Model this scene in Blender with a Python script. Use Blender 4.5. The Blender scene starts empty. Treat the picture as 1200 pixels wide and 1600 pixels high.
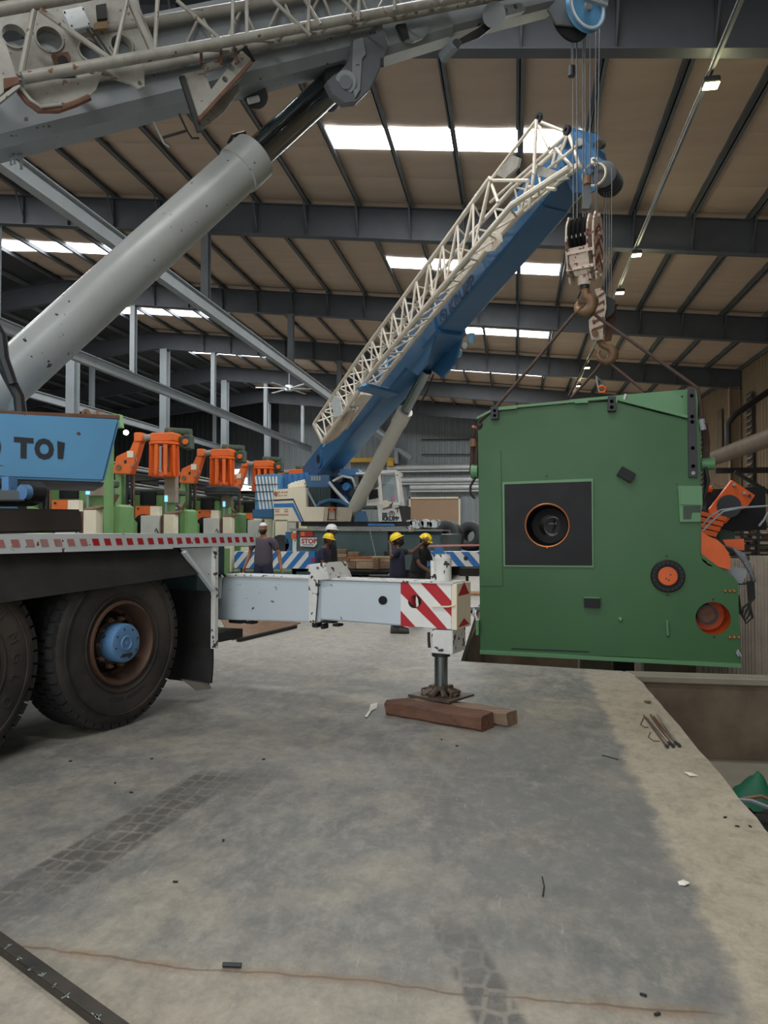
import bpy, bmesh, math, random
from mathutils import Vector, Matrix
random.seed(7)
V = Vector
COL = bpy.context.scene.collection
SC = bpy.context.scene

# ------------------------------------------------------------------ camera
EYE = V((0, 0, 1.65)); FOC = 1200.0
YAW = math.radians(9.7); PIT = math.radians(1.43)
FW = V((-math.sin(YAW)*math.cos(PIT), math.cos(YAW)*math.cos(PIT), math.sin(PIT)))
RT = V((math.cos(YAW), math.sin(YAW), 0)); UP = RT.cross(FW)
cd = bpy.data.cameras.new('camera'); cam = bpy.data.objects.new('camera', cd); COL.objects.link(cam)
cd.sensor_fit = 'VERTICAL'; cd.sensor_height = 32.0; cd.lens = 32.0*FOC/1600.0; cd.clip_end = 300
cam.matrix_world = Matrix(((RT.x, UP.x, -FW.x, EYE.x), (RT.y, UP.y, -FW.y, EYE.y), (RT.z, UP.z, -FW.z, EYE.z), (0, 0, 0, 1)))
SC.camera = cam

# ------------------------------------------------------------------ light
SC.view_settings.view_transform = 'Standard'; SC.view_settings.look = 'None'
SC.view_settings.gamma = 1.0; SC.view_settings.use_curve_mapping = False
SC.view_settings.exposure = 0.33
W = bpy.data.worlds.new('sky'); SC.world = W; W.use_nodes = True
W.node_tree.nodes['Background'].inputs[0].default_value = (0.90, 0.95, 1.0, 1)
W.node_tree.nodes['Background'].inputs[1].default_value = 0.5

RAFT_Y = [-24.1, -14.6, -5.1, 4.4, 13.9, 23.4, 33.0, 42.6, 52.2, 61.8]
SLOPE = 0.105
def roofz(x):                       # underside of the roof sheets
    return 11.5 - SLOPE*x if x > -21 else 11.5 + SLOPE*21 + SLOPE*(x+21)
SKY_BANDS = [(-4.85, 1.65), (-21.0, -14.9)]
SKY_OFF = (4.95, 6.05)

def area(name, loc, rot, sx, sy, power, color=(1, 1, 1)):
    l = bpy.data.lights.new(name, 'AREA'); l.shape = 'RECTANGLE'; l.size = sx; l.size_y = sy
    l.energy = power; l.color = color
    o = bpy.data.objects.new(name, l); o.location = loc; o.rotation_euler = rot; COL.objects.link(o); return o
# daylight through each skylight strip of the roof
for ry in RAFT_Y[:-1]:
    for k, (xa, xb) in enumerate(SKY_BANDS):
        xm = (xa+xb)/2
        area('skylight_daylight', (xm, ry+5.5, roofz(xm)-0.30), (0, math.atan(SLOPE), 0), xb-xa-.2, 1.0,
             (400 if k == 0 else 360), (0.985, 0.985, 0.97))
# daylight through the open end of the hall behind the photographer
area('doorway_daylight', (-4.5, -14.0, 4.2), (math.radians(80), 0, 0), 14.0, 7.0, 760, (0.985, 0.985, 0.97))

# ------------------------------------------------------------------ placing helpers
def ray(x, y): return FW + RT*((x-600)/FOC) + UP*((800-y)/FOC)
def atz(x, y, z=0.0): d = ray(x, y); return EYE + d*((z-EYE.z)/d.z)
def atY(x, y, Y): d = ray(x, y); return EYE + d*(Y/d.y)
def onpl(x, y, p, n):
    d = ray(x, y); return EYE + d*((p-EYE).dot(n)/d.dot(n))
def lin(h):
    h = h.lstrip('#'); c = [int(h[i:i+2], 16)/255 for i in (0, 2, 4)]
    return tuple([(v/12.92 if v <= .04045 else ((v+.055)/1.055)**2.4) for v in c]) + (1,)

# ------------------------------------------------------------------ materials
MATS = {}
def mat(name, hexc, rough=.55, metal=0.0, dirt=.15, dirtc='3a3028', scale=3.0, bump=0.0, chips=0.0, chipc='4a3324',
        emit=0.0, spec=.5, stretch=None, alpha=1.0, trans=0.0):
    if name in MATS: return MATS[name]
    m = bpy.data.materials.new(name); m.use_nodes = True; MATS[name] = m
    nt = m.node_tree; N = nt.nodes; L = nt.links; b = N['Principled BSDF']
    b.inputs['Roughness'].default_value = rough; b.inputs['Metallic'].default_value = metal
    b.inputs['Specular IOR Level'].default_value = spec
    col = lin(hexc); b.inputs['Base Color'].default_value = col
    if emit: b.inputs['Emission Color'].default_value = col; b.inputs['Emission Strength'].default_value = emit
    if trans: b.inputs['Transmission Weight'].default_value = trans
    if alpha < 1: b.inputs['Alpha'].default_value = alpha
    if dirt > 0 or chips > 0 or bump > 0:
        tc = N.new('ShaderNodeTexCoord'); mp = N.new('ShaderNodeMapping'); L.new(tc.outputs['Object'], mp.inputs[0])
        if stretch: mp.inputs['Scale'].default_value = stretch
        n1 = N.new('ShaderNodeTexNoise'); n1.inputs['Scale'].default_value = scale; n1.inputs['Detail'].default_value = 7
        n1.inputs['Roughness'].default_value = .62
        L.new(mp.outputs[0], n1.inputs['Vector'])
        r1 = N.new('ShaderNodeValToRGB'); r1.color_ramp.elements[0].position = .38; r1.color_ramp.elements[1].position = .72
        r1.color_ramp.elements[0].color = (0, 0, 0, 1); r1.color_ramp.elements[1].color = (dirt,)*3 + (1,)
        L.new(n1.outputs[0], r1.inputs[0])
        mx = N.new('ShaderNodeMix'); mx.data_type = 'RGBA'; mx.inputs[6].default_value = col; mx.inputs[7].default_value = lin(dirtc)
        L.new(r1.outputs[0], mx.inputs[0]); out = mx.outputs[2]
        if chips > 0:
            n2 = N.new('ShaderNodeTexNoise'); n2.inputs['Scale'].default_value = 14; n2.inputs['Detail'].default_value = 5
            L.new(mp.outputs[0], n2.inputs['Vector'])
            r2 = N.new('ShaderNodeValToRGB'); e = r2.color_ramp.elements
            e[0].position = .70-chips*.15; e[1].position = e[0].position+.02
            L.new(n2.outputs[0], r2.inputs[0])
            m2 = N.new('ShaderNodeMix'); m2.data_type = 'RGBA'; m2.inputs[7].default_value = lin(chipc)
            L.new(r2.outputs[0], m2.inputs[0]); L.new(out, m2.inputs[6]); out = m2.outputs[2]
        L.new(out, b.inputs['Base Color'])
        rr = N.new('ShaderNodeMapRange'); rr.inputs[3].default_value = max(.05, rough-.1); rr.inputs[4].default_value = min(1, rough+.15)
        L.new(n1.outputs[0], rr.inputs[0]); L.new(rr.outputs[0], b.inputs['Roughness'])
        if bump > 0:
            bp = N.new('ShaderNodeBump'); bp.inputs['Strength'].default_value = bump; bp.inputs['Distance'].default_value = .02
            L.new(n1.outputs[0], bp.inputs['Height']); L.new(bp.outputs[0], b.inputs['Normal'])
    return m

M_rafter = mat('rafter_paint', '4b4f55', .6, dirt=.3, dirtc='2c2d2e', scale=1.2)
M_purlin = mat('purlin_paint', '5f6366', .6, dirt=.3, dirtc='2c2d2e', scale=1.2)
M_sheet = mat('roof_insulation', 'b8a491', .75, dirt=.35, dirtc='a88c76', scale=.6, bump=.25, stretch=(1, 3, 1))
M_deck = mat('roof_deck', '3a3c3e', .8, dirt=0)
M_sky = mat('skylight_panel', 'f4f8ff', .5, dirt=0, emit=7.0)
M_steel = mat('column_paint', '929a9e', .5, dirt=.2, dirtc='6d6f6e', scale=1.5)
M_dsteel = mat('dark_column_paint', '676d70', .55, dirt=.3, dirtc='3a3b3b', scale=1.5)
M_white = mat('white_paint', 'd3dbde', .42, dirt=.22, dirtc='97928a', scale=2.2, chips=.12, chipc='5b4a3d')
M_whitech = mat('chipped_white_paint', 'dddedb', .5, dirt=.35, dirtc='9a958c', scale=5, chips=.75, chipc='3b3735', bump=.3)
M_beam = mat('outrigger_paint', 'c3d0d8', .42, dirt=.12, dirtc='98a0a4', scale=2.2, chips=.10, chipc='5b4a3d')
M_boom = mat('boom_grey_paint', '82898d', .38, dirt=.3, dirtc='727679', scale=1.6, chips=.05)
M_barrel = mat('cylinder_grey_paint', 'a2a6a5', .3, dirt=.35, dirtc='7c7c78', scale=1.5, chips=.10, chipc='25272a')
M_jib = mat('jib_grey_paint', '98988f', .45, dirt=.65, dirtc='6a625b', scale=4, chips=.35, chipc='6a4632')
M_rust = mat('rusty_steel', '6b4a3a', .75, dirt=.6, dirtc='3b2a22', scale=7, bump=.3)
M_chrome = mat('chromed_steel', '8a9498', .15, 1.0, dirt=.1, dirtc='555a5c')
M_black = mat('black_rubber', '1f2022', .7, dirt=.4, dirtc='45413c', scale=4, bump=.1)
M_dark = mat('dark_steel', '2a2d30', .5, .2, dirt=.3, dirtc='4a4038', scale=4)
M_tyre = mat('tyre_rubber', '282726', .72, dirt=.7, dirtc='564d46', scale=2.0, bump=.08)
M_tyred = mat('tyre_tread_rubber', '26272a', .75, dirt=.4, dirtc='45413e', scale=6, bump=.1)
M_tread = M_tyred
M_tnew = mat('new_tyre_rubber', '282b2e', .55, dirt=.15, dirtc='55585a', scale=3)
M_rim = mat('brown_rim', '5a4336', .55, .2, dirt=.5, dirtc='2a221d', scale=5)
M_hub = mat('blue_hub_paint', '5a86b3', .45, dirt=.25, dirtc='3f5468', scale=6, chips=.1)
M_cwt = mat('light_blue_paint', '548fb8', .5, dirt=.3, dirtc='447494', scale=1.3, chips=.06, chipc='4e3a2d')
M_blue = mat('boom_blue_paint', '33658f', .38, dirt=.25, dirtc='1d4a78', scale=1.3)
M_blue2 = mat('bright_blue_paint', '3579b8', .45, dirt=.25, dirtc='1d4a78', scale=3)
M_lblue = mat('pale_blue_paint', '8fc3e4', .45, dirt=.1)
M_cream = mat('cream_paint', 'e8dfc8', .5, dirt=.2, dirtc='b5a88c', scale=2)
M_latt = mat('cream_lattice_paint', 'ddd5c6', .5, dirt=.35, dirtc='9a8b7a', scale=4)
M_teal = mat('teal_carrier_paint', '4d6468', .55, dirt=.3, dirtc='33403f', scale=2)
M_green = mat('machine_green_paint', '37663b', .42, dirt=.30, dirtc='305733', scale=.9, bump=.02, spec=.4)
M_greenl = mat('machine_light_green_paint', '5b8c61', .4, dirt=.2, dirtc='528a5e', scale=2)
M_pgreen = mat('press_green_paint', '76a165', .5, dirt=.35, dirtc='4c6b45', scale=2)
M_pdark = mat('press_dark_green', '3f5142', .6, dirt=.4, dirtc='27302a', scale=4)
M_orange = mat('orange_paint', 'e8702a', .45, dirt=.3, dirtc='a8481c', scale=4)
M_orange2 = mat('deep_orange_paint', 'e2601a', .45, dirt=.3, dirtc='9c3c14', scale=4)
M_blackp = mat('black_satin_paint', '14161a', .5, dirt=.3, dirtc='211f24', scale=3, spec=.3)
M_hole = mat('dark_opening', '040506', .9, dirt=0, spec=.1)
M_bar = mat('charcoal_bar_paint', '25282d', .5, dirt=.2, scale=3)
M_copper = mat('copper_gasket', 'c07a4a', .4, .6, dirt=.3, dirtc='6b3e26', scale=8)
M_red = mat('signal_red', 'b3202c', .5, dirt=.12, dirtc='7d2226', scale=6)
M_wstripe = mat('stripe_white', 'e6e6e4', .5, dirt=.15, dirtc='b8b4ad', scale=4)
M_bstripe = mat('stripe_blue', '2c74bf', .5, dirt=.15, dirtc='1e5088', scale=4)
M_wood = mat('brown_timber', '6b4a3a', .8, dirt=.6, dirtc='3f2c23', scale=3, bump=.5, stretch=(1, 6, 6))
M_wood2 = mat('grey_timber', '8a7460', .85, dirt=.5, dirtc='4e4034', scale=3, bump=.5, stretch=(1, 6, 6))
M_plank = mat('fresh_plank', 'b48e68', .8, dirt=.5, dirtc='75573e', scale=3, bump=.3)
M_rope = mat('steel_rope', '6d7073', .5, .5, dirt=.3, dirtc='3a3a3a', scale=10)
M_sling = mat('brown_sling', '4c3a34', .8, dirt=.4, dirtc='3d2c26', scale=10, bump=.3)
M_hook = mat('hook_steel', '8a6a50', .55, .3, dirt=.6, dirtc='4a3a32', scale=6)
M_ink = mat('black_lettering', '161a22', .5, dirt=0)
M_inkb = mat('dark_blue_lettering', '1a2f52', .5, dirt=0)
M_inkr = mat('red_lettering', '9c2a22', .5, dirt=0)
M_glass = mat('cab_glass', '8fa6ad', .08, dirt=0, alpha=.35)
M_lamp = mat('lamp_glow', 'fff3a0', .5, dirt=0, emit=14)
M_lampw = mat('window_glow', 'eef6ff', .5, dirt=0, emit=4.0)
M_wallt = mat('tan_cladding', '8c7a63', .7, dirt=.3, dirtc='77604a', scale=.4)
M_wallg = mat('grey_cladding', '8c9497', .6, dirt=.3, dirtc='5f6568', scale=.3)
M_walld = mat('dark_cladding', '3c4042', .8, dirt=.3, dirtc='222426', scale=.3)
M_pipe = mat('lagged_pipe', 'c9cdcd', .4, .2, dirt=.2, dirtc='8c8c88', scale=2)
M_duct = mat('brown_duct', '6e6152', .6, dirt=.4, dirtc='463d34', scale=1)
M_shut = mat('brown_shutter', 'a58a6e', .55, .0, dirt=.2, dirtc='7a6c60', scale=.5)
M_corr = mat('grey_corrugated_sheet', 'b3a79a', .6, dirt=.5, dirtc='6d625a', scale=1.5)
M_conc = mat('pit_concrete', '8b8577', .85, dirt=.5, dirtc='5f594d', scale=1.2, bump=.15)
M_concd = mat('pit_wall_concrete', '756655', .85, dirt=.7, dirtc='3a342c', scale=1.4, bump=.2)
M_tarp = mat('green_tarpaulin', '1f6b4e', .6, dirt=.3, dirtc='12402f', scale=4)
M_paper = mat('paper_scrap', 'e2ddd2', .8, dirt=.2, dirtc='b0a898', scale=10)
M_yel = mat('yellow_helmet', 'f0cf1c', .35, dirt=.1, dirtc='b89a14', scale=8)
M_helw = mat('white_helmet', 'e6e8e8', .35, dirt=.1, scale=8)
M_skin1 = mat('brown_skin', '9c6a4c', .6, dirt=.15, dirtc='7d4f38', scale=10)
M_skin2 = mat('dark_brown_skin', '5a3a2b', .55, dirt=.15, dirtc='402a20', scale=10)
M_hair = mat('black_hair', '15120f', .7, dirt=0)
M_shirtg = mat('charcoal_tshirt', '524c57', .85, dirt=.2, dirtc='3a363e', scale=6)
M_shirtn = mat('navy_shirt', '23253a', .85, dirt=.2, dirtc='191a28', scale=6)
M_shirtk = mat('black_shirt', '1d1c20', .85, dirt=.2, dirtc='141318', scale=6)
M_trou = mat('navy_trousers', '272a40', .85, dirt=.2, dirtc='1c1e2e', scale=6)
M_trouk = mat('black_trousers', '1f1f24', .85, dirt=.2, dirtc='16161a', scale=6)
M_boot = mat('dusty_black_boot', '34302e', .7, dirt=.5, dirtc='5d554c', scale=8)
M_cable = mat('grey_cable', '8b9298', .45, dirt=.3, dirtc='5a5f63', scale=8)

# ------------------------------------------------------------------ object helpers
def wmat(o):
    m = Matrix.LocRotScale(o.location, o.rotation_euler, o.scale)
    return wmat(o.parent) @ m if o.parent else m
def empty(name, loc, rz=0, parent=None):
    o = bpy.data.objects.new(name, None); COL.objects.link(o); o.location = loc; o.rotation_euler = (0, 0, rz)
    o.empty_display_size = .2
    if parent: o.parent = parent; 
    return o
def tag(o, label=None, cat=None, group=None, kind=None):
    if label: o['label'] = label
    if cat: o['category'] = cat
    if group: o['group'] = group
    if kind: o['kind'] = kind
    return o
def struct(o): o['kind'] = 'structure'; return o

class MB:
    def __init__(s): s.v = []; s.f = []
    def add(s, vs, fs):
        k = len(s.v); s.v += [V(p) for p in vs]; s.f += [tuple(i+k for i in f) for f in fs]; return s
    def hexa(s, p):   # 8 points: bottom 4 ccw, top 4
        return s.add(p, [(3, 2, 1, 0), (4, 5, 6, 7), (0, 1, 5, 4), (1, 2, 6, 5), (2, 3, 7, 6), (3, 0, 4, 7)])
    def box(s, a, b):
        x0, y0, z0 = a; x1, y1, z1 = b
        return s.hexa([(x0, y0, z0), (x1, y0, z0), (x1, y1, z0), (x0, y1, z0), (x0, y0, z1), (x1, y0, z1), (x1, y1, z1), (x0, y1, z1)])
    def obox(s, c, ax, ay, az, h):    # centre, unit axes, half sizes
        c = V(c); ax = V(ax)*h[0]; ay = V(ay)*h[1]; az = V(az)*h[2]
        return s.hexa([c-ax-ay-az, c+ax-ay-az, c+ax+ay-az, c-ax+ay-az, c-ax-ay+az, c+ax-ay+az, c+ax+ay+az, c-ax+ay+az])
    def cbox(s, a, b, c=.02):         # box with chamfered vertical and top/bottom edges
        x0, y0, z0 = a; x1, y1, z1 = b
        c = min(c, (x1-x0)*.45, (y1-y0)*.45, (z1-z0)*.45)
        def ring(i, z): return [(x0+i+c, y0+i, z), (x1-i-c, y0+i, z), (x1-i, y0+i+c, z), (x1-i, y1-i-c, z), (x1-i-c, y1-i, z), (x0+i+c, y1-i, z), (x0+i, y1-i-c, z), (x0+i, y0+i+c, z)]
        return s.loft([ring(c, z0), ring(0, z0+c), ring(0, z1-c), ring(c, z1)])
    def loft(s, rings, cap=True, closed=True):
        k = len(s.v); n = len(rings[0])
        for r in rings: s.v += [V(p) for p in r]
        for i in range(len(rings)-1):
            for j in range(n if closed else n-1):
                a = k+i*n+j; b = k+i*n+(j+1) % n; s.f.append((a, b, b+n, a+n))
        if cap and closed:
            s.f.append(tuple(k+j for j in reversed(range(n)))); s.f.append(tuple(k+(len(rings)-1)*n+j for j in range(n)))
        return s
    def cyl(s, a, b, r0, r1=None, n=16, cap=True):
        a = V(a); b = V(b); r1 = r0 if r1 is None else r1; d = (b-a).normalized()
        u = d.orthogonal().normalized(); w = d.cross(u)
        ring = lambda c, r: [c+(u*math.cos(t)+w*math.sin(t))*r for t in [2*math.pi*i/n for i in range(n)]]
        return s.loft([ring(a, r0), ring(b, r1)], cap)
    def lathe(s, a, d, prof, n=32, cap=True, closedprof=False):   # prof: (dist along d, radius)
        a = V(a); d = V(d).normalized(); u = d.orthogonal().normalized(); w = d.cross(u)
        rings = [[a+d*t+(u*math.cos(q)+w*math.sin(q))*r for q in [2*math.pi*i/n for i in range(n)]] for t, r in prof]
        if closedprof: rings.append(rings[0])
        return s.loft(rings, cap and not closedprof)
    def tube(s, pts, r, n=8):
        pts = [V(p) for p in pts]; rings = []; up = None
        for i, p in enumerate(pts):
            d = (pts[min(i+1, len(pts)-1)]-pts[max(i-1, 0)]).normalized()
            u = (d.orthogonal() if up is None else (up-d*up.dot(d))).normalized(); up = u; w = d.cross(u)
            rr = r[i] if isinstance(r, (list, tuple)) else r
            rings.append([p+(u*math.cos(t)+w*math.sin(t))*rr for t in [2*math.pi*j/n for j in range(n)]])
        return s.loft(rings)
    def ball(s, c, r, n=12, sc=(1, 1, 1)):
        c = V(c); rings = []
        for i in range(1, n//2):
            t = math.pi*i/(n//2)
            rings.append([c+V((r*sc[0]*math.sin(t)*math.cos(2*math.pi*j/n), r*sc[1]*math.sin(t)*math.sin(2*math.pi*j/n), -r*sc[2]*math.cos(t))) for j in range(n)])
        s.loft(rings, True); return s
    def beam(s, a, b, w, h, up=(0, 0, 1)):   # rectangular bar
        a = V(a); b = V(b); d = (b-a).normalized(); x = d.cross(V(up)).normalized(); z = x.cross(d)
        p = []
        for q in (a, b): p.append([q-x*w/2-z*h/2, q+x*w/2-z*h/2, q+x*w/2+z*h/2, q-x*w/2+z*h/2])
        return s.loft(p)
    def ibeam(s, a, b, w, h, up=(0, 0, 1), tf=.02, tw=.012):
        a = V(a); b = V(b); d = (b-a).normalized(); x = d.cross(V(up)).normalized(); z = x.cross(d)
        s.beam(a+z*(h/2-tf/2), b+z*(h/2-tf/2), w, tf, up); s.beam(a-z*(h/2-tf/2), b-z*(h/2-tf/2), w, tf, up)
        s.beam(a, b, tw, h-2*tf, up); return s
    def build(s, name, m, parent=None, smooth=False, bevel=0.0, sub=0, rot=0):
        pts = s.v
        if parent: 
            inv = wmat(parent).inverted(); loc = None; vs = [inv @ p for p in pts]
        else:
            xs = [p.x for p in pts]; ys = [p.y for p in pts]; zs = [p.z for p in pts]
            loc = V(((min(xs)+max(xs))/2, (min(ys)+max(ys))/2, min(zs))); vs = [p-loc for p in pts]
        me = bpy.data.meshes.new(name); me.from_pydata([tuple(p) for p in vs], [], s.f); me.update()
        bm = bmesh.new(); bm.from_mesh(me); bmesh.ops.recalc_face_normals(bm, faces=bm.faces)
        if bevel > 0:
            bmesh.ops.bevel(bm, geom=[e for e in bm.edges if e.is_manifold and e.calc_face_angle(0) > .5], offset=bevel, segments=2, affect='EDGES', clamp_overlap=True)
        bm.to_mesh(me); bm.free()
        if smooth:
            me.shade_smooth()
            try: me.set_sharp_from_angle(angle=math.radians(smooth if smooth is not True else 40))
            except Exception: pass
        me.materials.append(m)
        o = bpy.data.objects.new(name, me); COL.objects.link(o)
        if parent: o.parent = parent
        else: o.location = loc
        return o

def plate(outline, holes=(), thick=.02, dirn=None):
    """planar polygon (3D points) with polygonal holes, extruded by thick along dirn"""
    dirn = V(dirn).normalized()
    bm = bmesh.new()
    loops = [outline] + list(holes); edges = []
    for lp in loops:
        vs = [bm.verts.new(p) for p in lp]
        for i in range(len(vs)): edges.append(bm.edges.new((vs[i], vs[(i+1) % len(vs)])))
    bmesh.ops.triangle_fill(bm, use_beauty=True, use_dissolve=False, edges=edges, normal=dirn)
    bm.verts.index_update()
    mb = MB(); n = len(bm.verts); vs = [v.co.copy() for v in bm.verts]; fs = [tuple(v.index for v in f.verts) for f in bm.faces]
    allv = vs + [p+dirn*thick for p in vs]
    faces = fs + [tuple(i+n for i in reversed(f)) for f in fs]
    k = 0
    for lp in loops:
        m = len(lp)
        for i in range(m):
            a = k+i; b = k+(i+1) % m; faces.append((a, b, b+n, a+n))
        k += m
    bm.free(); mb.add(allv, faces); return mb
def circ(c, u, w, r, n=24, r2=None):
    r2 = r2 or r
    return [c+u*(r*math.cos(2*math.pi*i/n))+w*(r2*math.sin(2*math.pi*i/n)) for i in range(n)]

def dup(root, loc=None, rz=None, name=None):
    c = root.copy(); COL.objects.link(c)
    if loc is not None: c.location = loc
    if rz is not None: c.rotation_euler = (0, 0, rz)
    for ch in list(root.children):
        a = ch.copy(); COL.objects.link(a); a.parent = c
        for g in list(ch.children):
            b = g.copy(); COL.objects.link(b); b.parent = a
    return c

def text(name, body, m, parent, origin, xdir, ydir, size, thick=.004, xscale=1.0, shear=0.0, offset=0.0, align='LEFT'):
    cu = bpy.data.curves.new(name, 'FONT'); cu.body = body; cu.size = size; cu.extrude = thick/2; cu.offset = offset; cu.shear = shear
    cu.align_x = align; cu.resolution_u = 3
    t = bpy.data.objects.new('tmp', cu); COL.objects.link(t)
    dg = bpy.context.evaluated_depsgraph_get(); me = bpy.data.meshes.new_from_object(t.evaluated_get(dg))
    bpy.data.objects.remove(t)
    x = V(xdir).normalized(); y = V(ydir).normalized(); z = x.cross(y)
    mm = Matrix(((x.x*xscale, y.x, z.x, origin[0]), (x.y*xscale, y.y, z.y, origin[1]), (x.z*xscale, y.z, z.z, origin[2]), (0, 0, 0, 1)))
    if parent: mm = wmat(parent).inverted() @ mm
    me.transform(mm); me.materials.clear(); me.materials.append(m)
    o = bpy.data.objects.new(name, me); COL.objects.link(o)
    if parent: o.parent = parent
    return o
# ================================================================== setting
def floor_material():
    m = bpy.data.materials.new('concrete_floor'); m.use_nodes = True; nt = m.node_tree; N = nt.nodes; L = nt.links; b = N['Principled BSDF']
    geo = N.new('ShaderNodeNewGeometry'); sep = N.new('ShaderNodeSeparateXYZ'); L.new(geo.outputs['Position'], sep.inputs[0])
    X, Y = sep.outputs[0], sep.outputs[1]
    def M(op, a, c=None, clamp=False):
        n = N.new('ShaderNodeMath'); n.operation = op; n.use_clamp = clamp
        for i, q in enumerate((a, c)):
            if q is None: continue
            if isinstance(q, (int, float)): n.inputs[i].default_value = q
            else: L.new(q, n.inputs[i])
        return n.outputs[0]
    def sm(x, a, c):
        n = N.new('ShaderNodeMapRange'); n.interpolation_type = 'SMOOTHSTEP'; n.inputs[1].default_value = a; n.inputs[2].default_value = c
        L.new(x, n.inputs[0]); return n.outputs[0]
    def noise(scale, det=6, rough=.6, sc=(1, 1, 1), rot=0, dist=0):
        mp = N.new('ShaderNodeMapping'); mp.inputs['Scale'].default_value = sc; mp.inputs['Rotation'].default_value = (0, 0, rot)
        L.new(geo.outputs['Position'], mp.inputs[0]); n = N.new('ShaderNodeTexNoise'); n.inputs['Scale'].default_value = scale
        n.inputs['Detail'].default_value = det; n.inputs['Roughness'].default_value = rough; n.inputs['Distortion'].default_value = dist
        L.new(mp.outputs[0], n.inputs['Vector']); return n.outputs[0]
    def mix(f, a, c):
        n = N.new('ShaderNodeMix'); n.data_type = 'RGBA'; L.new(f, n.inputs[0])
        for i, q in ((6, a), (7, c)):
            if isinstance(q, str): n.inputs[i].default_value = lin(q)
            else: L.new(q, n.inputs[i])
        return n.outputs[2]
    big = noise(.9, 5, .55, dist=.2); mid = noise(2.6, 9, .74, dist=.15); fine = noise(30, 6, .7); smear = noise(6, 8, .75, (1, .45, 1), .5, .2)
    grey = mix(sm(mid, .36, .66), '6e6f6e', '969389')
    grey = mix(sm(big, .42, .62), grey, mix(sm(smear, .35, .7), '686a69', '9a968b'))
    tanp = mix(M('MULTIPLY', sm(noise(1.1, 5, .6, dist=.4), .46, .70), .7), grey, 'a29a8a')
    # darker zone in the middle of the slab
    dz = M('MULTIPLY', sm(M('ABSOLUTE', M('SUBTRACT', X, .25)), 1.1, .2), sm(M('ABSOLUTE', M('SUBTRACT', Y, 5.0)), 2.6, .6))
    dzm = M('MULTIPLY', dz, sm(mid, .34, .60))
    c = mix(M('MULTIPLY', dzm, .6), tanp, '5a5c5e')
    # clean tan strip along the pit edge
    wav = M('MULTIPLY', M('SUBTRACT', noise(3.5, 6, .7), .5), .30)
    st = sm(M('ADD', X, wav), .74, .84)
    st = M('MULTIPLY', st, sm(Y, 10.4, 9.0))
    tan = mix(sm(mid, .3, .75), 'a39a87', 'b7ad99')
    c = mix(st, c, tan)
    near = M('MULTIPLY', sm(M('ADD', Y, wav), 2.95, 2.7), .55)
    c = mix(near, c, tan)
    # lighter floor further away
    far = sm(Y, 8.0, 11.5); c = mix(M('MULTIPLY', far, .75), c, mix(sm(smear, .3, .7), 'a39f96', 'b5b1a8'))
    # long brown seam across the slab
    jw = M('MULTIPLY', M('SUBTRACT', noise(1.3, 4, .6), .5), .16)
    jd = M('ABSOLUTE', M('SUBTRACT', M('ADD', Y, jw), 2.80))
    jx = sm(X, .72, .60)
    c = mix(M('MULTIPLY', M('MULTIPLY', sm(jd, .06, .0), jx), M('MULTIPLY', sm(noise(4, 5, .7), .35, .65), .8)), c, '8a7056')
    c = mix(M('MULTIPLY', M('MULTIPLY', sm(jd, .010, .003), jx), .6), c, '54432f')
    # tyre prints
    def track(x0, k, y0, hw, ya, yb, dark):
        u = M('SUBTRACT', X, M('ADD', M('MULTIPLY', M('SUBTRACT', Y, y0), k), x0)); au = M('ABSOLUTE', u)
        band = M('MULTIPLY', sm(au, hw+.02, hw-.02), M('MULTIPLY', sm(Y, ya-.5, ya+.2), sm(Y, yb+.15, yb-.1)))
        vo = N.new('ShaderNodeTexVoronoi'); vo.feature = 'DISTANCE_TO_EDGE'; vo.inputs['Scale'].default_value = 8; vo.inputs['Randomness'].default_value = .35
        mp = N.new('ShaderNodeMapping'); mp.inputs['Scale'].default_value = (1.4, 1, 1); L.new(geo.outputs['Position'], mp.inputs[0]); L.new(mp.outputs[0], vo.inputs['Vector'])
        tr = M('MULTIPLY', M('ADD', M('MULTIPLY', sm(vo.outputs['Distance'], .04, .16), .5), .45), M('ADD', sm(mid, .3, .6), .25))
        tr = M('MULTIPLY', tr, sm(M('ABSOLUTE', M('SUBTRACT', au, hw*.5)), hw*.45, hw*.2)) if False else tr
        return M('MULTIPLY', M('MULTIPLY', band, tr), dark)
    c = mix(track(-2.08, .12, 4.2, .17, 3.1, 5.0, 0.75), c, '4a4844')
    c = mix(track(-.16, -.35, 2.95, .09, 2.2, 3.25, .9), c, '5a5856')
    c = mix(track(-1.72, .0, 4.9, .12, 4.7, 5.1, .5), c, '50504e')
    c = mix(track(-.62, -.45, 5.1, .16, 4.5, 6.2, .35), c, '5a5a5a')
    # fine scratches and specks
    sc = M('MULTIPLY', sm(noise(22, 3, .7, (1, .12, 1), .9), .66, .74), .35); c = mix(sc, c, 'bdb8ae')
    sp = sm(noise(60, 2, .5), .74, .78); c = mix(M('MULTIPLY', sp, .35), c, '4b463f')
    m3 = noise(9, 8, .78, (1, .7, 1), .3, .2); c = mix(M('MULTIPLY', sm(m3, .44, .68), .38), c, '5d5c59'); c = mix(M('MULTIPLY', sm(m3, .50, .30), .22), c, 'bdb7aa'); c = mix(M('MULTIPLY', sm(fine, .35, .7), .18), c, '5e5c58')
    L.new(c, b.inputs['Base Color'])
    rr = N.new('ShaderNodeMapRange'); rr.inputs[3].default_value = .42; rr.inputs[4].default_value = .75; L.new(mid, rr.inputs[0]); L.new(rr.outputs[0], b.inputs['Roughness'])
    bp = N.new('ShaderNodeBump'); bp.inputs['Strength'].default_value = .25; bp.inputs['Distance'].default_value = .006; L.new(fine, bp.inputs['Height']); L.new(bp.outputs[0], b.inputs['Normal'])
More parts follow.
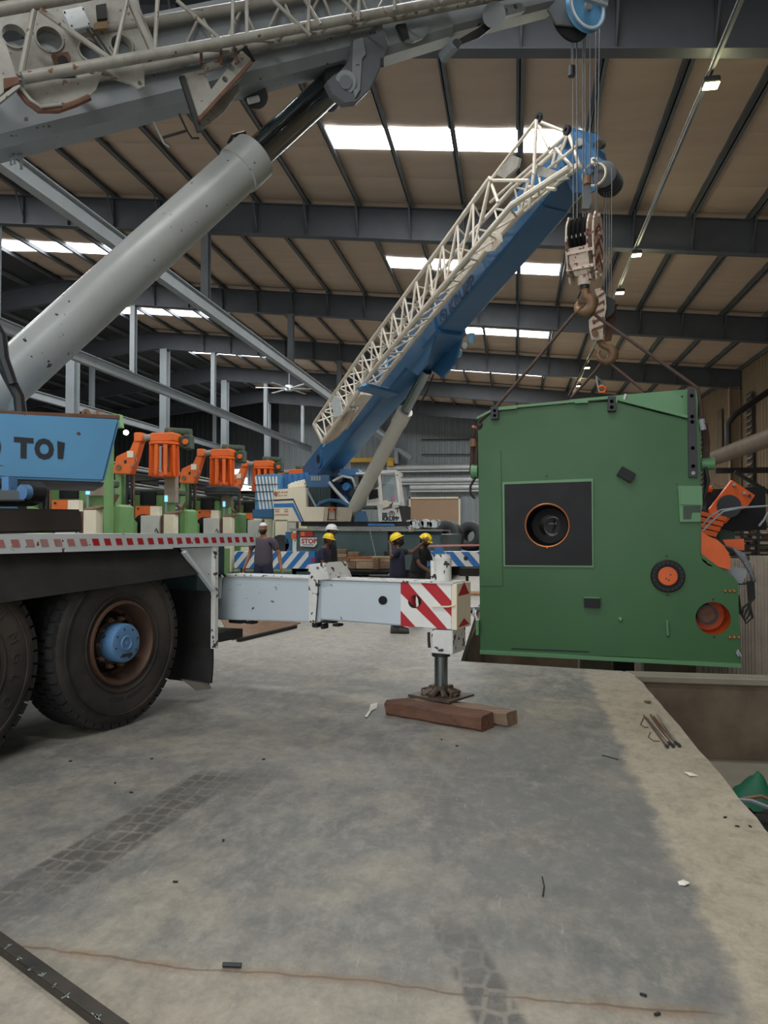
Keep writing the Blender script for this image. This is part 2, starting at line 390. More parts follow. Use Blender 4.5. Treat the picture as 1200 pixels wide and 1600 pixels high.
    b.inputs['Specular IOR Level'].default_value = .4
    return m
M_floor = floor_material()

def chipped(a, b, n, amp):
    a = V(a); b = V(b); d = (b-a); nrm = V((-d.y, d.x, 0)).normalized(); out = [a]
    for i in range(1, n):
        t = (i+random.uniform(-.3, .3))/n; out.append(a+d*t+nrm*random.uniform(-amp, amp))
    return out
ol = [V((-50, -16, 0)), V((1.36, -16, 0)), V((1.36, 2, 0))]
ol += chipped((1.36, 3, 0), (1.36, 8.9, 0), 26, .008) + [V((1.345, 9.0, 0)), V((1.33, 9.12, 0)), V((1.345, 9.2, 0)), V((1.30, 9.38, 0)), V((1.22, 9.46, 0))]
ol += chipped((1.12, 9.47, 0), (-.69, 9.82, 0), 10, .008) + [V((-.69, 9.83, 0)), V((-.82, 17.4, 0)), V((2.2, 17.4, 0)), V((2.2, 13.55, 0)), V((5, 13.55, 0)), V((5, -16, 0)), V((16, -16, 0)), V((16, 72, 0)), V((-50, 72, 0))]
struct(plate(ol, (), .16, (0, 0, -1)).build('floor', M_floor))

# the pit
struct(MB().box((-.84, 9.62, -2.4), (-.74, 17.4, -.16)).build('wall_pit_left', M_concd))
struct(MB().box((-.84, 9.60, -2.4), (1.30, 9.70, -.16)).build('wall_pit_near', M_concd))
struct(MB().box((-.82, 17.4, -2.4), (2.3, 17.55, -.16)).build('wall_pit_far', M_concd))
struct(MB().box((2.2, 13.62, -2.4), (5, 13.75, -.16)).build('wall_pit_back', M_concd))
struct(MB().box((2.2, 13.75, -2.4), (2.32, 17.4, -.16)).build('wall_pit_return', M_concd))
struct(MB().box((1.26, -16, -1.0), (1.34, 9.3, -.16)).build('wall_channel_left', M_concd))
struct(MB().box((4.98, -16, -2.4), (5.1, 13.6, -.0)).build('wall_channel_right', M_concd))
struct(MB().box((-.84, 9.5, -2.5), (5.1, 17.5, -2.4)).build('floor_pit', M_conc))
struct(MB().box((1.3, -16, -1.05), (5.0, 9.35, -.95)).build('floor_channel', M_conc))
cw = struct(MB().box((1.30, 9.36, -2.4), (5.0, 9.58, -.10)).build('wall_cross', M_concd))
MB().cbox((1.28, 9.30, -.10), (5.0, 9.60, -.02), .012).build('kerb_cap', M_conc, cw)
for (xa, w, h) in ((1.75, .5, .20), (2.35, .05, .30), (2.75, .07, .28)):
    MB().box((xa, 9.352, -.10-h), (xa+w, 9.362, -.10)).build('damp_stain', M_dark, cw) if False else None

# ---- roof
deck = MB(); deck.loft([[(x, -16, roofz(x)+.06) for x in (12.5, -21, -50)], [(x, 68, roofz(x)+.06) for x in (12.5, -21, -50)]], closed=False)
deck.loft([[(x, -16, roofz(x)+.12) for x in (12.5, -21, -50)], [(x, 68, roofz(x)+.12) for x in (12.5, -21, -50)]], closed=False)
ceil = struct(deck.build('ceiling', M_deck))
PX = [-1.51+1.65*k for k in range(-12, 9)]
for x in PX:
    z = roofz(x); p = MB()
    p.box((x-.012, 0, z-.21), (x+.012, 66, z-.0)); p.box((x-.012, 0, z-.21), (x+.10, 66, z-.19)); p.box((x-.08, 0, z-.02), (x+.012, 66, z-.0))
    p.build('purlin', M_purlin, ceil)
p = MB()
for k in range(1, 16):
    x = -21.3-1.65*k; z = roofz(x); p.box((x-.02, 0, z-.2), (x+.06, 66, z))
p.build('far_purlins', M_purlin, ceil)['kind'] = 'stuff'
for ry in RAFT_Y[3:]:
    p = MB()
    for (xa, xb) in ((-21.0, 12.2), (-46, -21.0)):
        za = roofz(xa)-.2; zb = roofz(xb)-.2; d = .98
        p.hexa([(xa, ry-.008, za-d), (xb, ry-.008, zb-d), (xb, ry+.008, zb-d), (xa, ry+.008, za-d), (xa, ry-.008, za), (xb, ry-.008, zb), (xb, ry+.008, zb), (xa, ry+.008, za)])
        for dz in (0, -d):
            p.hexa([(xa, ry-.15, za+dz-.02), (xb, ry-.15, zb+dz-.02), (xb, ry+.15, zb+dz-.02), (xa, ry+.15, za+dz-.02), (xa, ry-.15, za+dz), (xb, ry-.15, zb+dz), (xb, ry+.15, zb+dz), (xa, ry+.15, za+dz)])
    p.build('rafter', M_rafter, ceil)
    if 10 < ry < 45:
        p = MB()
        for k in range(-10, 8):
            x = -1.51+1.65*k; z = roofz(x)-.2; p.box((x-.006, ry-.14, z-.98), (x+.006, ry+.14, z))
            p.beam((x, ry-.02, z-.9), (x, ry-.55, z-.02), .04, .04)        # fly brace
        p.build('web_stiffener', M_rafter, ceil)['kind'] = 'stuff'
# insulated roof sheets between the purlins, each sagging a little
def sheet_mesh(L, seed):
    rnd = random.Random(seed); W2 = 1.65/2; mb = MB(); rows = []
    ny = 6
    for j in range(ny+1):
        t = j/ny; y = -L/2+L*t; row = []
        for i in range(5):
            s = i/4; x = -W2+.02+(1.65-.04)*s
            sag = -.045*math.sin(math.pi*s)*(0.35+.65*math.sin(math.pi*t))+(rnd.uniform(-.010, .010) if 0 < j < ny else .03)
            row.append((x, y, sag-SLOPE*x-.012))
        rows.append(row)
    mb.loft(rows, closed=False)
    me = bpy.data.meshes.new('roof_sheet'); me.from_pydata([tuple(v) for v in mb.v], [], mb.f); me.shade_smooth(); me.materials.append(M_sheet); return me
segs = [(0, 2.2), (2.2, 4.95), 'sky', (6.05, 7.8), (7.8, 9.55)]
meshes = {}
rest = MB(); nsheet = 0
for ry in RAFT_Y[3:9]:
    for si, sg in enumerate(segs):
        for k, x in enumerate(PX[:-1]):
            xm = x+.825
            if sg == 'sky':
                issky = any(a-.3 < xm < b+.3 for a, b in SKY_BANDS); a, b_ = SKY_OFF
            else: issky = False; a, b_ = sg
            L_ = b_-a; y = ry+(a+b_)/2; z = roofz(xm)
            if issky:
                if xm > -7: xa, xb = max(x+.05, -4.85), min(x+1.6, 1.65)
                else: xa, xb = x+.05, x+1.6
                q = MB().hexa([(xa, y-.55, roofz(xa)-.03), (xb, y-.55, roofz(xb)-.03), (xb, y+.55, roofz(xb)-.03), (xa, y+.55, roofz(xa)-.03), (xa, y-.55, roofz(xa)), (xb, y-.55, roofz(xb)), (xb, y+.55, roofz(xb)), (xa, y+.55, roofz(xa))])
                q.build('skylight_panel', M_sky, ceil); continue
            if ry < 10 or xm < -17 and ry > 40 or ry > 50:
                W2 = .82
                rest.add([(xm-W2, y-L_/2, z+SLOPE*W2-.01), (xm+W2, y-L_/2, z-SLOPE*W2-.01), (xm+W2, y+L_/2, z-SLOPE*W2-.01), (xm-W2, y+L_/2, z+SLOPE*W2-.01), (xm, y, z-.05)], [(0, 1, 4), (1, 2, 4), (2, 3, 4), (3, 0, 4)])
                continue
            key = (round(L_, 2), (k+si) % 3)
            if key not in meshes: meshes[key] = sheet_mesh(L_, hash(key) % 1000)
            nsheet += 1
            if nsheet > 299:
                rest.add([v.co+V((xm, y, z)) for v in meshes[key].vertices], [tuple(p_.vertices) for p_ in meshes[key].polygons]); continue
            o = bpy.data.objects.new('roof_sheet', meshes[key]); COL.objects.link(o); o.parent = ceil
            o.location = wmat(ceil).inverted() @ V((xm, y, z))
rest.build('far_roof_sheets', M_sheet, ceil)['kind'] = 'stuff'

# ---- walls
def ribbed(name, a, b, z0, z1, pitch, m, depth=.04):
    a = V(a); b = V(b); d = (b-a); L_ = d.length; d.normalize(); n = V((-d.y, d.x, 0)); k = int(L_/pitch); bot = []
    for i in range(k):
        t = i*pitch
        for f, dd in ((0, 0), (.55, 0), (.65, depth), (.9, depth)): bot.append(a+d*(t+f*pitch)+n*dd)
    bot.append(b)
    mb = MB(); mb.loft([[p+V((0, 0, z0)) for p in bot], [p+V((0, 0, z1)) for p in bot]], closed=False)
    return struct(mb.build(name, m))
ribbed('wall_right', (11.75, -16, 0), (11.75, 67, 0), 0, 10.6, .45, M_wallt, .07)
ribbed('wall_far', (12, 66.5, 0), (-21, 66.5, 0), 0, 13.6, .5, M_wallg, .06)
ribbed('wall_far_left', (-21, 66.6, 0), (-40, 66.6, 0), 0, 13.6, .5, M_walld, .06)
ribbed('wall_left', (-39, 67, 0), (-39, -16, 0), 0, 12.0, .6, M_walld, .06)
# wall sheeting rails seen on the far wall
w = MB()
for z in (8.3, 9.6): w.tube([(-8, 66.2, z), (-2, 66.2, z-.08), (4, 66.2, z), (8, 66.2, z+.15)], .05, 6)
tag(w.build('wall_cable', M_dark), 'thin dark cables strung across the upper far wall', 'cable')
# columns
M_col = M_steel
for i, y in enumerate((33.0, 42.6, 52.2, 61.8)):
    x = -20.5; c = MB().ibeam((x, y, 0), (x, y, roofz(x)-1.2), .42, .5, (0, 1, 0), tf=.03, tw=.02); c.box((x-.3, y-.35, 0), (x+.3, y+.35, .04))
    struct(c.build('trim_%d' % (i+1), M_col))['label'] = 'tall grey steel column of the left aisle'
for i, y in enumerate((33.0, 42.6, 52.2)):
    x = 11.3; c = MB().ibeam((x, y, 0), (x, y, roofz(x)-1.1), .4, .5, (1, 0, 0), tf=.03, tw=.02)
    struct(c.build('trim_%d' % (i+5), M_wallt))
# crane rails with their hangers
def railbeam(x, z, h, m, y0, label):
    t = empty('runway_beam', (x, y0, z)); tag(t, label, 'beam', None)
    MB().ibeam((x, y0, z), (x, 64.6, z), .24, h, tf=.03, tw=.02).build('beam', m, t)
    MB().beam((x, y0, z+h/2+.03), (x, 64.6, z+h/2+.03), .07, .06).build('rail', M_dark, t)
    for y in RAFT_Y[5:]:
        zt = roofz(x)-1.18
        MB().ibeam((x, y, z+h/2), (x, y, zt), .24, .26, (0, 1, 0), tf=.02, tw=.015).build('hanger', m if x < -10 else M_dsteel, t)
        MB().box((x-.18, y-.16, zt-.04), (x+.18, y+.16, zt)).build('hanger_plate', M_dsteel, t)
railbeam(-9.87, 8.95, .44, M_dsteel if False else M_steel, 5.5, 'nearest long grey runway beam hung under the roof rafters')
railbeam(-17.45, 8.75, .44, M_steel, 12, 'middle long grey runway beam hung left of the nearest one')
railbeam(-25.2, 8.9, .44, M_steel, 20, 'farthest grey runway beam, running behind the tall columns')
# louvres on the right wall
for i, (y, za, zb) in enumerate(((40.6, 3.6, 8.55), (50.6, 3.6, 8.6))):
    wd = MB().box((11.50, y-.45, za), (11.56, y+.45, zb)).build('window_%d' % (i+1), M_walld); struct(wd)
    me = None
    n = 16
    for k in range(n):
        z = za+(k+.5)*(zb-za)/n
        MB().hexa([(11.42, y-.42, z-.10), (11.50, y-.42, z+.02), (11.50, y+.42, z+.02), (11.42, y+.42, z-.10), (11.42, y-.42, z-.08), (11.50, y-.42, z+.04), (11.50, y+.42, z+.04), (11.42, y+.42, z-.08)]).build('slat', M_wallt, wd)
wd = MB().box((11.55, 46, 6.4), (11.6, 47, 8.6)).build('window_3', M_duct); struct(wd)
# duct and brackets on the right
t = empty('wall_duct', (9, 29, 5)); tag(t, 'long brown round duct running beside the tan right wall', 'duct')
MB().cyl((9, 20, 5.0), (9, 38.2, 5.0), .33, n=20).build('duct_pipe', M_duct, t, smooth=True)
MB().cyl((9, 38.1, 5.0), (9, 38.5, 5.0), .38, n=20).build('end_cap', M_pgreen, t, smooth=True)
MB().tube([(9.3, 36, 5.2), (9.3, 36, 6.4), (9.6, 36, 6.8), (11.2, 36.6, 7.9)], .14, 8).build('pipe_bend', M_dark, t, smooth=True)
MB().beam((9, 37, 4.4), (11.6, 37, 4.4), .25, .25).build('bracket', M_dark, t)
MB().beam((9.3, 35, 4.2), (11.4, 35, 2.8), .15, .15).build('brace', M_dark, t)
# far pipes
for i, (z, x0, lab) in enumerate(((7.16, -11.0, 'topmost long white pipe across the far wall'), (6.08, -10.0, 'middle long white pipe across the far wall'), (5.43, -9.0, 'lowest long white pipe across the far wall'))):
    t = empty('lagged_pipe', (x0, 66, z)); tag(t, lab, 'pipe', None)
    MB().cyl((x0, 66, z), (3.0, 66, z), .21, n=14).build('pipe', M_pipe, t, smooth=True)
    MB().beam((x0, 66, z-.32), (3.0, 66, z-.32), .1, .12).build('carrier_bar', M_pipe, t)
    for k in range(3): MB().beam((-5.5+k*3, 66.1, z-.3), (-5.5+k*3, 66.1, z-1.0), .05, .05).build('hanger_rod', M_steel, t)
dr = struct(MB().box((-8.95, 66.15, 0), (-4.8, 66.3, 4.45)).build('door_1', M_shut))
MB().box((-9.1, 66.05, 0), (-8.95, 66.3, 4.6)).build('door_frame', M_cream, dr); MB().box((-9.1, 66.05, 4.45), (-4.65, 66.3, 4.6)).build('door_frame', M_cream, dr)
MB().box((-4.8, 66.05, 0), (-4.65, 66.3, 4.6)).build('door_frame', M_cream, dr)
# overhead travelling crane in the far bay
t = empty('overhead_crane', (-11, 66, 7.7)); tag(t, 'small yellow overhead travelling crane in front of the far wall', 'crane')
MB().box((atY(545, 717, 66).x, 65.7, 7.7), (atY(622, 717, 66).x, 66.3, 8.05)).build('bridge_girder', mat('yellow_paint', 'c7a032', .5), t)
MB().box((atY(606, 717, 66).x, 65.5, 7.3), (atY(616, 717, 66).x, 66.0, 7.7)).build('hoist', mat('yellow_paint', 'c7a032', .5), t)
MB().box((atY(618, 717, 66).x, 65.4, 7.5), (atY(623, 717, 66).x, 66.3, 8.6)).build('end_carriage', M_steel, t)
# diagonal far brace and post
tag(MB().beam(atY(572, 668, 65.6), atY(643, 716, 65.6), .3, .35).build('diagonal_brace', M_steel), 'grey diagonal brace beam left of the far white pipes', 'beam')
# ceiling fan
t = empty('ceiling_fan', tuple(atY(452, 607, 50))); tag(t, 'large white six-blade ceiling fan hanging far back under the roof', 'fan')
c = t.location
MB().cyl(c-V((0, 0, .15)), c+V((0, 0, .2)), .28, n=14).build('fan_motor', M_white, t); MB().cyl(c+V((0, 0, .2)), c+V((0, 0, 2.2)), .05, n=8).build('down_rod', M_dsteel, t)
for k in range(6):
    a = k*math.pi/3+.3; d = V((math.cos(a), math.sin(a), 0)); s_ = V((-d.y, d.x, 0))
    MB().obox(c+d*1.2, d, s_, (0, 0, 1), (1.05, .11, .015)).build('blade', M_white, t)
# lamps in a line under the roof
tr = empty('lamp_trunking', (3.5, 12, 9.85)); tag(tr, 'long dark conduit under the right roof carrying the yellow lamps', 'conduit')
MB().beam((3.5, 6, 9.88), (3.5, 64, 9.88), .05, .05).build('conduit', M_dsteel, tr)
MB().tube([(3.42, 6, 9.86), (3.42, 20, 9.83), (3.42, 40, 9.86), (3.42, 64, 9.86)], .012, 6).build('cable', M_steel, tr)
LY = (14.4, 23.0, 26.6, 38.6, 43.4, 48.0, 53.0)
LN = ('largest and nearest', 'second nearest', 'third nearest, close to the hook', 'fourth', 'fifth', 'sixth', 'farthest')
lamp0 = None
for y, nm in zip(LY, LN):
    t = empty('high_bay_lamp', (3.5, y, 9.62)); tag(t, nm+' square yellow-glowing lamp in the row under the right roof', 'lamp', 'high-bay lamps under the right roof')
    MB().cbox((3.36, y-.12, 9.66), (3.64, y+.12, 9.78), .02).build('housing', M_dark, t)
    MB().box((3.375, y-.105, 9.635), (3.625, y+.105, 9.66)).build('diffuser', M_lamp, t)
    MB().beam((3.5, y, 9.78), (3.5, y, 9.853), .04, .04).build('bracket', M_dark, t)
    l = bpy.data.lights.new('lamp_light', 'POINT'); l.energy = 25; l.color = (1, .95, .55); l.shadow_soft_size = .12
    lo = bpy.data.objects.new('lamp_light', l); COL.objects.link(lo); lo.parent = t; lo.location = (0, 0, -.1)
# ================================================================== near crane (left)
TA = math.radians(16.5); TD = V((math.sin(TA), math.cos(TA), 0)); TR = V((math.cos(TA), -math.sin(TA), 0)); TP = V((-3.34, 5.75, 0)); ZU = V((0, 0, 1))
def K(s, r, z): return TP+TD*s+TR*r+ZU*z
def Kp(x, y, r=0): return onpl(x, y, TP+TR*r, TR)            # pixel ray cut with the side plane
M_foot = mat('greasy_steel', '62564a', .5, .3, dirt=.6, dirtc='332b25', scale=7)
crane = empty('mobile_crane', tuple(K(-1, -1.3, 0)))
tag(crane, 'near mobile crane with grey telescopic boom and light blue counterweight, on black tyres', 'crane')

def fr(o, u): # disc frame
    return u
# wheels: tyre faces lie in the plane r=0
def wheel(s, lettering, lab):
    C = K(s, 0, .655); hub = empty('wheel', tuple(C), 0, None); hub.parent = crane; hub.location = tuple(wmat(crane).inverted() @ C)
    ax = -TR
    tyre = MB().lathe(C-ax*.0, ax, [(.05, .30), (.012, .335), (.0, .36), (-.004, .42), (-.006, .48), (.0, .53), (.005, .575), (.022, .61), (.05, .632), (.10, .640), (.30, .640), (.34, .632), (.37, .6), (.38, .48), (.36, .32), (.30, .29)], n=64, cap=False)
    tyre.build('tyre', M_tyre, hub, smooth=50)
    # raised sidewall rings
    r_ = MB()
    for rr in (.372, .545, .556): r_.lathe(C, ax, [(.004, rr-.003), (-.012, rr-.002), (-.012, rr+.002), (.004, rr+.003)], n=64, closedprof=True)
    r_.build('sidewall_ring', M_tyre, hub, smooth=30)
    tb = MB(); n = 46
    for i in range(n):
        a = 2*math.pi*i/n
        for row, (w0, w1) in enumerate(((.018, .085), (.10, .155), (.17, .225), (.24, .295), (.31, .365))):
            aa = a+(row % 2)*math.pi/n; da = 2*math.pi/n*.40
            def P(t, w, r): return C+ax*w+(TD*math.cos(t)+ZU*math.sin(t))*r
            ri = .60 if row in (0, 4) else .635; ro = .660
            e = .012 if row == 0 else 0
            tb.hexa([P(aa-da, w0-e*0+.008*(row == 0), ri), P(aa+da, w0+.008*(row == 0), ri), P(aa+da, w1, .63), P(aa-da, w1, .63), P(aa-da, w0+e, ro-e*.6), P(aa+da, w0+e, ro-e*.6), P(aa+da, w1, ro), P(aa-da, w1, ro)])
    tb.build('tread', M_tyred, hub)['kind'] = 'stuff'
    rim = MB().lathe(C, ax, [(.03, .335), (-.012, .322), (-.014, .305), (.012, .292), (.06, .278), (.13, .262), (.15, .235), (.12, .20), (.10, .17), (.10, .02), (.2, .02)], n=48, cap=False)
    rim.build('rim', M_rim, hub, smooth=40)
    MB().lathe(C, ax, [(.105, .152), (.100, .165), (.112, .205), (.138, .232)], n=40, cap=False).build('rim_centre', M_blackp, hub, smooth=30)
    for i in range(10):
        a = 2*math.pi*i/10; u = TD*math.cos(a)+ZU*math.sin(a); q = C+ax*.11+u*.187; n2 = MB(); n2.loft([[q+(TD*math.cos(t)+ZU*math.sin(t))*r_+TR*z_ for t in [math.pi*k/3 for k in range(6)]] for r_, z_ in ((.019, 0), (.019, .040), (.010, .042), (.010, .062))]); n2.build('wheel_nut', M_hook, hub)
        a += math.pi/10; u = TD*math.cos(a)+ZU*math.sin(a); q = C+ax*.145+u*.250; MB().cyl(q+TR*.004, q+TR*.012, .014, n=10).build('rim_opening', M_ink, hub)
    h = MB().lathe(C, -ax, [(-.12, .150), (.015, .150), (.032, .142), (.038, .13), (.036, .06), (.044, .055), (.044, .045), (.038, .04), (.038, .012), (.044, .010), (.044, .001)], n=40)
    h.build('hub_cap', M_hub, hub, smooth=35)
    b = MB()
    for i in range(8):
        a = 2*math.pi*(i+.3)/8; u = TD*math.cos(a)+ZU*math.sin(a); b.cyl(C+TR*.034+u*.115, C+TR*.042+u*.115, .007, n=6)
    b.obox(C+TR*.042+V((0, 0, -.09)), TD, TR, ZU, (.05, .004, .012)); b.build('hub_bolts', M_dark, hub)
    # lettering on the sidewall, letter by letter around the rim
    if lettering:
        a0 = math.radians(58); da = math.radians(18)
        for i, ch in enumerate(lettering):
            a = a0-i*da; u = TD*math.cos(a)+ZU*math.sin(a); tdir = TD*math.sin(a)-ZU*math.cos(a)
            text('raised_lettering', ch, M_tyre, hub, C+TR*.003+u*.425-tdir*.035, tdir, u, .105, thick=.016, offset=.0)
    else:
        u = V((0, 0, 1))
        for a_, w_ in ((-72, .20), (-100, .16)):
            a = math.radians(a_); u = TD*math.cos(a)+ZU*math.sin(a); tdir = TD*math.sin(a)-ZU*math.cos(a)
            MB().obox(C+u*.44, tdir, TR, u, (w_/2, .005, .030)).build('sidewall_badge', M_tyred, hub)
    hub.scale = (1.085,)*3; hub.location.z += .055
    return hub
w2 = wheel(.29, None, ''); w1 = wheel(-1.24, 'JINGLON', '')
w1['label'] = 'nearer wheel with raised lettering on its dusty sidewall'; w2['label'] = 'rear wheel with light blue hub cap'
# far side wheels
for s in (.30, -1.16):
    MB().lathe(K(s, -2.3, .655), -TR, [(.0, .2), (.0, .5), (.04, .64), (.08, .655), (.33, .655), (.36, .6), (.36, .2)], n=40).build('far_wheel', M_tyre, crane, smooth=40)
    MB().cyl(K(s, -.25, .655), K(s, -2.3, .655), .11, n=14).build('axle', M_dark, crane, smooth=True)
# chassis
def Kbox(mb, s0, s1, r0, r1, z0, z1):
    return mb.hexa([K(s0, r0, z0), K(s1, r0, z0), K(s1, r1, z0), K(s0, r1, z0), K(s0, r0, z1), K(s1, r0, z1), K(s1, r1, z1), K(s0, r1, z1)])
Kbox(MB(), -6, 2.0, -2.0, -.7, .75, 1.40).build('chassis', M_dark, crane)
dk = MB(); Kbox(dk, -6, 2.12, -2.75, .0, 1.58, 1.625); dk.build('deck_plate', M_whitech, crane)
ed = MB(); Kbox(ed, -6, .86, -.01, .03, 1.49, 1.63); Kbox(ed, .865, 2.13, -.01, .03, 1.50, 1.63); Kbox(ed, 2.09, 2.13, -1.3, .03, 1.50, 1.62); ed.build('deck_edge', M_white, crane)
s = -2.0; st = None
for i in range(30):
    s = -1.55+i*.1235
    if s > 2.06: break
    q = [K(s, .031, 1.535), K(s+.065, .031, 1.535), K(s+.045, .031, 1.590), K(s-.02, .031, 1.590)]
    mt = M_red if s > -.1 else mat('faded_red', 'b3706e', .6, dirt=.5, dirtc='a9a7a6', scale=8)
    plate(q, (), .002, TR).build('red_mark', mt, crane)
# fender, struts, mudguard
F = lambda pts, r, th, m, nm: plate([Kp(x, y, r) for x, y in pts], (), th, TR).build(nm, m, crane)
fe = MB(); a = [Kp(x, y, .03) for x, y in ((-40, 868), (287, 862), (309, 897), (-40, 934))]
inn = [K(-1.7, -.02, 1.49), K(1.02, -.02, 1.49), a[2]+TR*.0, a[3]]
fe.loft([[K(-1.9, -.04, 1.49), K(.98, -.04, 1.49)], [K(-1.9, .04, 1.10), a[2]+TR*.01]], closed=False)
fe.loft([[K(-1.9, -.05, 1.49), K(.98, -.05, 1.49)], [K(-1.9, .03, 1.10), a[2]]], closed=False)
fe.build('fender', M_black, crane)
MB().beam(Kp(287, 862, .02), Kp(332, 922, .02), .03, .045, TR).build('strut', M_white, crane)
MB().beam(K(1.49, .0, 1.50), K(1.49, .0, .50), .05, .05, TR).build('post', M_whitech, crane)
g_ = MB(); g_.hexa([K(1.05, -.62, 1.49), K(1.47, -.62, 1.49), K(1.47, -.60, 1.49), K(1.05, -.60, 1.49)]*1+[K(1.05, -.62, 1.49)]*0+[K(1.05, -.62, 1.5), K(1.47, -.62, 1.5), K(1.47, -.60, 1.5), K(1.05, -.60, 1.5)])
gus = plate([K(1.02, -.03, 1.49), K(1.47, -.03, 1.49), K(1.47, -.03, 1.05)], (), .01, TR); gus.build('gusset_plate', M_white, crane)
# mudguard behind the wheel: rubber sheet across the wheel width
mg = MB(); rows = []
for k in range(9):
    z = 1.06-.90*k/8; sw = 1.47-.02*math.sin(k*.8)
    rows.append([K(sw, -.02, z), K(sw-.03*(k > 5), -.25, z), K(sw-.02, -.55, z)])
mg.loft(rows, closed=False); rows2 = [[p+TD*.02 for p in r] for r in rows]; mg.loft(rows2, closed=False)
mg.build('mud_flap', M_black, crane)
MB().loft([[K(1.1+.02*k, -.10-.0*k, .26-.002*k*k), K(1.47, -.03-.02*k, .17+.0*k)] for k in range(2)]+[[K(1.25, -.02, .13), K(1.47, -.01, .11)]], closed=False).build('torn_rubber', mat('dusty_rubber', '77726a', .8, dirt=.5), crane)
Kbox(MB(), 1.55, 1.95, -.5, .0, .55, .64).build('tail_step', M_black, crane)
Kbox(MB(), 1.56, 2.0, -1.9, -.28, .95, 1.50).build('rear_crossmember', M_teal, crane)
# ---- outrigger beams
BP = V((-.68, 7.1, 0))
def Bp(x, y, off=0.0): return onpl(x, y, BP+TD*off, TD)       # plane of the outrigger's front face
def bpl(pts, off, th, nm, m, par, holes=()):
    return plate([Bp(x, y, off) for x, y in pts], holes, th, TD).build(nm, m, par)
outr = crane
def bhole(x, y, r, off): c = Bp(x, y, off); return circ(c, TR, ZU, r, 20)
ob = MB()
fo = -.17
bx = lambda pts, off, depth, nm, m, bev=.008: plate([Bp(x, y, off) for x, y in pts], (), depth, TD).build(nm, m, crane, bevel=bev)
bx([(338, 898), (500, 903), (500, 972), (338, 968)], fo-.02, .40, 'outrigger_housing', M_beam)
o1 = plate([Bp(x, y, fo) for x, y in ((497, 905), (706, 912), (706, 984), (497, 968))], [bhole(598, 938, .036, fo), bhole(648, 940, .055, fo)], .012, TD).build('outrigger_beam', M_beam, crane)
b2 = MB(); c4 = [Bp(x, y, fo) for x, y in ((497, 905), (706, 912), (706, 984), (497, 968))]
for a_, b_ in ((0, 1), (2, 3), (1, 2)):
    p0, p1 = c4[a_], c4[b_]; b2.hexa([p0, p1, p1+TD*.32, p0+TD*.32]+[q+(V((0, 0, -.012)) if (a_, b_) == (0, 1) else V((0, 0, .012)) if (a_, b_) == (2, 3) else -TR*.012) for q in (p0, p1, p1+TD*.32, p0+TD*.32)])
b2.add([q+TD*.32 for q in c4]+[q+TD*.30 for q in c4], [(0, 1, 2, 3), (7, 6, 5, 4)]); b2.add([Bp(655, 925, .12), Bp(661, 925, .12), Bp(661, 950, .12), Bp(655, 950, .12)], [(0, 1, 2, 3)]) if False else None
b2.build('beam_box', M_beam, crane)
MB().obox((c4[0]+c4[1])/2+V((0, 0, .005))+TD*.15, (c4[1]-c4[0]).normalized(), TD, ZU, ((c4[1]-c4[0]).length/2+.02, .17, .006)).build('top_flange', M_whitech, crane)
MB().tube([Bp(338, 899, fo-.03), Bp(420, 901, fo-.03), Bp(498, 904, fo-.03)], .014, 6).build('weld_bead', M_whitech, crane)
# collar
plate([Bp(x, y, fo-.05) for x, y in ((482, 882), (506, 879), (515, 905), (497, 907), (493, 974), (482, 972))], [bhole(496, 888, .016, fo-.05)], .45, TD).build('collar', M_whitech, crane, bevel=.004)
MB().tube([Bp(498, 906, fo-.055), Bp(496, 940, fo-.055), Bp(493, 974, fo-.055)], .006, 6).build('collar_edge', M_black, crane)
for x, y, w, h in ((505, 972, 27, 5), (487, 977, 10, 9), (499, 980, 6, 8), (520, 978, 12, 4), (362, 972, 26, 6), (384, 974, 16, 4)):
    p = Bp(x, y, fo); MB().obox(p+TD*.1, TR, TD, ZU, (w*.0031, .05, h*.0031)).build('clip_block', M_black, crane, bevel=.006)
MB().tube([Bp(348, 900, fo-.06), Bp(344, 905, fo-.06), Bp(343, 935, fo-.06)], .02, 8).build('hose', M_white, crane)
# hazard decal
ho = fo-.003
P_ = lambda *pts: plate([Bp(x, y, ho) for x, y in pts], (), .002, TD)
P_((626, 910), (705, 912.5), (705, 983), (626, 978)).build('hazard_panel', M_wstripe, crane)
ho = fo-.006
for pts in (((626, 910), (637, 910.3), (699, 983), (683, 982), (626, 927)), ((657, 911), (681, 911.8), (705, 939), (705, 963)), ((626, 954), (649, 979.5), (626, 978.3))):
    P_(*pts).build('red_stripe', M_red, crane)
P_(*[(648+10.4*math.cos(t*math.pi/10), 940+10.4*math.sin(t*math.pi/10)) for t in range(20)]).build('round_hole', M_blackp, crane)
ho = fo-.009
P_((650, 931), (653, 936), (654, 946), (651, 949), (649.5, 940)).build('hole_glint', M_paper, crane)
P_(*[(598+6.8*math.cos(t*math.pi/10), 938+6.8*math.sin(t*math.pi/10)) for t in range(20)]).build('round_hole', M_blackp, crane)
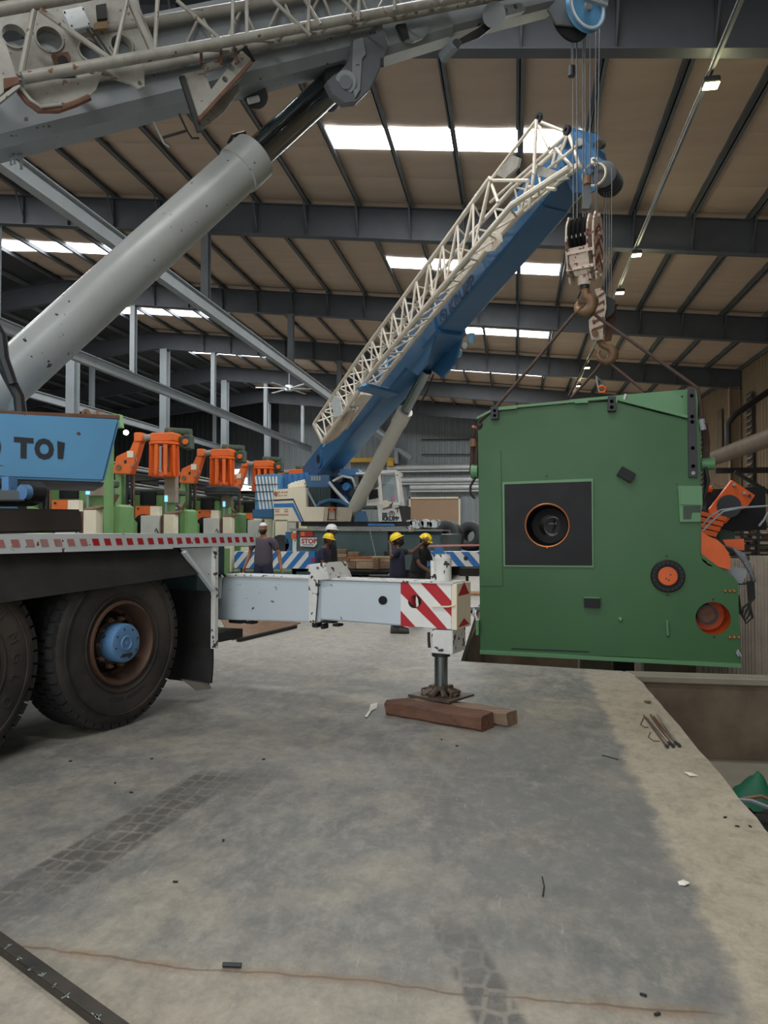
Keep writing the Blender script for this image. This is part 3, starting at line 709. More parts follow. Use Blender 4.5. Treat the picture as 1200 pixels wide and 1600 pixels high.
# beam head
e0 = Bp(706, 912, fo); e1 = Bp(706, 984, fo)
hd = MB(); hd.hexa([e1-TD*.01, e1+TR*.05-TD*.01, e1+TR*.05+TD*.36, e1+TD*.36, e0-TD*.01, e0+TR*.05-TD*.01, e0+TR*.05+TD*.36, e0+TD*.36]); hd.build('head_plate', M_cream, crane, bevel=.004)
for zc, hh in ((e1.z+.30, .12), (e1.z+.02, .07)):
    q = e1+TR*.051; MB().add([V((q.x, q.y, zc-.12*0))+TD*.02, V((q.x, q.y, zc))+TD*.32, V((q.x, q.y, zc+hh))+TD*.18], [(0, 1, 2)]).build('red_mark', M_red, crane)
MB().tube([Bp(675, 948, fo-.02), Bp(700, 948, fo-.025), Bp(711, 946, fo-.02)], .008, 6).build('handle', M_cream, crane)
JC = BP+ZU*0
plate([Bp(x, y, fo) for x, y in ((674, 984), (707, 985), (707, 1023), (673, 1020))], (), .34, TD).build('jack_housing', M_whitech, crane, bevel=.006)
MB().lathe(Bp(692, 912, .0)-ZU*.0, ZU, [(0, .080), (.24, .080), (.25, .072), (.27, .070), (.27, .01)], n=24).build('jack_top', M_whitech, crane, smooth=35)
MB().cyl(Bp(677, 912, -.03), Bp(676, 876, -.03), .022, n=10).build('jack_pipe', M_whitech, crane, smooth=True)
jt = MB()
for k in range(5): jt.obox(Bp(684+k*4, 872+(k % 2)*3, 0), TR, TD, ZU, (.012, .03, .012))
jt.build('jack_fittings', M_hook, crane)
MB().tube([Bp(670, 988, -.2), Bp(670, 1000, -.2), Bp(671, 1012, -.2)], .014, 6).build('latch', M_black, crane)
jx = atz(692, 1073, .22); jx = BP.copy()
MB().cyl(jx+ZU*.20, jx+ZU*.56, .062, n=24).build('jack_rod', M_chrome, crane, smooth=True)
MB().cyl(jx+ZU*.50, jx+ZU*.535, .085, n=20).build('gland_ring', M_dark, crane, smooth=40)
ft = empty('jack_foot', (0, 0, 0)); ft.parent = crane; ft.location = tuple(wmat(crane).inverted() @ (jx+ZU*.130)); FT = jx+ZU*.130
m45 = math.radians(30); fx = V((math.cos(-m45), math.sin(-m45), 0)); fy = V((-fx.y, fx.x, 0))
MB().obox(FT+ZU*.010, fx, fy, ZU, (.23, .20, .010)).build('foot_plate', M_foot, ft)
MB().obox(FT+ZU*.085, fx, fy, ZU, (.085, .08, .022)).build('socket', M_foot, ft, bevel=.006)
for a_ in range(8):
    u = V((math.cos(a_*math.pi/4+.3), math.sin(a_*math.pi/4+.3), 0)); MB().cyl(FT+u*.06+ZU*.075, FT+u*.17+ZU*.02, .026, .032, n=10).build('gusset_tube', M_foot, ft, smooth=True)
for sg in (-1, 1):
    q = FT+fx*.16*sg+fy*-.02; MB().tube([q+fy*.08+ZU*.02, q+fy*.08+ZU*.06, q-fy*.06+ZU*.06, q-fy*.06+ZU*.02], .008, 6).build('lifting_handle', M_rust, ft)
# second outrigger further along, only its root shows
# ---- things on the deck: black rubber block, hoses, winch
def Kpl(pts, r, th, nm, m, par=None, bev=.0): return plate([Kp(x, y, r) for x, y in pts], (), th, -TR).build(nm, m, par, bevel=bev)
blk = Kpl([(-60, 793), (128, 796), (131, 831), (-60, 835)], -.02, .28, 'deck_block', mat('tarred_timber', '2b2522', .8, dirt=.5, dirtc='4c4038', scale=2, bump=.4), None, .015)
tag(blk, 'long black timber block lying on the crane deck edge, left', 'block')
Kpl([(-60, 766), (42, 766), (42, 783), (-60, 783)], -.25, .2, 'deck_locker', M_boom, crane, .01)
MB().cyl(Kp(38, 769, -.3), Kp(62, 770, -.3), .085, n=18).build('air_tank', M_dark, crane, smooth=40)
MB().cyl(Kp(34, 769, -.22), Kp(44, 769, -.22), .06, n=12).build('valve', M_hub, crane, smooth=40)
Kpl([(-60, 783), (70, 784), (52, 791), (-60, 790)], -.3, .3, 'underplate', M_black, crane)
MB().beam(Kp(15, 745, -.45), Kp(15, 768, -.45), .08, .08, TR).build('support_post', M_hub, crane)
# ---- superstructure
BA = math.radians(55); BD = V((math.sin(BA), math.cos(BA), 0)); BN = V((math.cos(BA), -math.sin(BA), 0)); TIP = V((1.0, 10.7, 0))
def Q(b, n, z): return TIP+BD*b+BN*n+ZU*z
def Qp(x, y, n): return onpl(x, y, TIP+BN*n, BN)
def qpl(pts, n, th, nm, m, par=None, holes=(), bev=0.0, sgn=-1):
    return plate([Qp(x, y, n) for x, y in pts], [circ(Qp(hx, hy, n), BD, ZU, hr, 22) for hx, hy, hr in holes], th, BN*sgn).build(nm, m, par or crane, bevel=bev)
cw_ = qpl([(-150, 638), (188, 655), (163, 753), (-150, 742)], 1.3, .9, 'counterweight', M_cwt, bev=.02)
for ch_, px_, py_ in (('0', -23, 711.5), ('T', 23, 713), ('O', 54, 714.5)):
    text('counterweight_lettering', ch_, M_ink, cw_, Qp(px_, py_, 1.302), Qp(100, 714, 1.3)-Qp(-17, 706, 1.3), ZU, .215, thick=.006, xscale=(.80 if ch_ == 'O' else .98), offset=.012)
ptsI = [(89.5, 689), (101, 692), (98, 717), (90, 716.5)]
plate([Qp(x, y, 1.304) for x, y in ptsI], (), .004, BN).build('counterweight_lettering', M_ink, cw_)
qpl([(-150, 742), (163, 754), (160, 760), (-150, 751)], 1.28, .86, 'counterweight_foot', M_black)
MB().beam(Qp(-150, 640, 1.2), Qp(186, 653, 1.2), .12, .03).build('top_rail', M_rust, crane)
MB().tube([Qp(33, 650, .9), Qp(30, 620, .9), Qp(14, 590, .9), Qp(-20, 520, .9)], .05, 8).build('cab_frame', M_dark, crane, smooth=True)
qpl([(12, 640), (40, 643), (36, 618), (24, 604)], .7, .02, 'cab_pane', M_glass)
MB().tube([Qp(-10, 505, 1.0), Qp(2, 525, 1.0), Qp(6, 560, 1.0), Qp(20, 600, 1.0)], .045, 8).build('cab_frame', M_dark, crane, smooth=True)
sb = MB(); sb.hexa([Q(-9.0, -1.2, 1.75), Q(-6.9, -1.2, 1.75), Q(-6.9, .9, 1.75), Q(-9.0, .9, 1.75), Q(-9.0, -1.2, 2.6), Q(-7.6, -1.2, 2.6), Q(-7.6, .9, 2.6), Q(-9.0, .9, 2.6)])
sb.build('slewing_platform', M_cwt, crane)
MB().cyl(Q(-8.0, -.1, 1.6), Q(-8.0, -.1, 1.78), .75, n=32).build('slew_ring', M_dark, crane, smooth=40)
# luffing cylinder
lc0 = Q(-7.9, 0, 2.22); 
A0 = Qp(0, 605, 0); A1 = Qp(399, 243, 0); A2 = Qp(531, 123, 0); dv = (A1-A0).normalized()
A0 = A0-dv*.9
MB().lathe(A0, dv, [(0, .20), (.2, .245)]+[((A1-A0).length-.30, .245), ((A1-A0).length-.29, .262), ((A1-A0).length-.015, .262), ((A1-A0).length, .24), ((A1-A0).length, .1)], n=40).build('luffing_cylinder', M_barrel, crane, smooth=35)
MB().cyl(A1-dv*.05, A2, .165, n=36).build('cylinder_rod', M_chrome, crane, smooth=40)
pp = MB(); off = (dv.cross(BN)).normalized()
for k, (dx, dz) in enumerate(((.14, -.02), (.15, .03))):
    s0 = BN*dx; 
    pp.tube([A1+BN*.20+off*(-.03+.05*k)-dv*.05, A2+BN*.19+off*(-.03+.05*k)-dv*.25], .012, 6)
pp.build('rod_pipe', M_chrome, crane)
MB().tube([A1-dv*.15-off*.27, A1-dv*.05-off*.30, A1+dv*.1-off*.24], .02, 6).build('hose', M_dark, crane)
# boom: base section and telescoped inner sections
bs = Qp(0, 226, .38); be = Qp(600, 72, .38); bdv = (be-bs).normalized(); bup = BN.cross(bdv).normalized()
if bup.z < 0: bup = -bup
bs0 = bs-bdv*2.2
def boomsec(a, b, w0, h, nm, m, ch=.07, drop=0):
    rings = []
    for q in (a, b):
        q = q+bup*drop
        rings.append([q-BN*(w0*2-ch*0), q-bup*0+BN*(-ch), q+bup*ch, q+bup*h, q+bup*h-BN*w0*2])
    return MB().loft(rings).build(nm, m, crane)
b1 = boomsec(bs0, be, .20, .84, 'base_boom', M_boom, .09)
boomsec(Qp(598, 85, .34), Qp(712, 50, .34), .18, .68, 'second_boom_section', M_boom, .07, .0)
boomsec(Qp(700, 54, .31), Qp(880, 8, .28), .17, .56, 'third_boom_section', M_boom, .06, .03)
# boom collar with cylinder fork
qpl([(552, 62), (600, 48), (607, 72), (592, 112), (578, 140), (558, 160), (538, 162), (520, 148), (510, 128), (520, 118), (530, 112), (545, 96)], .44, .10, 'cylinder_fork', mat('dark_boom_paint', '60656b', .45, dirt=.3), bev=.01)
qpl([(552, 62), (600, 48), (607, 72), (592, 112), (578, 140), (558, 160), (538, 162), (520, 148), (510, 128), (520, 118), (530, 112), (545, 96)], -.34, .10, 'cylinder_fork', M_boom, bev=.01)
qpl([(553, 62), (567, 58), (572, 84), (566, 92), (563, 140), (556, 152), (550, 130)], .47, .03, 'fork_rib', M_boom, bev=.005)
MB().cyl(Qp(540, 128, .47), Qp(540, 128, -.45), .115, n=24).build('fork_pin', M_boom, crane, smooth=40)
MB().cyl(Qp(540, 128, .49), Qp(540, 128, .46), .07, n=20).build('pin_cap', M_dsteel, crane, smooth=40)
MB().lathe(Qp(531, 123, .2), -BN, [(0, .18), (.4, .18)], n=28).build('rod_eye', M_dark, crane, smooth=40)
MB().cyl(Qp(597, 92, .45), Qp(597, 104, .45), .02, n=8).build('small_lug', M_dark, crane)
cb = MB(); 
for t in (0,):
    q = be; cb.loft([[p for p in (q-bdv*.05-BN*.44-bup*.02, q-bdv*.05+BN*.03-bup*.02, q-bdv*.05+BN*.03+bup*.90, q-bdv*.05-BN*.44+bup*.90)], [p for p in (q+bdv*.06-BN*.44-bup*.02, q+bdv*.06+BN*.03-bup*.02, q+bdv*.06+BN*.03+bup*.90, q+bdv*.06-BN*.44+bup*.90)]])
cb.build('boom_collar', M_boom, crane)
# brackets on the inner sections
qpl([(628, 52), (640, 46), (668, 40), (671, 50), (662, 58), (648, 64), (634, 62)], .42, .06, 'rope_guide', M_boom, bev=.005)
qpl([(620, 38), (634, 36), (640, 60), (632, 62)], .43, .05, 'rope_guide', M_dark)
qpl([(703, 62), (716, 58), (722, 66), (716, 78), (708, 76)], .40, .3, 'roller_bracket', M_boom, bev=.01)
MB().cyl(Qp(713, 68, .42), Qp(713, 68, .1), .05, n=14).build('roller', M_dark, crane, smooth=40)
qpl([(715, 62), (745, 45), (765, 32), (775, 38), (750, 58), (720, 70)], .3, .05, 'angle_bar', M_dark)
qpl([(775, 10), (815, 4), (822, 16), (800, 22), (780, 28)], .42, .10, 'jib_lug', M_boom, holes=((790, 16, .03), (806, 10, .03)), bev=.004)
MB().cyl(Qp(772, 23, .5), Qp(772, 23, .3), .14, n=20).build('pivot_disc', M_boom, crane, smooth=40)
# dark round cable drum under the boom, its glint painted in as a white rod
MB().cyl(Qp(400, 150, .05), Qp(400, 150, -.3), .13, n=22).build('cable_drum', M_dark, crane, smooth=40)
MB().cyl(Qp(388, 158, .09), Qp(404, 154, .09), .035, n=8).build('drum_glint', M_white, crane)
# boom head with sheaves
hp = [(856, 14), (880, -12), (960, -30), (945, 20), (925, 40), (905, 42), (870, 38)]
qpl(hp, .30, .03, 'boom_head_plate', M_dsteel, bev=.004); qpl(hp, -.27, .03, 'boom_head_plate', M_dsteel)
for k in range(6):
    c_ = Qp(893, 28, .24-k*.095)
    MB().lathe(c_, -BN, [(0, .05), (0, .25), (.008, .30), (.022, .27), (.036, .30), (.044, .25), (.044, .05)], n=32).build('sheave', M_dark, crane, smooth=30)
c_ = Qp(917, 12, .42)
MB().lathe(c_, -BN, [(0, .02), (.0, .235), (-.015, .24), (-.02, .295), (.02, .265), (.06, .295), (.05, .2), (.05, .02)], n=40).build('side_sheave', M_cwt, crane, smooth=30)
MB().lathe(c_+BN*.022, -BN, [(0, .245), (-.004, .27), (.012, .292), (.02, .245)], n=40, closedprof=True).build('sheave_rim', M_white, crane, smooth=30)
MB().cyl(c_+BN*.05, c_-BN*.1, .05, n=14).build('sheave_pin', M_steel, crane, smooth=40)
MB().beam(Qp(910, -4, .5), Qp(948, 8, .5), .04, .05, BN).build('rope_keeper', M_steel, crane)
# ---- stowed lattice jib along the near side of the boom
jib = empty('lattice_jib', (0, 0, 0)); jib.parent = crane; jib.location = tuple(wmat(crane).inverted() @ Qp(35, 122, .8))
CH = {'lf': [Qp(35, 122, .85), Qp(300, 75, .82), Qp(600, 19, .75), Qp(900, -38, .65)],
      'uf': [Qp(-60, 28, .85), Qp(0, 15, .85), Qp(130, -8, .85), Qp(500, -95, .8), Qp(800, -125, .7)],
      'lr': [Qp(120, 125, .47), Qp(225, 107, .47), Qp(600, 31, .47), Qp(870, -22, .47)],
      'ur': [Qp(120, 56, .47), Qp(225, 37, .47), Qp(600, -28, .47), Qp(880, -75, .47)]}
def along(pts, t):
    Ls = [(pts[i+1]-pts[i]).length for i in range(len(pts)-1)]; T_ = sum(Ls)*t
    for i, l in enumerate(Ls):
        if T_ <= l or i == len(Ls)-1: return pts[i]+(pts[i+1]-pts[i])*(T_/l)
        T_ -= l
for k_, r_ in (('lf', .052), ('uf', .055), ('lr', .045), ('ur', .055)):
    MB().tube(CH[k_], r_, 12).build('chord', M_jib, jib, smooth=True)
def lace(A, B, n, r, t0=0, t1=1, ph=0):
    for i in range(n):
        ta = t0+(t1-t0)*(i+ph)/n; tb = t0+(t1-t0)*(i+.5+ph)/n; tc = t0+(t1-t0)*(i+1+ph)/n
        MB().cyl(along(A, ta), along(B, tb), r, n=8).build('lacing', M_jib, jib, smooth=True)
        if tc <= 1.01: MB().cyl(along(B, tb), along(A, min(tc, 1)), r, n=8).build('lacing', M_jib, jib, smooth=True)
uf = [Qp(50, 10, .85), Qp(200, -22, .85), Qp(500, -95, .8), Qp(800, -125, .7)]
for (x0, y0, x1, y1) in ((53, 16, 32, 120), (63, 15, 172, 92), (199, 0, 178, 92), (247, -20, 242, 80), (276, 0, 352, 68), (365, -40, 363, 64), (385, -40, 386, 60), (415, -10, 485, 55), (452, -40, 500, 38), (484, -60, 482, 50), (520, -20, 560, 28), (563, -60, 560, 32), (620, -50, 616, 17), (640, -50, 690, 3)):
    MB().cyl(Qp(x0, y0, .85), Qp(x1, y1, .82), .026 if x0 < 150 else .02, n=8).build('lacing', M_jib, jib, smooth=True)
MB().beam(Qp(200, -5, .80), Qp(238, 80, .80), .05, .05, BN).build('frame_post', M_jib, jib)
MB().beam(Qp(206, -5, .52), Qp(240, 76, .52), .05, .05, BN).build('frame_post', M_jib, jib)
lace(CH['lf'], CH['lr'], 9, .017, .22, .98); lace(CH['lr'], CH['ur'], 11, .017, .15, .98, .2); lace(CH['ur'], uf, 7, .018, .3, .98)
# left-end plates of the jib
qpl([(-60, 30), (60, 10), (215, -8), (232, 78), (120, 112), (30, 118), (-60, 60)], .50, .02, 'jib_end_plate', M_jib, jib, holes=((22, 55, .105), (77, 60, .115), (141, 78, .10), (190, 70, .10)))
for hx, hy, hr, w_ in ((22, 55, .105, .03), (77, 60, .115, .03), (190, 70, .10, .02), (141, 78, .10, .02)):
    MB().lathe(Qp(hx, hy, .52), -BN, [(0, hr+.012), (.10, hr+.012), (.10, hr-.004), (0, hr-.004)], n=28, closedprof=True).build('hole_ring', M_jib, jib, smooth=30)
qpl([(181, 52), (200, 52), (203, 76), (184, 80)], .36, .02, 'blue_plate', mat('worn_blue', '4a78c4', .5), jib)
qpl([(97, 16), (128, 9), (143, 40), (112, 47)], .62, .10, 'junction_box', M_white, jib, bev=.006)
for hx, hy in ((101, 19), (130, 14), (112, 40), (139, 37)): MB().cyl(Qp(hx, hy, .63), Qp(hx, hy, .61), .008, n=8).build('box_screw', M_dark, jib)
MB().tube([Qp(136, 45, .62), Qp(150, 65, .6), Qp(172, 92, .6)], .012, 6).build('hose', M_dark, jib)
MB().tube([Qp(143, 44, .62), Qp(156, 62, .6), Qp(176, 92, .6)], .012, 6).build('hose', M_dark, jib)
qpl([(80, 84), (106, 80), (111, 90), (109, 102), (88, 104)], .58, .05, 'pin_block', M_rust, jib, bev=.004)
MB().cyl(Qp(98, 95, .62), Qp(98, 95, .5), .045, n=16).build('pin', M_black, jib, smooth=40)
qpl([(147, 35), (170, 32), (168, 44), (148, 46)], .6, .04, 'pin_block', mat('brass_block', '8b7355', .5), jib, bev=.004)
qpl([(150, 8), (166, 5), (168, 28), (152, 30)], .55, .03, 'dark_cover', M_black, jib)
# guard tray under the end
qpl([(36, 126), (120, 122), (160, 112), (150, 140), (135, 155), (112, 161), (88, 160), (66, 166), (52, 158), (38, 140)], .72, .02, 'guard_tray', M_jib, jib)
MB().tube([Qp(30, 142, .8), Qp(42, 158, .8), Qp(60, 172, .8), Qp(90, 172, .8), Qp(118, 162, .8), Qp(140, 152, .8)], .030, 8).build('guard_edge', M_rust, jib, smooth=True)
MB().tube([Qp(33, 138, .84), Qp(48, 156, .84), Qp(64, 167, .84), Qp(96, 163, .84)], .016, 8).build('guard_bar', M_jib, jib, smooth=True)
qpl([(0, 55), (10, 70), (26, 118), (34, 124), (18, 132), (0, 150), (-40, 160), (-40, 30)], .88, .04, 'end_bracket', M_jib, jib, bev=.004)
qpl([(5, 122), (30, 119), (30, 130), (16, 136), (6, 140)], .93, .05, 'clevis', M_rust, jib, bev=.004)
MB().beam(Qp(-5, 162, .9), Qp(30, 134, .9), .03, .04, BN).build('clevis_bar', M_jib, jib)
# hanging lug
qpl([(140, 112), (226, 98), (226, 135), (216, 139), (204, 130), (180, 122)], .70, .04, 'hanging_lug', M_jib, jib, holes=((219, 130, .02),), bev=.004)
# V bracket holding jib to boom
qpl([(285, 116), (318, 108), (330, 140), (377, 78), (392, 92), (375, 124), (310, 182), (302, 176)], .62, .05, 'stowing_bracket', M_jib, crane, holes=((362, 106, .035), (352, 124, .03), (372, 96, .02)), bev=.004)
qpl([(310, 182), (372, 128), (374, 142), (350, 175), (312, 205)], .50, .03, 'stowing_bracket', M_jib, crane, bev=.004)
MB().beam(Qp(284, 120, .62), Qp(312, 206, .60), .05, .05, BN).build('bracket_edge', M_dark, crane)
MB().beam(Qp(310, 188, .65), Qp(392, 98, .65), .03, .06, BN).build('bracket_edge', M_rust, crane)
MB().beam(Qp(378, 76, .60), Qp(392, 100, .55), .10, .05, BN).build('bracket_flange', M_dark, crane)
for hx in (314, 345, 368): MB().cyl(Qp(hx, 76, .7), Qp(hx+1, 100, .7), .016, n=8).build('bracket_pin', M_rust, crane)
MB().cyl(Qp(318, 108, .62), Qp(345, 100, .62), .04, n=12).build('bracket_tube', M_jib, crane, smooth=True)
# hanging hook-like rods under boom
MB().tube([Qp(280, 178, .2), Qp(292, 204, .2), Qp(300, 216, .2), Qp(311, 216, .2)], .012, 6).build('bent_rod', M_dark, crane)
MB().tube([Qp(255, 215, .2), Qp(292, 204, .2)], .014, 6).build('bent_rod', M_dark, crane)
MB().tube([Qp(240, 190, .2), Qp(256, 224, .2), Qp(264, 230, .2)], .010, 6).build('hanging_hook', M_steel, crane)
MB().tube([Qp(22, 240, .1), Qp(23, 256, .1), Qp(17, 258, .1), Qp(17, 244, .1)], .010, 6).build('hanging_hook', M_steel, crane)
qpl([(31, 240), (36, 240), (36, 262), (31, 262)], .1, .05, 'hanging_tag', M_boom, crane)
# hoist ropes of near crane
def rope(x0, y0, x1, y1, Y0, Y1, par, r=.009, nm='hoist_rope'):
    MB().cyl(atY(x0, y0, Y0), atY(x1, y1, Y1), r, n=6).build(nm, M_rope, par)
for (xa, xb) in ((895, 896), (901, 902), (911, 911), (914, 915), (922, 922), (931, 930), (937, 932)):
    rope(xa, 45, xb, 350, 10.7, 10.72, crane)
cwt_ = MB().cyl(atY(893, 104, 10.6), atY(893, 119, 10.6), .05, n=14); cwt_.build('limit_weight', M_dark, crane, smooth=40)
rope(893, 40, 893, 104, 10.6, 10.6, crane, .006)

# ---- timber under the jack foot
def timber(name, c, ux, L_, W_, H_, m, lab, seed):
    rnd = random.Random(seed); ux = V(ux).normalized(); uy = V((-ux.y, ux.x, 0)); n = 9; rings = []
    for i in range(n+1):
        t = -L_/2+L_*i/n; j = [rnd.uniform(-.012, .012) for _ in range(12)]
        prof = [(-W_/2+.02, 0), (W_/2-.02, 0), (W_/2, .02), (W_/2, H_-.02), (W_/2-.025, H_), (-W_/2+.025, H_), (-W_/2, H_-.02), (-W_/2, .02)]
        rings.append([c+ux*(t+(rnd.uniform(-.012, .012) if i in (0, n) else 0))+uy*(a+j[k])+ZU*(max(b+(j[k+2] if b > .03 else 0), 0)) for k, (a, b) in enumerate(prof)])
    o = MB().loft(rings).build(name, m, None, smooth=30); return tag(o, lab, 'timber block', None)
pa = atz(606, 1118, 0); pb = atz(748, 1143, 0); ux = (pb-pa).normalized(); uy = V((-ux.y, ux.x, 0))
cc = (pa+pb)/2+uy*.10
timber('timber_block', cc, ux, (pb-pa).length+.06, .21, .128, M_wood, 'thick reddish-brown timber block in front under the crane jack foot', 3)
timber('timber_block', cc+uy*.245+ux*.08, ux, (pb-pa).length+.10, .20, .120, M_wood2, 'weathered splintered timber block behind, under the crane jack foot', 5)
# ================================================================== the hanging green machine
MA = math.radians(5.2); RM = V((math.cos(MA), -math.sin(MA), 0)); NM = V((math.sin(MA), math.cos(MA), 0)); MO = V((1.2, 10.3, 0))
mach = empty('machine_housing', (1.15, 11.2, .02))
tag(mach, 'huge green steel machine housing with black square and round opening, hanging over the pit', 'machine')
def Mq(x, y, n=0): return onpl(x, y, MO+NM*n, NM)
def cm(x, y): return (700+x/2.4, 580+y/2.4)        # coordinates measured on an enlarged view
def mpl(pts, n, th, nm, m, par=None, holes=(), bev=0.0, sg=1, big=True):
    P3 = [Mq(*(cm(*p) if big else p), n) for p in pts]
    hs = [circ(Mq(*(cm(h[0], h[1]) if big else h[:2]), n), RM, ZU, h[2], 36) for h in holes]
    return plate(P3, hs, th, NM*sg).build(nm, m, par or mach, bevel=bev)
body = [(112, 186), (180, 149), (400, 128), (600, 115), (640, 118), (895, 184), (940, 184), (945, 430), (945, 565), (946, 690), (955, 712), (975, 728), (1040, 748), (1072, 770), (1089, 800), (1090, 880), (1098, 1100), (740, 1074), (121, 1048)]
mpl(body, 0, .05, 'front_plate', M_green, holes=((372, 578, .282), (994, 927, .205)))
# rear box of the housing
D = 2.1
core = [(125, 190), (400, 140), (600, 130), (890, 200), (935, 200), (938, 690), (1070, 790), (1080, 1085), (740, 1060), (130, 1040)]
mpl(core, D-.05, .05, 'rear_plate', M_green, holes=((372+0, 578, .282),))
def wall_seg(a, b, nm, m=M_green, n0=.05, n1=D-.05, t=.04):
    p0 = Mq(*cm(*a), 0); p1 = Mq(*cm(*b), 0); d = (p1-p0).normalized(); u = d.cross(NM)
    q = [p0, p1, p1+u*t, p0+u*t]; MB().loft([[p+NM*n0 for p in q], [p+NM*n1 for p in q]]).build(nm, m, mach)
for a, b, nm in (((124, 190), (124, 1045), 'side_plate'), ((938, 190), (938, 690), 'side_plate'), ((938, 690), (1072, 790), 'side_plate'), ((1075, 790), (1086, 1090), 'side_plate'), ((124, 1044), (1090, 1086), 'bottom_plate'), ((124, 190), (600, 130), 'top_plate'), ((600, 130), (935, 195), 'top_plate')):
    wall_seg(a, b, nm)
# protruding top rims
def rim(a, b, h, dep, nm='top_rim', m=M_greenl):
    p0 = Mq(*cm(*a), 0); p1 = Mq(*cm(*b), 0); up = NM.cross((p1-p0).normalized()); up = up if up.z > 0 else -up
    q = [p0-NM*dep, p1-NM*dep, p1+NM*.3, p0+NM*.3]; MB().loft([q, [p+up*h for p in q]]).build(nm, m, mach, bevel=.004)
rim((112, 182), (180, 146), .030, .06); rim((190, 146), (480, 119), .035, .06); rim((475, 118), (600, 108), .03, .07); rim((635, 112), (895, 178), .035, .06)
mpl([(186, 146), (258, 140), (258, 130), (186, 136)], -.08, .05, 'rim_step', M_greenl); mpl([(475, 120), (525, 118), (525, 108), (475, 112)], -.09, .05, 'rim_step', M_greenl)
# rear upstand rising above the roof of the housing
mpl([(260, 140), (470, 105), (660, 88), (895, 68), (937, 66), (937, 200), (640, 125), (470, 128)], .30, .04, 'upstand_plate', M_greenl, holes=((878, 95, .013), (662, 110, .010)))
mpl([(655, 112), (662, 84), (670, 86), (662, 114)], .26, .04, 'stiffening_lug', M_white)
mpl([(118, 300), (198, 297), (205, 806), (122, 806)], -.02, .02, 'cover_strip', M_green, bev=.004)
# black bar with holes
bar = mpl([(899, 68), (928, 66), (937, 398), (903, 398)], -.05, .05, 'slotted_bar', M_bar, bev=.004)
for y in (92, 170, 190, 288, 356, 382): 
    c = Mq(*cm(914+(y-90)*.02, y), -.05); MB().cyl(c-NM*.002, c-NM*.004, .024, n=16).build('bar_hole', M_hole if y < 380 else M_steel, bar)
# black square panel with a frame, bore and copper ring
mpl([(204, 416), (544, 402), (546, 736), (209, 733)], -.035, .04, 'panel_frame', M_greenl, holes=((372, 578, .29),))
mpl([(211, 424), (538, 413), (541, 729), (214, 727)], -.045, .015, 'black_panel', M_blackp, holes=((372, 578, .285),), bev=.003)
cB = Mq(*cm(372, 578), -.05)
MB().lathe(cB, NM, [(-.01, .272), (-.015, .285), (-.01, .292), (.02, .292), (.02, .272)], n=48, closedprof=True).build('copper_ring', M_copper, mach, smooth=30)
MB().cyl(cB-ZU*.29, cB-ZU*.31-NM*.01, .018, n=8).build('ring_lug', M_copper, mach)
MB().lathe(cB, NM, [(.0, .275), (.7, .255), (.7, .16), (2.0, .16), (2.0, .15), (.69, .15), (.69, .245), (.0, .27)], n=40, closedprof=True).build('bore_tube', M_blackp, mach, smooth=30)
c2 = cB+NM*.9+RM*.03+ZU*.0
bg = MB(); bg.cyl(c2-NM*.02, c2+NM*.1, .12, n=20); bg.build('inner_flange', M_dark, mach, smooth=40)
MB().beam(c2-NM*.05-RM*.05+ZU*.03, c2-NM*.05+RM*.06+ZU*.03, .02, .02).build('inner_clamp', M_steel, mach); MB().tube([c2-NM*.04+RM*.02+ZU*.09, c2-NM*.06+RM*.03, c2-NM*.04+RM*.0-ZU*.08], .012, 6).build('inner_pipe', M_chrome, mach)
# small black brackets
def mbox(x, y, w, h, dep, m, nm, ang=0, par=None):
    c = Mq(*cm(x, y), -dep/2); a = math.radians(ang); u = RM*math.cos(a)+ZU*math.sin(a); w_ = -RM*math.sin(a)+ZU*math.cos(a)
    return MB().obox(c, u, NM, w_, (w/2, dep/2, h/2)).build(nm, m, par or mach, bevel=.006)
b_ = mbox(175, 157, .10, .17, .10, M_bar, 'lifting_bracket'); 
for dy in (-9, 9): c = Mq(*cm(175, 157+dy), -.10); MB().cyl(c-NM*.001, c-NM*.004, .022, n=14).build('bracket_hole', M_hole, b_)
b_ = mbox(614, 124, .10, .19, .12, M_bar, 'lifting_bracket')
for dy in (-11, 11): c = Mq(*cm(614, 124+dy), -.12); MB().cyl(c-NM*.001, c-NM*.004, .024, n=14).build('bracket_hole', M_hole, b_)
mbox(668, 388, .20, .13, .12, M_blackp, 'rubber_stop', -32); mpl([(640, 368), (655, 356), (700, 382), (694, 388)], -.121, .12, 'stop_shelf', M_greenl) if False else None
mbox(540, 867, .20, .13, .10, M_blackp, 'rubber_stop'); mbox(540, 849, .21, .012, .11, M_greenl, 'stop_shelf')
mbox(112, 960, .04, .20, .12, M_greenl, 'side_tab')
# right hand block with cut-out
mpl([(863, 430), (952, 430), (955, 503), (948, 530), (948, 565), (870, 566)], -.06, .06, 'edge_block', M_greenl, bev=.005)
mpl([(882, 505), (948, 505), (948, 530), (915, 530), (912, 555), (882, 556)], -.064, .01, 'block_recess', M_pdark)
mpl([(870, 430), (953, 430), (955, 503), (872, 500)], -.085, .03, 'block_cover', M_greenl, bev=.004)
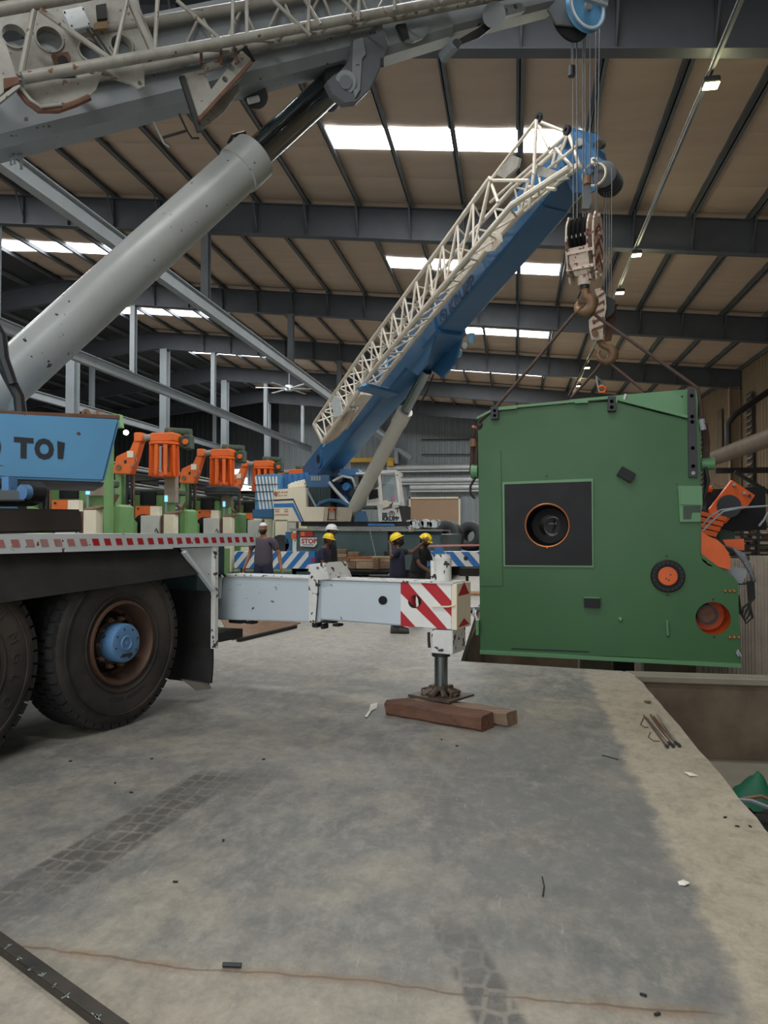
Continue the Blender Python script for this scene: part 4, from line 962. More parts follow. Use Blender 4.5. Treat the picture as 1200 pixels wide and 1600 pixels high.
# hub with orange disc
c = Mq(*cm(823, 768), 0)
MB().lathe(c, -NM, [(0, .205), (.05, .205), (.06, .195), (.06, .14), (.045, .135), (.045, .115), (.055, .11)], n=40, cap=False).build('bearing_flange', M_blackp, mach, smooth=30)
bolts = None
for i in range(20):
    a = 2*math.pi*i/20; q = c+(RM*math.cos(a)+ZU*math.sin(a))*.172-NM*.06
    o = MB().cyl(q, q-NM*.018, .013, n=6)
    if i == 0: bolts = o.build('flange_bolt', M_dark, mach); b0 = q
    else: cc_ = bolts.copy(); COL.objects.link(cc_); cc_.location = bolts.location+(q-b0)
MB().lathe(c, -NM, [(.0, .118), (.062, .118), (.068, .110), (.068, .001)], n=36).build('orange_disc', M_orange2, mach, smooth=30)
for dx, dz in ((.03, .02), (-.02, -.03), (.01, -.05)): MB().cyl(c+RM*dx+ZU*dz-NM*.068, c+RM*dx+ZU*dz-NM*.074, .010, n=8).build('disc_screw', M_dark, mach)
# lower round opening, orange inside
c = Mq(*cm(994, 927), 0)
MB().lathe(c, NM, [(.002, .205), (.5, .205), (.5, .02)], n=36, cap=False).build('orange_recess', M_orange2, mach, smooth=30)
q = c+NM*.16-RM*.04+ZU*.03; MB().cyl(q, q+NM*.34, .12, n=24).build('recess_shaft', M_rust, mach, smooth=40)
MB().lathe(q, NM, [(-.02, .10), (-.02, .128), (.03, .128), (.03, .10)], n=24, closedprof=True).build('shaft_collar', M_dark, mach, smooth=30)
for x, y in ((370, 394), (820, 693), (823, 840), (994, 856), (998, 997), (858, 423), (860, 458)):
    q = Mq(*cm(x, y), 0); MB().cyl(q-NM*.001, q-NM*.006, .014 if x < 850 or x > 980 else .008, n=12).build('plugged_hole', M_ink, mach)
q = Mq(*cm(647, 930), 0); MB().lathe(q, -NM, [(0, .03), (.05, .022), (.06, .01)], n=12).build('knob', M_greenl, mach, smooth=40)
MB().tube([Mq(*cm(822, 938), 0), Mq(*cm(822, 940), -.05), Mq(*cm(825, 990), -.05), Mq(*cm(825, 994), 0)], .016, 8).build('grab_handle', M_greenl, mach, smooth=True)
for (x0, y) in ((1035, 824), (1052, 998)):
    for k in range(3): q = Mq(*cm(x0+k*17+4, y), 0); MB().lathe(q, -NM, [(0, .012), (.02, .020), (.035, .010)], n=8).build('hex_bolt', M_copper, mach)
for k, (dx, dy) in enumerate(((0, 0), (6, 10), (-4, 8))):
    q = Mq(*cm(1085+dx, 1050+dy), -.01); MB().tube([q, q-NM*.03+ZU*.02, q-NM*.04-ZU*.03+RM*.02], .012, 6).build('hose_fitting', M_steel, mach)
# base flange
p0 = Mq(*cm(121, 1045), 0); p1 = Mq(*cm(1098, 1096), 0)
MB().loft([[p0-NM*.05, p1-NM*.05, p1+NM*.05, p0+NM*.05], [p-ZU*.05 for p in (p0-NM*.05, p1-NM*.05, p1+NM*.05, p0+NM*.05)]]).build('base_flange', M_greenl, mach, bevel=.004)
mpl([(238, 1038), (530, 1050), (530, 1056), (238, 1044)], -.003, .003, 'dark_slot', M_ink)
# orange guard on the right edge
mpl([(1095-700, 0)]*0+[(948, 598), (975, 618), (1010, 632), (1035, 655), (1052, 680), (1060, 705), (1060, 745), (1030, 738), (975, 722), (956, 700), (948, 680)], .06, .03, 'orange_guard', M_orange2, bev=.003)
mpl([(1030, 632), (1110, 628), (1112, 672), (1060, 668), (1040, 650)], .7, .03, 'orange_guard', M_orange2)
# cable bundle hanging off the right side
for k in range(9):
    o = k*4.0; r = random.uniform(-2, 2)
    MB().tube([Mq(1128+k*1.5, 852+k*1.2, .5), Mq(1146+k*2.2, 858+k, .35), Mq(1162+k*1.6, 878+k*2, .3), Mq(1172+k*1.0, 895+k*1.5, .3), Mq(1176+r, 910, .35), Mq(1160-k*3, 912, .4)], .018, 6).build('cable', M_cable if k % 2 else M_rope, mach, smooth=True)
for k in range(4):
    MB().tube([Mq(1168+k*3, 908, .3), Mq(1170+k*3, 935, .3), Mq(1176-k*5, 965-k*5, .3), Mq(1166-k*2, 974-k*4, .3), Mq(1158-k, 958, .3), Mq(1154-k, 930, .3)], .013, 6).build('hanging_cable', M_black, mach, smooth=True)
mpl([(1122, 880), (1170, 890), (1160, 912), (1122, 908)], .3, .04, 'cable_tray', M_cable, big=False)
MB().tube([Mq(1096, 832, .1), Mq(1112, 815, .1), Mq(1130, 799, .1), Mq(1160, 793, .1), Mq(1240, 788, .1)], .013, 6).build('grey_hose', M_cable, mach, smooth=True)
MB().tube([Mq(1097, 822, .15), Mq(1108, 808, .15), Mq(1126, 797, .15), Mq(1160, 792.5, .15)], .013, 6).build('grey_hose', M_cable, mach, smooth=True)
# lifting trunnions at both sides
MB().cyl(Mq(747, 737, .25), Mq(747, 737, .25)-RM*.09, .10, n=20).build('trunnion', M_greenl, mach, smooth=40)
MB().cyl(Mq(1095, 725, .25), Mq(1095, 725, .25)+RM*.16, .08, n=20).build('trunnion', M_greenl, mach, smooth=40)

# ---- slings
def sling(pts, r, lab, extra=None):
    t = empty('lifting_sling', tuple(pts[-1])); tag(t, lab, 'sling', None)
    MB().tube(pts, r, 10).build('rope', M_sling, t, smooth=True)
    if extra: extra(t)
    return t
HK1 = atY(914, 484, 10.75); HK2 = atY(946, 566, 12.25)
def ex1(t):
    MB().tube([Mq(750, 662, -.04), Mq(746, 690, .2), Mq(744, 745, .25)], .035, 8).build('sling_leg', M_sling, t, smooth=True)
    MB().tube([Mq(745, 668, .06), Mq(739, 690, .25), Mq(737, 742, .3)], .035, 8).build('sling_leg', M_sling, t, smooth=True)
    MB().tube([Mq(745, 742, .2), Mq(735, 760, .2), Mq(735, 772, .2), Mq(742, 779, .2)], .018, 6).build('rope_tail', M_black, t, smooth=True)
    MB().cyl(Mq(740, 686, .2), Mq(740, 698, .2), .055, n=12).build('ferrule', M_hook, t, smooth=True)
    MB().beam(Mq(738, 666, .1), Mq(744, 668, .1), .03, .03).build('orange_tie', M_orange, t)
sling([HK1+V((-.05, 0, .0)), atY(896, 492, 10.7), atY(830, 572, 10.45), Mq(777, 634, .0), Mq(748, 658, -.04)], .022, 'brown wire sling from the near hook down to the left corner of the green machine', ex1)
def ex2(t):
    for k in range(3):
        MB().tube([Mq(1097+k*3, 660, -.02), Mq(1101+k*3, 690, .2), Mq(1098+k*4, 726, .25)], .022, 8).build('sling_leg', M_sling, t, smooth=True)
    MB().cyl(Mq(1096, 655, .0), Mq(1099, 672, .0), .04, n=12).build('ferrule', M_steel, t, smooth=True)
    MB().tube([Mq(1102, 728, .2), Mq(1107, 752, .2), Mq(1101, 775, .2), Mq(1098, 790, .2)], .022, 6).build('rope_tail', M_black, t, smooth=True)
sling([HK1+V((.05, 0, .0)), atY(940, 500, 10.65), Mq(1078, 598, -.0), Mq(1090, 606, -.03), Mq(1096, 640, -.0), Mq(1098, 662, .05)], .022, 'brown wire sling from the near hook over the black bar on the right', ex2)
sling([HK2+V((.03, 0, 0)), atY(958, 572, 12.2), Mq(1008, 612, 1.7)], .022, 'shorter brown sling from the far hook down behind the green upstand')
sling([HK2+V((-.05, 0, 0)), atY(932, 578, 12.25), Mq(892, 622, 1.8)], .022, 'thin brown sling from the far hook down to the left behind the machine')
sling([HK2+V((-.08, 0, .1)), atY(928, 545, 12.25), Mq(888, 619, 1.9)], .014, 'thinnest dark line beside the far hook, slanting down to the left')
# tool standing on top of the machine
t = empty('shackle', tuple(Mq(938, 618, .8))); tag(t, 'small rusty orange shackle with rod standing on top of the green machine', 'shackle')
MB().tube([Mq(936, 612, .8), Mq(933, 598, .8), Mq(932, 588, .8)], .012, 6).build('rod', M_steel, t)
MB().tube([Mq(931, 587, .8), Mq(938, 594, .8), Mq(946, 604, .8)], .010, 6).build('rod', M_rope, t)
MB().tube([Mq(934, 606, .8), Mq(940, 603, .8), Mq(947, 606, .8), Mq(944, 613, .8), Mq(936, 613, .8)], .018, 8).build('bow', M_orange2, t, smooth=True)

# ---- hook blocks
def hookpts(c, r, u, w, a0, a1, n=14): return [c+u*(r*math.cos(a0+(a1-a0)*i/n))+w*(r*math.sin(a0+(a1-a0)*i/n)) for i in range(n+1)]
# near block: cream cheeks, black sheaves, shank and ram-horn style hook
hb = empty('hook_block', tuple(atY(914, 484, 10.75))); tag(hb, 'large chipped cream hook block with black sheaves and brown hook, on the near crane ropes', 'hook block')
ha = math.radians(-25); hu = V((math.cos(ha), math.sin(ha), 0)); hn_ = V((-hu.y, hu.x, 0))     # sheave axle along hu
def H1(x, y, k=0): return onpl(x, y, V((.93, 10.7, 0))+hu*k, V((0, 1, 0)))
c1 = atY(913, 376, 10.72)
def cheek(k, m, sc=1.0, nm='cheek_plate'):
    o = []
    for a_, z in ((-.10, .33), (.02, .36), (.13, .30), (.20, .12), (.21, -.06), (.18, -.20), (.15, -.42), (.08, -.58), (-.06, -.58), (-.14, -.42), (-.19, -.20), (-.20, .0), (-.18, .18)):
        o.append(c1+hu*k+hn_*a_*sc+ZU*z*sc)
    return plate(o, (), .025, hu).build(nm, m, hb, bevel=.004)
M_hb = mat('hook_block_cream', 'cfc0b0', .5, dirt=.5, dirtc='8a6f60', scale=5, chips=.8, chipc='6a3a38', bump=.2)
for k in (-.20, .175): cheek(k, M_hb)
cheek(.09, M_hb, .97, 'inner_cheek')
for k in range(4):
    MB().lathe(c1+hu*(-.155+k*.062)+ZU*.08, hu, [(0, .04), (0, .20), (.006, .235), (.02, .205), (.034, .235), (.04, .20), (.04, .04)], n=28).build('sheave', M_dark, hb, smooth=30)
MB().cyl(c1-hu*.23+ZU*.08, c1+hu*.23+ZU*.08, .05, n=14).build('sheave_axle', M_hb, hb, smooth=40)
MB().loft([[c1+hu*a_+hn_*b_+ZU*-.12 for a_, b_ in ((-.17, -.16), (.10, -.16), (.10, .16), (-.17, .16))], [c1+hu*a_+hn_*b_+ZU*-.34 for a_, b_ in ((-.16, -.15), (.10, -.15), (.10, .15), (-.16, .15))], [c1+hu*a_+hn_*b_+ZU*-.50 for a_, b_ in ((-.10, -.10), (.08, -.10), (.08, .10), (-.10, .10))]]).build('ballast', M_hb, hb, bevel=.01)
for k in range(3): MB().beam(c1-hu*.19+hn_*-.17+ZU*(.02-.22*k), c1+hu*.19+hn_*-.17+ZU*(.02-.22*k), .03, .04).build('tie_bar', M_hb, hb)
for k in range(3): # chevrons on the right cheek
    z0 = .12-.2*k
    for sgn in (-1, 1):
        q = [c1+hu*.203+hn_*(0)+ZU*(z0+.08), c1+hu*.203+hn_*(sgn*.15)+ZU*(z0-.08), c1+hu*.203+hn_*(sgn*.15)+ZU*(z0-.16), c1+hu*.203+ZU*z0]
        plate(q, (), .003, hu).build('red_chevron', mat('worn_red', '7d4240', .6, dirt=.4), hb)
for (a_, z) in ((.0, .30), (.12, -.30), (-.1, -.5), (.06, -.5)): MB().cyl(c1+hu*.2+hn_*a_+ZU*z, c1+hu*.225+hn_*a_+ZU*z, .022, n=8).build('cheek_bolt', M_hb, hb)
MB().cyl(c1+ZU*-.50, c1+ZU*-.62, .10, .09, n=18).build('swivel', M_hb, hb, smooth=40); MB().cyl(c1+ZU*-.60, c1+ZU*-.67, .065, n=16).build('swivel_nut', M_dark, hb, smooth=40)
sh = c1+ZU*-.66; hc = sh+ZU*-.22
pts = [sh, sh+hu*.015-ZU*.06]+hookpts(hc, .105, hu, ZU, math.radians(80), math.radians(-215), 18)
rr = [.055, .06]+[.055+.03*math.sin(math.pi*min(1, i/12)) if i < 13 else .085-.065*(i-12)/6*1.0 for i in range(19)]
rr = [min(max(r, .014), .075) for r in rr]
MB().tube(pts, rr, 12).build('hook', M_hook, hb, smooth=True)
MB().beam(hc+hu*-.10+ZU*.10, sh-ZU*.02-hu*.05, .03, .015).build('safety_latch', M_dark, hb)
# far block: slanted striped cheeks
hb2 = empty('hook_block', tuple(atY(946, 560, 12.25))); tag(hb2, 'smaller rusty striped hook block hanging lower behind the near one, right', 'hook block')
c3 = atY(944, 505, 12.2)
def ck(pts, Yv, th, nm, m): return plate([atY(x, y, Yv) for x, y in pts], (), th, V((0, 1, 0))).build(nm, m, hb2, bevel=.004)
ck([(929, 452), (938, 449), (946, 458), (948, 480), (943, 505), (942, 530), (925, 533), (921, 515), (920, 500), (930, 490), (936, 470)], 12.05, .03, 'cheek_plate', mat('striped_cream', 'c4b5a4', .6, dirt=.5, dirtc='7a5a50', scale=5, chips=.6, chipc='6d4a44'))
ck([(948, 472), (964, 472), (962, 500), (955, 532), (944, 534), (946, 505)], 12.45, .03, 'cheek_plate', M_rust)
for k in range(5):
    y0 = 462+k*13; ck([(934-k*2.2, y0), (945-k*.5, y0-7), (945-k*.5, y0-3), (932-k*2.2, y0+5)], 12.045, .004, 'dark_stripe', M_rust)
MB().cyl(atY(943, 480, 12.1), atY(946, 480, 12.44), .17, n=22).build('sheave', M_dark, hb2, smooth=40)
MB().cyl(atY(930, 521, 12.02), atY(930, 521, 12.48), .05, n=14).build('pin', M_hook, hb2, smooth=40)
ck([(944, 474), (965, 472), (966, 475), (945, 478)], 12.1, .35, 'top_cover', M_rust)
s2 = atY(936, 532, 12.25); h2 = s2-ZU*.22+V((.10, 0, 0))
X1 = V((1, 0, 0))
MB().tube([s2, s2+V((.04, 0, -.06))]+hookpts(h2, .11, X1, ZU, math.radians(85), math.radians(-215), 18), [.05, .055]+[.05+.03*math.sin(math.pi*min(1, i/12)) if i < 13 else max(.014, .06-.05*(i-12)/6) for i in range(19)], 12).build('hook', M_hook, hb2, smooth=True)
# green control pendant hanging at the near block
ck2 = [atY(x, y, 10.66) for x, y in ((914, 284), (921, 284), (925, 312), (921, 326), (909, 326), (911, 306))]
o = plate(ck2, (), .05, V((0, 1, 0))).build('rope_guard', M_dsteel, hb); MB().cyl(atY(918, 275, 10.66), atY(918, 288, 10.66), .05, n=10).build('rope_socket', M_hook, hb)

# ================================================================== far crane (blue)
c2r = empty('mobile_crane', (-4.3, 22.5, 0)); tag(c2r, 'blue mobile crane behind the workers with cream lattice jib and white operator cab', 'crane')
YF = 20.6
def G(x, y, Y=YF): return atY(x, y, Y)
def gpl(pts, nm, m, Y=YF, th=.05, par=None, holes=(), bev=0.0):
    return plate([G(x, y, Y) for x, y in pts], [circ(G(h[0], h[1], Y), V((1, 0, 0)), ZU, h[2], 18) for h in holes], th, V((0, 1, 0))).build(nm, m, par or c2r, bevel=bev)
# carrier
gpl([(456, 829), (606, 830), (606, 898), (456, 898)], 'rear_panel', M_teal, YF, .08)
gpl([(606, 830), (690, 831), (690, 880), (606, 880)], 'carrier_side', M_teal, YF+.4, .08)
MB().box((-6.1, YF+.1, .6), (-2.0, 29, 1.55)).build('carrier_frame', M_teal, c2r)
gpl([(452, 825.5), (692, 827.5), (692, 830), (452, 829)], 'deck_plate', M_jib, YF-.1, 2.4)
gpl([(520, 886), (606, 886), (606, 897), (520, 897)], 'rear_bumper', M_black, YF-.05, .3)
for X0 in (-5.9, -3.0):
    for Y0 in (21.6, 23.2, 26.5, 28.0):
        MB().lathe((X0, Y0, .62), (1, 0, 0), [(0, .25), (0, .5), (.03, .6), (.08, .62), (.5, .62), (.55, .6), (.57, .5), (.57, .25)], n=28).build('wheel', M_tnew, c2r, smooth=40)
gpl([(457, 829), (463, 829), (463, 870), (457, 870)], 'light_post', M_white, YF-.08, .04); gpl([(446, 831), (456, 831), (456, 868), (446, 868)], 'side_locker', M_blue, YF, .3)
tl = gpl([(469, 830), (489, 829.5), (489, 838), (469, 838.5)], 'tail_lamp', M_red, YF-.06, .05); gpl([(470, 831), (476, 831), (476, 837.5), (470, 837.5)], 'amber_lens', M_orange, YF-.065, .01, tl)
for x in (457, 461): gpl([(x-2, 833), (x+2, 833), (x+2, 842), (x-2, 842)], 'side_lamp', M_orange2, YF-.1, .03)
sp = gpl([(469, 840), (495, 840), (495, 850), (491, 854.5), (469, 853.5)], 'stop_sign', M_wstripe, YF-.09, .02)
text('sign_lettering', 'STOP', M_inkr, sp, G(471, 849, YF-.096), (1, 0, 0), ZU, .185, thick=.006, xscale=.98, offset=.006)
text('sign_lettering', '--WHITE--', M_ink, sp, G(474, 852.7, YF-.096), (1, 0, 0), ZU, .05, thick=.004) if False else None
gpl([(473, 850.8), (490, 850.8), (490, 851.8), (473, 851.8)], 'sign_underline', M_ink, YF-.096, .004, sp)
gpl([(688-80, 852), (612, 852), (612, 860), (604, 860)], 'lamp_box', M_white, YF-.05, .05) if False else None
MB().cyl(G(441, 850, YF+.2)-V((0, .2, 0)), G(441, 850, YF+.2)+V((0, .2, 0)), .26, n=24).build('spare_tank', M_dark, c2r, smooth=40)
gpl([(430, 812), (449, 812), (449, 836), (430, 850)], 'cream_cover', M_cream, YF+.3, .05)
# outriggers of the far crane
def striped(x0, x1, y0, y1, Y, up, n, ph, nm, w=.5):
    P0 = G(x0, y1, Y); P1 = G(x1, y1, Y); h = G(x0, y0, Y).z-P0.z; L_ = P1.x-P0.x; z0 = (P0.z+P1.z)/2
    b = MB().box((P0.x, Y, z0), (P1.x, Y+.4, z0+h)).build(nm, M_wstripe, c2r)
    pitch = L_/n
    for i in range(-1, n+1):
        xa = P0.x+(i+ph)*pitch; sh = h*.85*up; pts = [(xa, z0), (xa+pitch*w, z0), (xa+pitch*w+sh, z0+h), (xa+sh, z0+h)]
        # clip to the beam
        poly = pts
        def clip(poly, xc, keep):
            out = []
            for k in range(len(poly)):
                a, b_ = poly[k], poly[(k+1) % len(poly)]; ia = (a[0] >= xc) == keep; ib = (b_[0] >= xc) == keep
                if ia: out.append(a)
                if ia != ib: t = (xc-a[0])/(b_[0]-a[0]); out.append((xc, a[1]+t*(b_[1]-a[1])))
            return out
        poly = clip(poly, P0.x, True)
        if len(poly) > 2: poly = clip(poly, P1.x, False)
        if len(poly) > 2: plate([V((a, Y-.004, z)) for a, z in poly], (), .003, V((0, 1, 0))).build('blue_stripe', M_bstripe, b)
    return b
striped(366, 482, 862, 888, YF-.2, 1, 6, .2, 'outrigger_beam')
gpl([(482, 862), (492, 862), (492, 888), (482, 888)], 'outrigger_end', M_bstripe, YF-.2, .4)
gpl([(486, 872), (492, 872), (492, 877), (486, 877)], 'red_reflector', M_red, YF-.22, .02)
rb = striped(664, 762, 862, 885, YF-.2, -1, 4, .1, 'outrigger_beam')
q = G(728, 872.5, YF-.21); MB().cyl(q, q-V((0, .004, 0)), .06, n=16).build('round_hole', M_ink, rb)
gpl([(376, 855), (480, 857), (480, 862), (376, 862)], 'upper_beam', M_cream, YF+.3, .3)
gpl([(366, 889), (480, 889), (480, 893), (366, 893)], 'lower_frame', M_white, YF, .2)
for x in (376, 457): gpl([(x, 888), (x+6, 888), (x+6, 905), (x, 905)], 'outrigger_leg', M_teal, YF, .2)
MB().box((G(690, 888).x, YF, .30), (G(704, 888).x, YF+.3, .66)).build('underbeam_box', M_black, c2r); MB().box((G(718, 888).x, YF, .45), (G(748, 888).x, YF+.3, .66)).build('underbeam_box', M_black, c2r)
for x in (697, 729): MB().cyl((G(x, 888).x, YF+.2, .0), (G(x, 888).x, YF+.2, .6), .04, n=8).build('jack', M_dark, c2r)
MB().cyl(G(392, 895, YF), V((G(392, 895, YF).x, YF, 0)), .08, n=10).build('jack', M_dark, c2r)
gpl([(682, 850), (690, 853), (697, 870), (676, 866)], 'blue_bracket', M_blue2, YF-.3, .1)
# slewing platform, counterweight, engine housing
YS = 21.0
cwf = gpl([(398, 742), (434, 740), (434, 805), (398, 810)], 'counterweight', M_cwt, YS+.3, 1.4, bev=.02)
for k in range(7):
    x = 398+k*5.4; gpl([(x, 745), (x+2.6, 744), (min(x+12, 434), 805), (min(x+9, 431), 806)], 'white_stripe', M_wstripe, YS+.29, .004, cwf)
for y in (757, 768, 782): gpl([(398, y), (434, y-1), (434, y), (398, y+1)], 'cross_bar', M_dark, YS+.27, .02, cwf)
gpl([(394, 796), (427, 795), (427, 809), (394, 810)], 'counterweight_foot', M_blue, YS+.1, 1.5, bev=.02)
gpl([(434, 742), (482, 738), (482, 765), (434, 768)], 'blue_bulkhead', M_blue2, YS+.8, .1)
for k in range(5): gpl([(436+k*9, 742-k*.7), (439+k*9, 742-k*.7), (439+k*9, 766), (436+k*9, 766)], 'bulkhead_rib', M_blue, YS+.74, .06)
eng = gpl([(428, 765), (478, 761.5), (478, 815), (428, 815)], 'engine_housing', M_cream, YS-.1, 1.6, bev=.01)
def es(pts, m, nm, k): gpl(pts, nm, m, YS-.104-.001*k, .003, eng)
es([(428, 780.5), (458.5, 779), (475, 815), (473, 815), (458, 782), (428, 783)], M_inkb, 'trim_stripe', 1)
es([(428, 787), (458.5, 786), (472, 815), (468, 815), (457, 792.5), (428, 793)], M_bstripe, 'trim_stripe', 2)
MB().lathe(G(431, 771.5, YS-.105), (0, -1, 0), [(0, .03), (0, .055), (.004, .055), (.004, .03)], n=16, closedprof=True).build('red_emblem', M_inkr, eng)
MB().beam(G(430.5, 768, YS-.107), G(432, 777, YS-.107), .02, .004, (0, 1, 0)).build('red_emblem', M_inkr, eng)
for (x, y, w, h) in ((434, 768, 4, 2.6), (439.5, 767.8, 3, 2.6), (443.3, 767.7, 2, 2.6), (446, 767.6, 3.6, 2.6), (434, 773.6, 5, 1.6), (440, 773.4, 2.4, 1.6), (444, 773.2, 5, 1.6), (429.5, 795.6, 7.4, 1.6), (444.2, 795.4, 6.4, 1.6), (430, 798.6, 6.6, 1.8), (444.2, 798.4, 6.4, 2), (429.5, 803.3, 21.4, 2)):
    n = max(1, int(w/1.3))
    for k in range(n):
        xx = x+w*k/n; es([(xx, y), (xx+w/n*.72, y), (xx+w/n*.72, y+h), (xx, y+h)], mat('faded_red_lettering', 'b5705c', .6, dirt=0), 'worn_lettering', 3)
gpl([(448, 757), (476, 751), (478, 761), (450, 764)], 'exhaust_cover', M_cream, YS+.2, .5, bev=.03)
MB().tube([G(452, 762, YS+.3), G(462, 757, YS+.3), G(478, 754, YS+.3)], .10, 10).build('exhaust_pipe', M_whitech, c2r, smooth=True)
gpl([(478, 762), (517, 762), (517, 792), (478, 792)], 'radiator', M_dark, YS+.2, .8)
for k in range(15): gpl([(479+k*2.5, 763), (480+k*2.5, 763), (480+k*2.5, 791), (479+k*2.5, 791)], 'radiator_fin', M_teal, YS+.15, .05)
gpl([(479, 742), (515, 742), (515, 762), (479, 762)], 'blue_tank', M_blue, YS+.3, .6, bev=.02)
for k in range(4): gpl([(486+k*4, 744), (489+k*4, 744), (489+k*4, 751), (486+k*4, 751)], 'slotted_plate', M_steel, YS+.28, .02)
MB().beam(G(479, 764, YS+.05), G(494, 792, YS+.05), .05, .05).build('brace_bar', M_steel, c2r)
MB().tube([G(495, 793, YS), G(500, 786, YS), G(515, 781, YS), G(530, 783, YS), G(545, 790, YS)], .05, 8).build('handrail', M_blue, c2r, smooth=True)
gpl([(478, 792), (507, 792), (505, 815), (478, 815)], 'side_box', M_cream, YS-.1, 1.2, bev=.01); gpl([(507, 792), (552, 794), (548, 815), (505, 815)], 'side_box', mat('beige_paint', 'c4b9a6', .5, dirt=.2), YS-.08, 1.2, bev=.01)
w_ = empty('warning_bracket', (0, 0, 0)); w_.parent = c2r; w_.location = tuple(wmat(c2r).inverted() @ G(519, 800, YS-.15))
for a_, b_ in (((514, 795), (512, 813)), ((524, 795), (524, 813)), ((512, 795), (526, 795)), ((511, 812), (526, 812)), ((514, 792), (523, 792))): MB().beam(G(*a_, YS-.15), G(*b_, YS-.15), .03, .03).build('frame_bar', M_rust, w_)
MB().cyl(G(519, 794, YS-.2), G(519, 798, YS-.2), .06, n=12).build('lamp', M_orange2, w_)
# machinery around the boom foot
gpl([(517, 742), (560, 742), (560, 792), (517, 792)], 'machinery_bay', M_inkb, YS+.9, .2)
for k, (x, y) in enumerate(((530, 748), (540, 760), (551, 770), (536, 780))): MB().cyl(G(x, y, YS+.5), G(x+6, y+3, YS+.7), .12, n=12).build('hydraulic_part', M_blue2 if k % 2 else M_dark, c2r, smooth=40)
MB().tube([G(514, 753, YS+.2), G(526, 768, YS+.2), G(542, 785, YS+.2), G(550, 795, YS+.1)], .05, 8).build('pale_hose', M_pipe, c2r, smooth=True)
MB().tube([G(520, 752, YS+.3), G(535, 744, YS+.3), G(550, 747, YS+.3), G(556, 760, YS+.3)], .04, 8).build('pale_hose', M_pipe, c2r, smooth=True)
gpl([(531, 733), (560, 733), (563, 742), (531, 745)], 'blue_hood', M_blue2, YS+.5, .5)
gpl([(552, 738), (588, 740), (586, 795), (552, 795)], 'cab_rear', mat('cab_grey', '9c9e9b', .5, dirt=.3), YS+.6, .9, bev=.03)
gpl([(560, 744), (576, 744), (572, 765), (560, 768)], 'rear_window', M_blackp, YS+.57, .03)
gpl([(470, 815), (640, 815), (640, 822), (470, 822)], 'turntable', M_black, YS, 1.8)
gpl([(557, 799), (569, 799), (574, 815), (553, 815)], 'blue_stand', M_blue, YS-.05, .2)
gpl([(575, 818), (616, 818.5), (616, 821.5), (575, 821.5)], 'blue_sill', M_blue2, YS-.12, .3)
# operator cab
cab = empty('cab', (0, 0, 0)); cab.parent = c2r; cab.location = tuple(wmat(c2r).inverted() @ G(612, 817, YS))
M_cab = mat('cab_white', 'ecebe6', .45, dirt=.25, dirtc='a09a90', scale=4, chips=.15)
gpl([(589, 783), (622, 787), (628, 817), (592, 817)], 'lower_door', M_cab, YS-.0, .05, cab, bev=.004)
for pts in (((590, 736), (594, 736), (598, 784), (593, 784)), ((590, 735), (619, 734), (621, 737.5), (590, 739.5)), ((617, 736), (622, 737), (627, 787), (623, 787)), ((592, 783), (626, 785), (627, 789), (592, 787))): gpl(pts, 'door_frame', M_cab, YS-.03, .06, cab)
gpl([(622, 738), (625, 740), (632, 790), (632, 817), (628, 817), (627, 787)], 'front_pillar', M_cab, YS+.2, .05, cab)
gpl([(594, 740), (617, 738), (623, 785), (598, 784)], 'door_window', M_glass, YS-.0, .012, cab)
gpl([(556, 738), (622, 736), (622, 742), (590, 741), (556, 741)], 'roof', M_cab, YS+.1, .9, cab)
MB().hexa([V(p) for p in ((G(592, 817).x, YS+.05, 1.93), (G(630, 817).x, YS+.05, 1.93), (G(630, 817).x, YS+1.1, 1.93), (G(592, 817).x, YS+1.1, 1.93), (G(592, 817).x, YS+.05, 2.35), (G(630, 817).x, YS+.05, 2.35), (G(630, 817).x, YS+1.1, 2.35), (G(592, 817).x, YS+1.1, 2.35))]).build('cab_floor', M_dark, cab)
gpl([(574, 772), (592, 760), (594, 790), (572, 790)], 'side_panel', M_cab, YS+.1, .05, cab); gpl([(577, 766), (590, 764), (591, 778), (576, 781)], 'side_window', M_blackp, YS+.08, .02, cab)
MB().obox(G(606, 772, YS+.5), V((1, 0, 0)), V((0, 1, 0)), ZU, (.18, .2, .28)).build('operator_seat', M_black, cab, bevel=.05)
MB().cyl(G(603, 787, YS-.06), G(603, 787, YS-.16), .10, n=18).build('round_lamp', M_cream, cab, smooth=40)
gpl([(611, 777), (618, 777), (618, 781), (611, 781)], 'pink_sticker', mat('pink_sticker', 'd8689a', .5, dirt=0), YS-.02, .004, cab)
for a_, b_ in (((598, 796), (612, 792)), ((613, 785), (610, 794)), ((610, 790), (614, 785)), ((617, 795), (624, 793)), ((621, 794), (621, 801))): MB().beam(G(*a_, YS-.03), G(*b_, YS-.03), .025, .02).build('handle', M_ink, cab)
text('cab_lettering', 'KRUPP', M_ink, cab, G(597, 813.5, YS-.012), V((1, 0, 0)), ZU, .155, thick=.006, xscale=1.02, offset=.008)
MB().lathe(G(612, 803, YS-.003), (0, -1, 0), [(0, .065), (0, .085), (.006, .085), (.006, .065)], n=24, closedprof=True).build('round_emblem', M_ink, cab)
MB().lathe(G(612, 802, YS-.003), (0, -1, 0), [(0, .022), (0, .038), (.006, .038), (.006, .022)], n=18, closedprof=True).build('round_emblem', M_ink, cab)
for dx in (-1.3, 1.3): MB().beam(G(612+dx*1.5, 805.5, YS-.005), G(612+dx*.4, 799.5, YS-.005), .012, .006, (0, 1, 0)).build('round_emblem', M_ink, cab)
gpl([(597, 801), (605, 801), (605, 808), (597, 808)], 'worn_patch', M_teal, YS-.004, .003, cab)
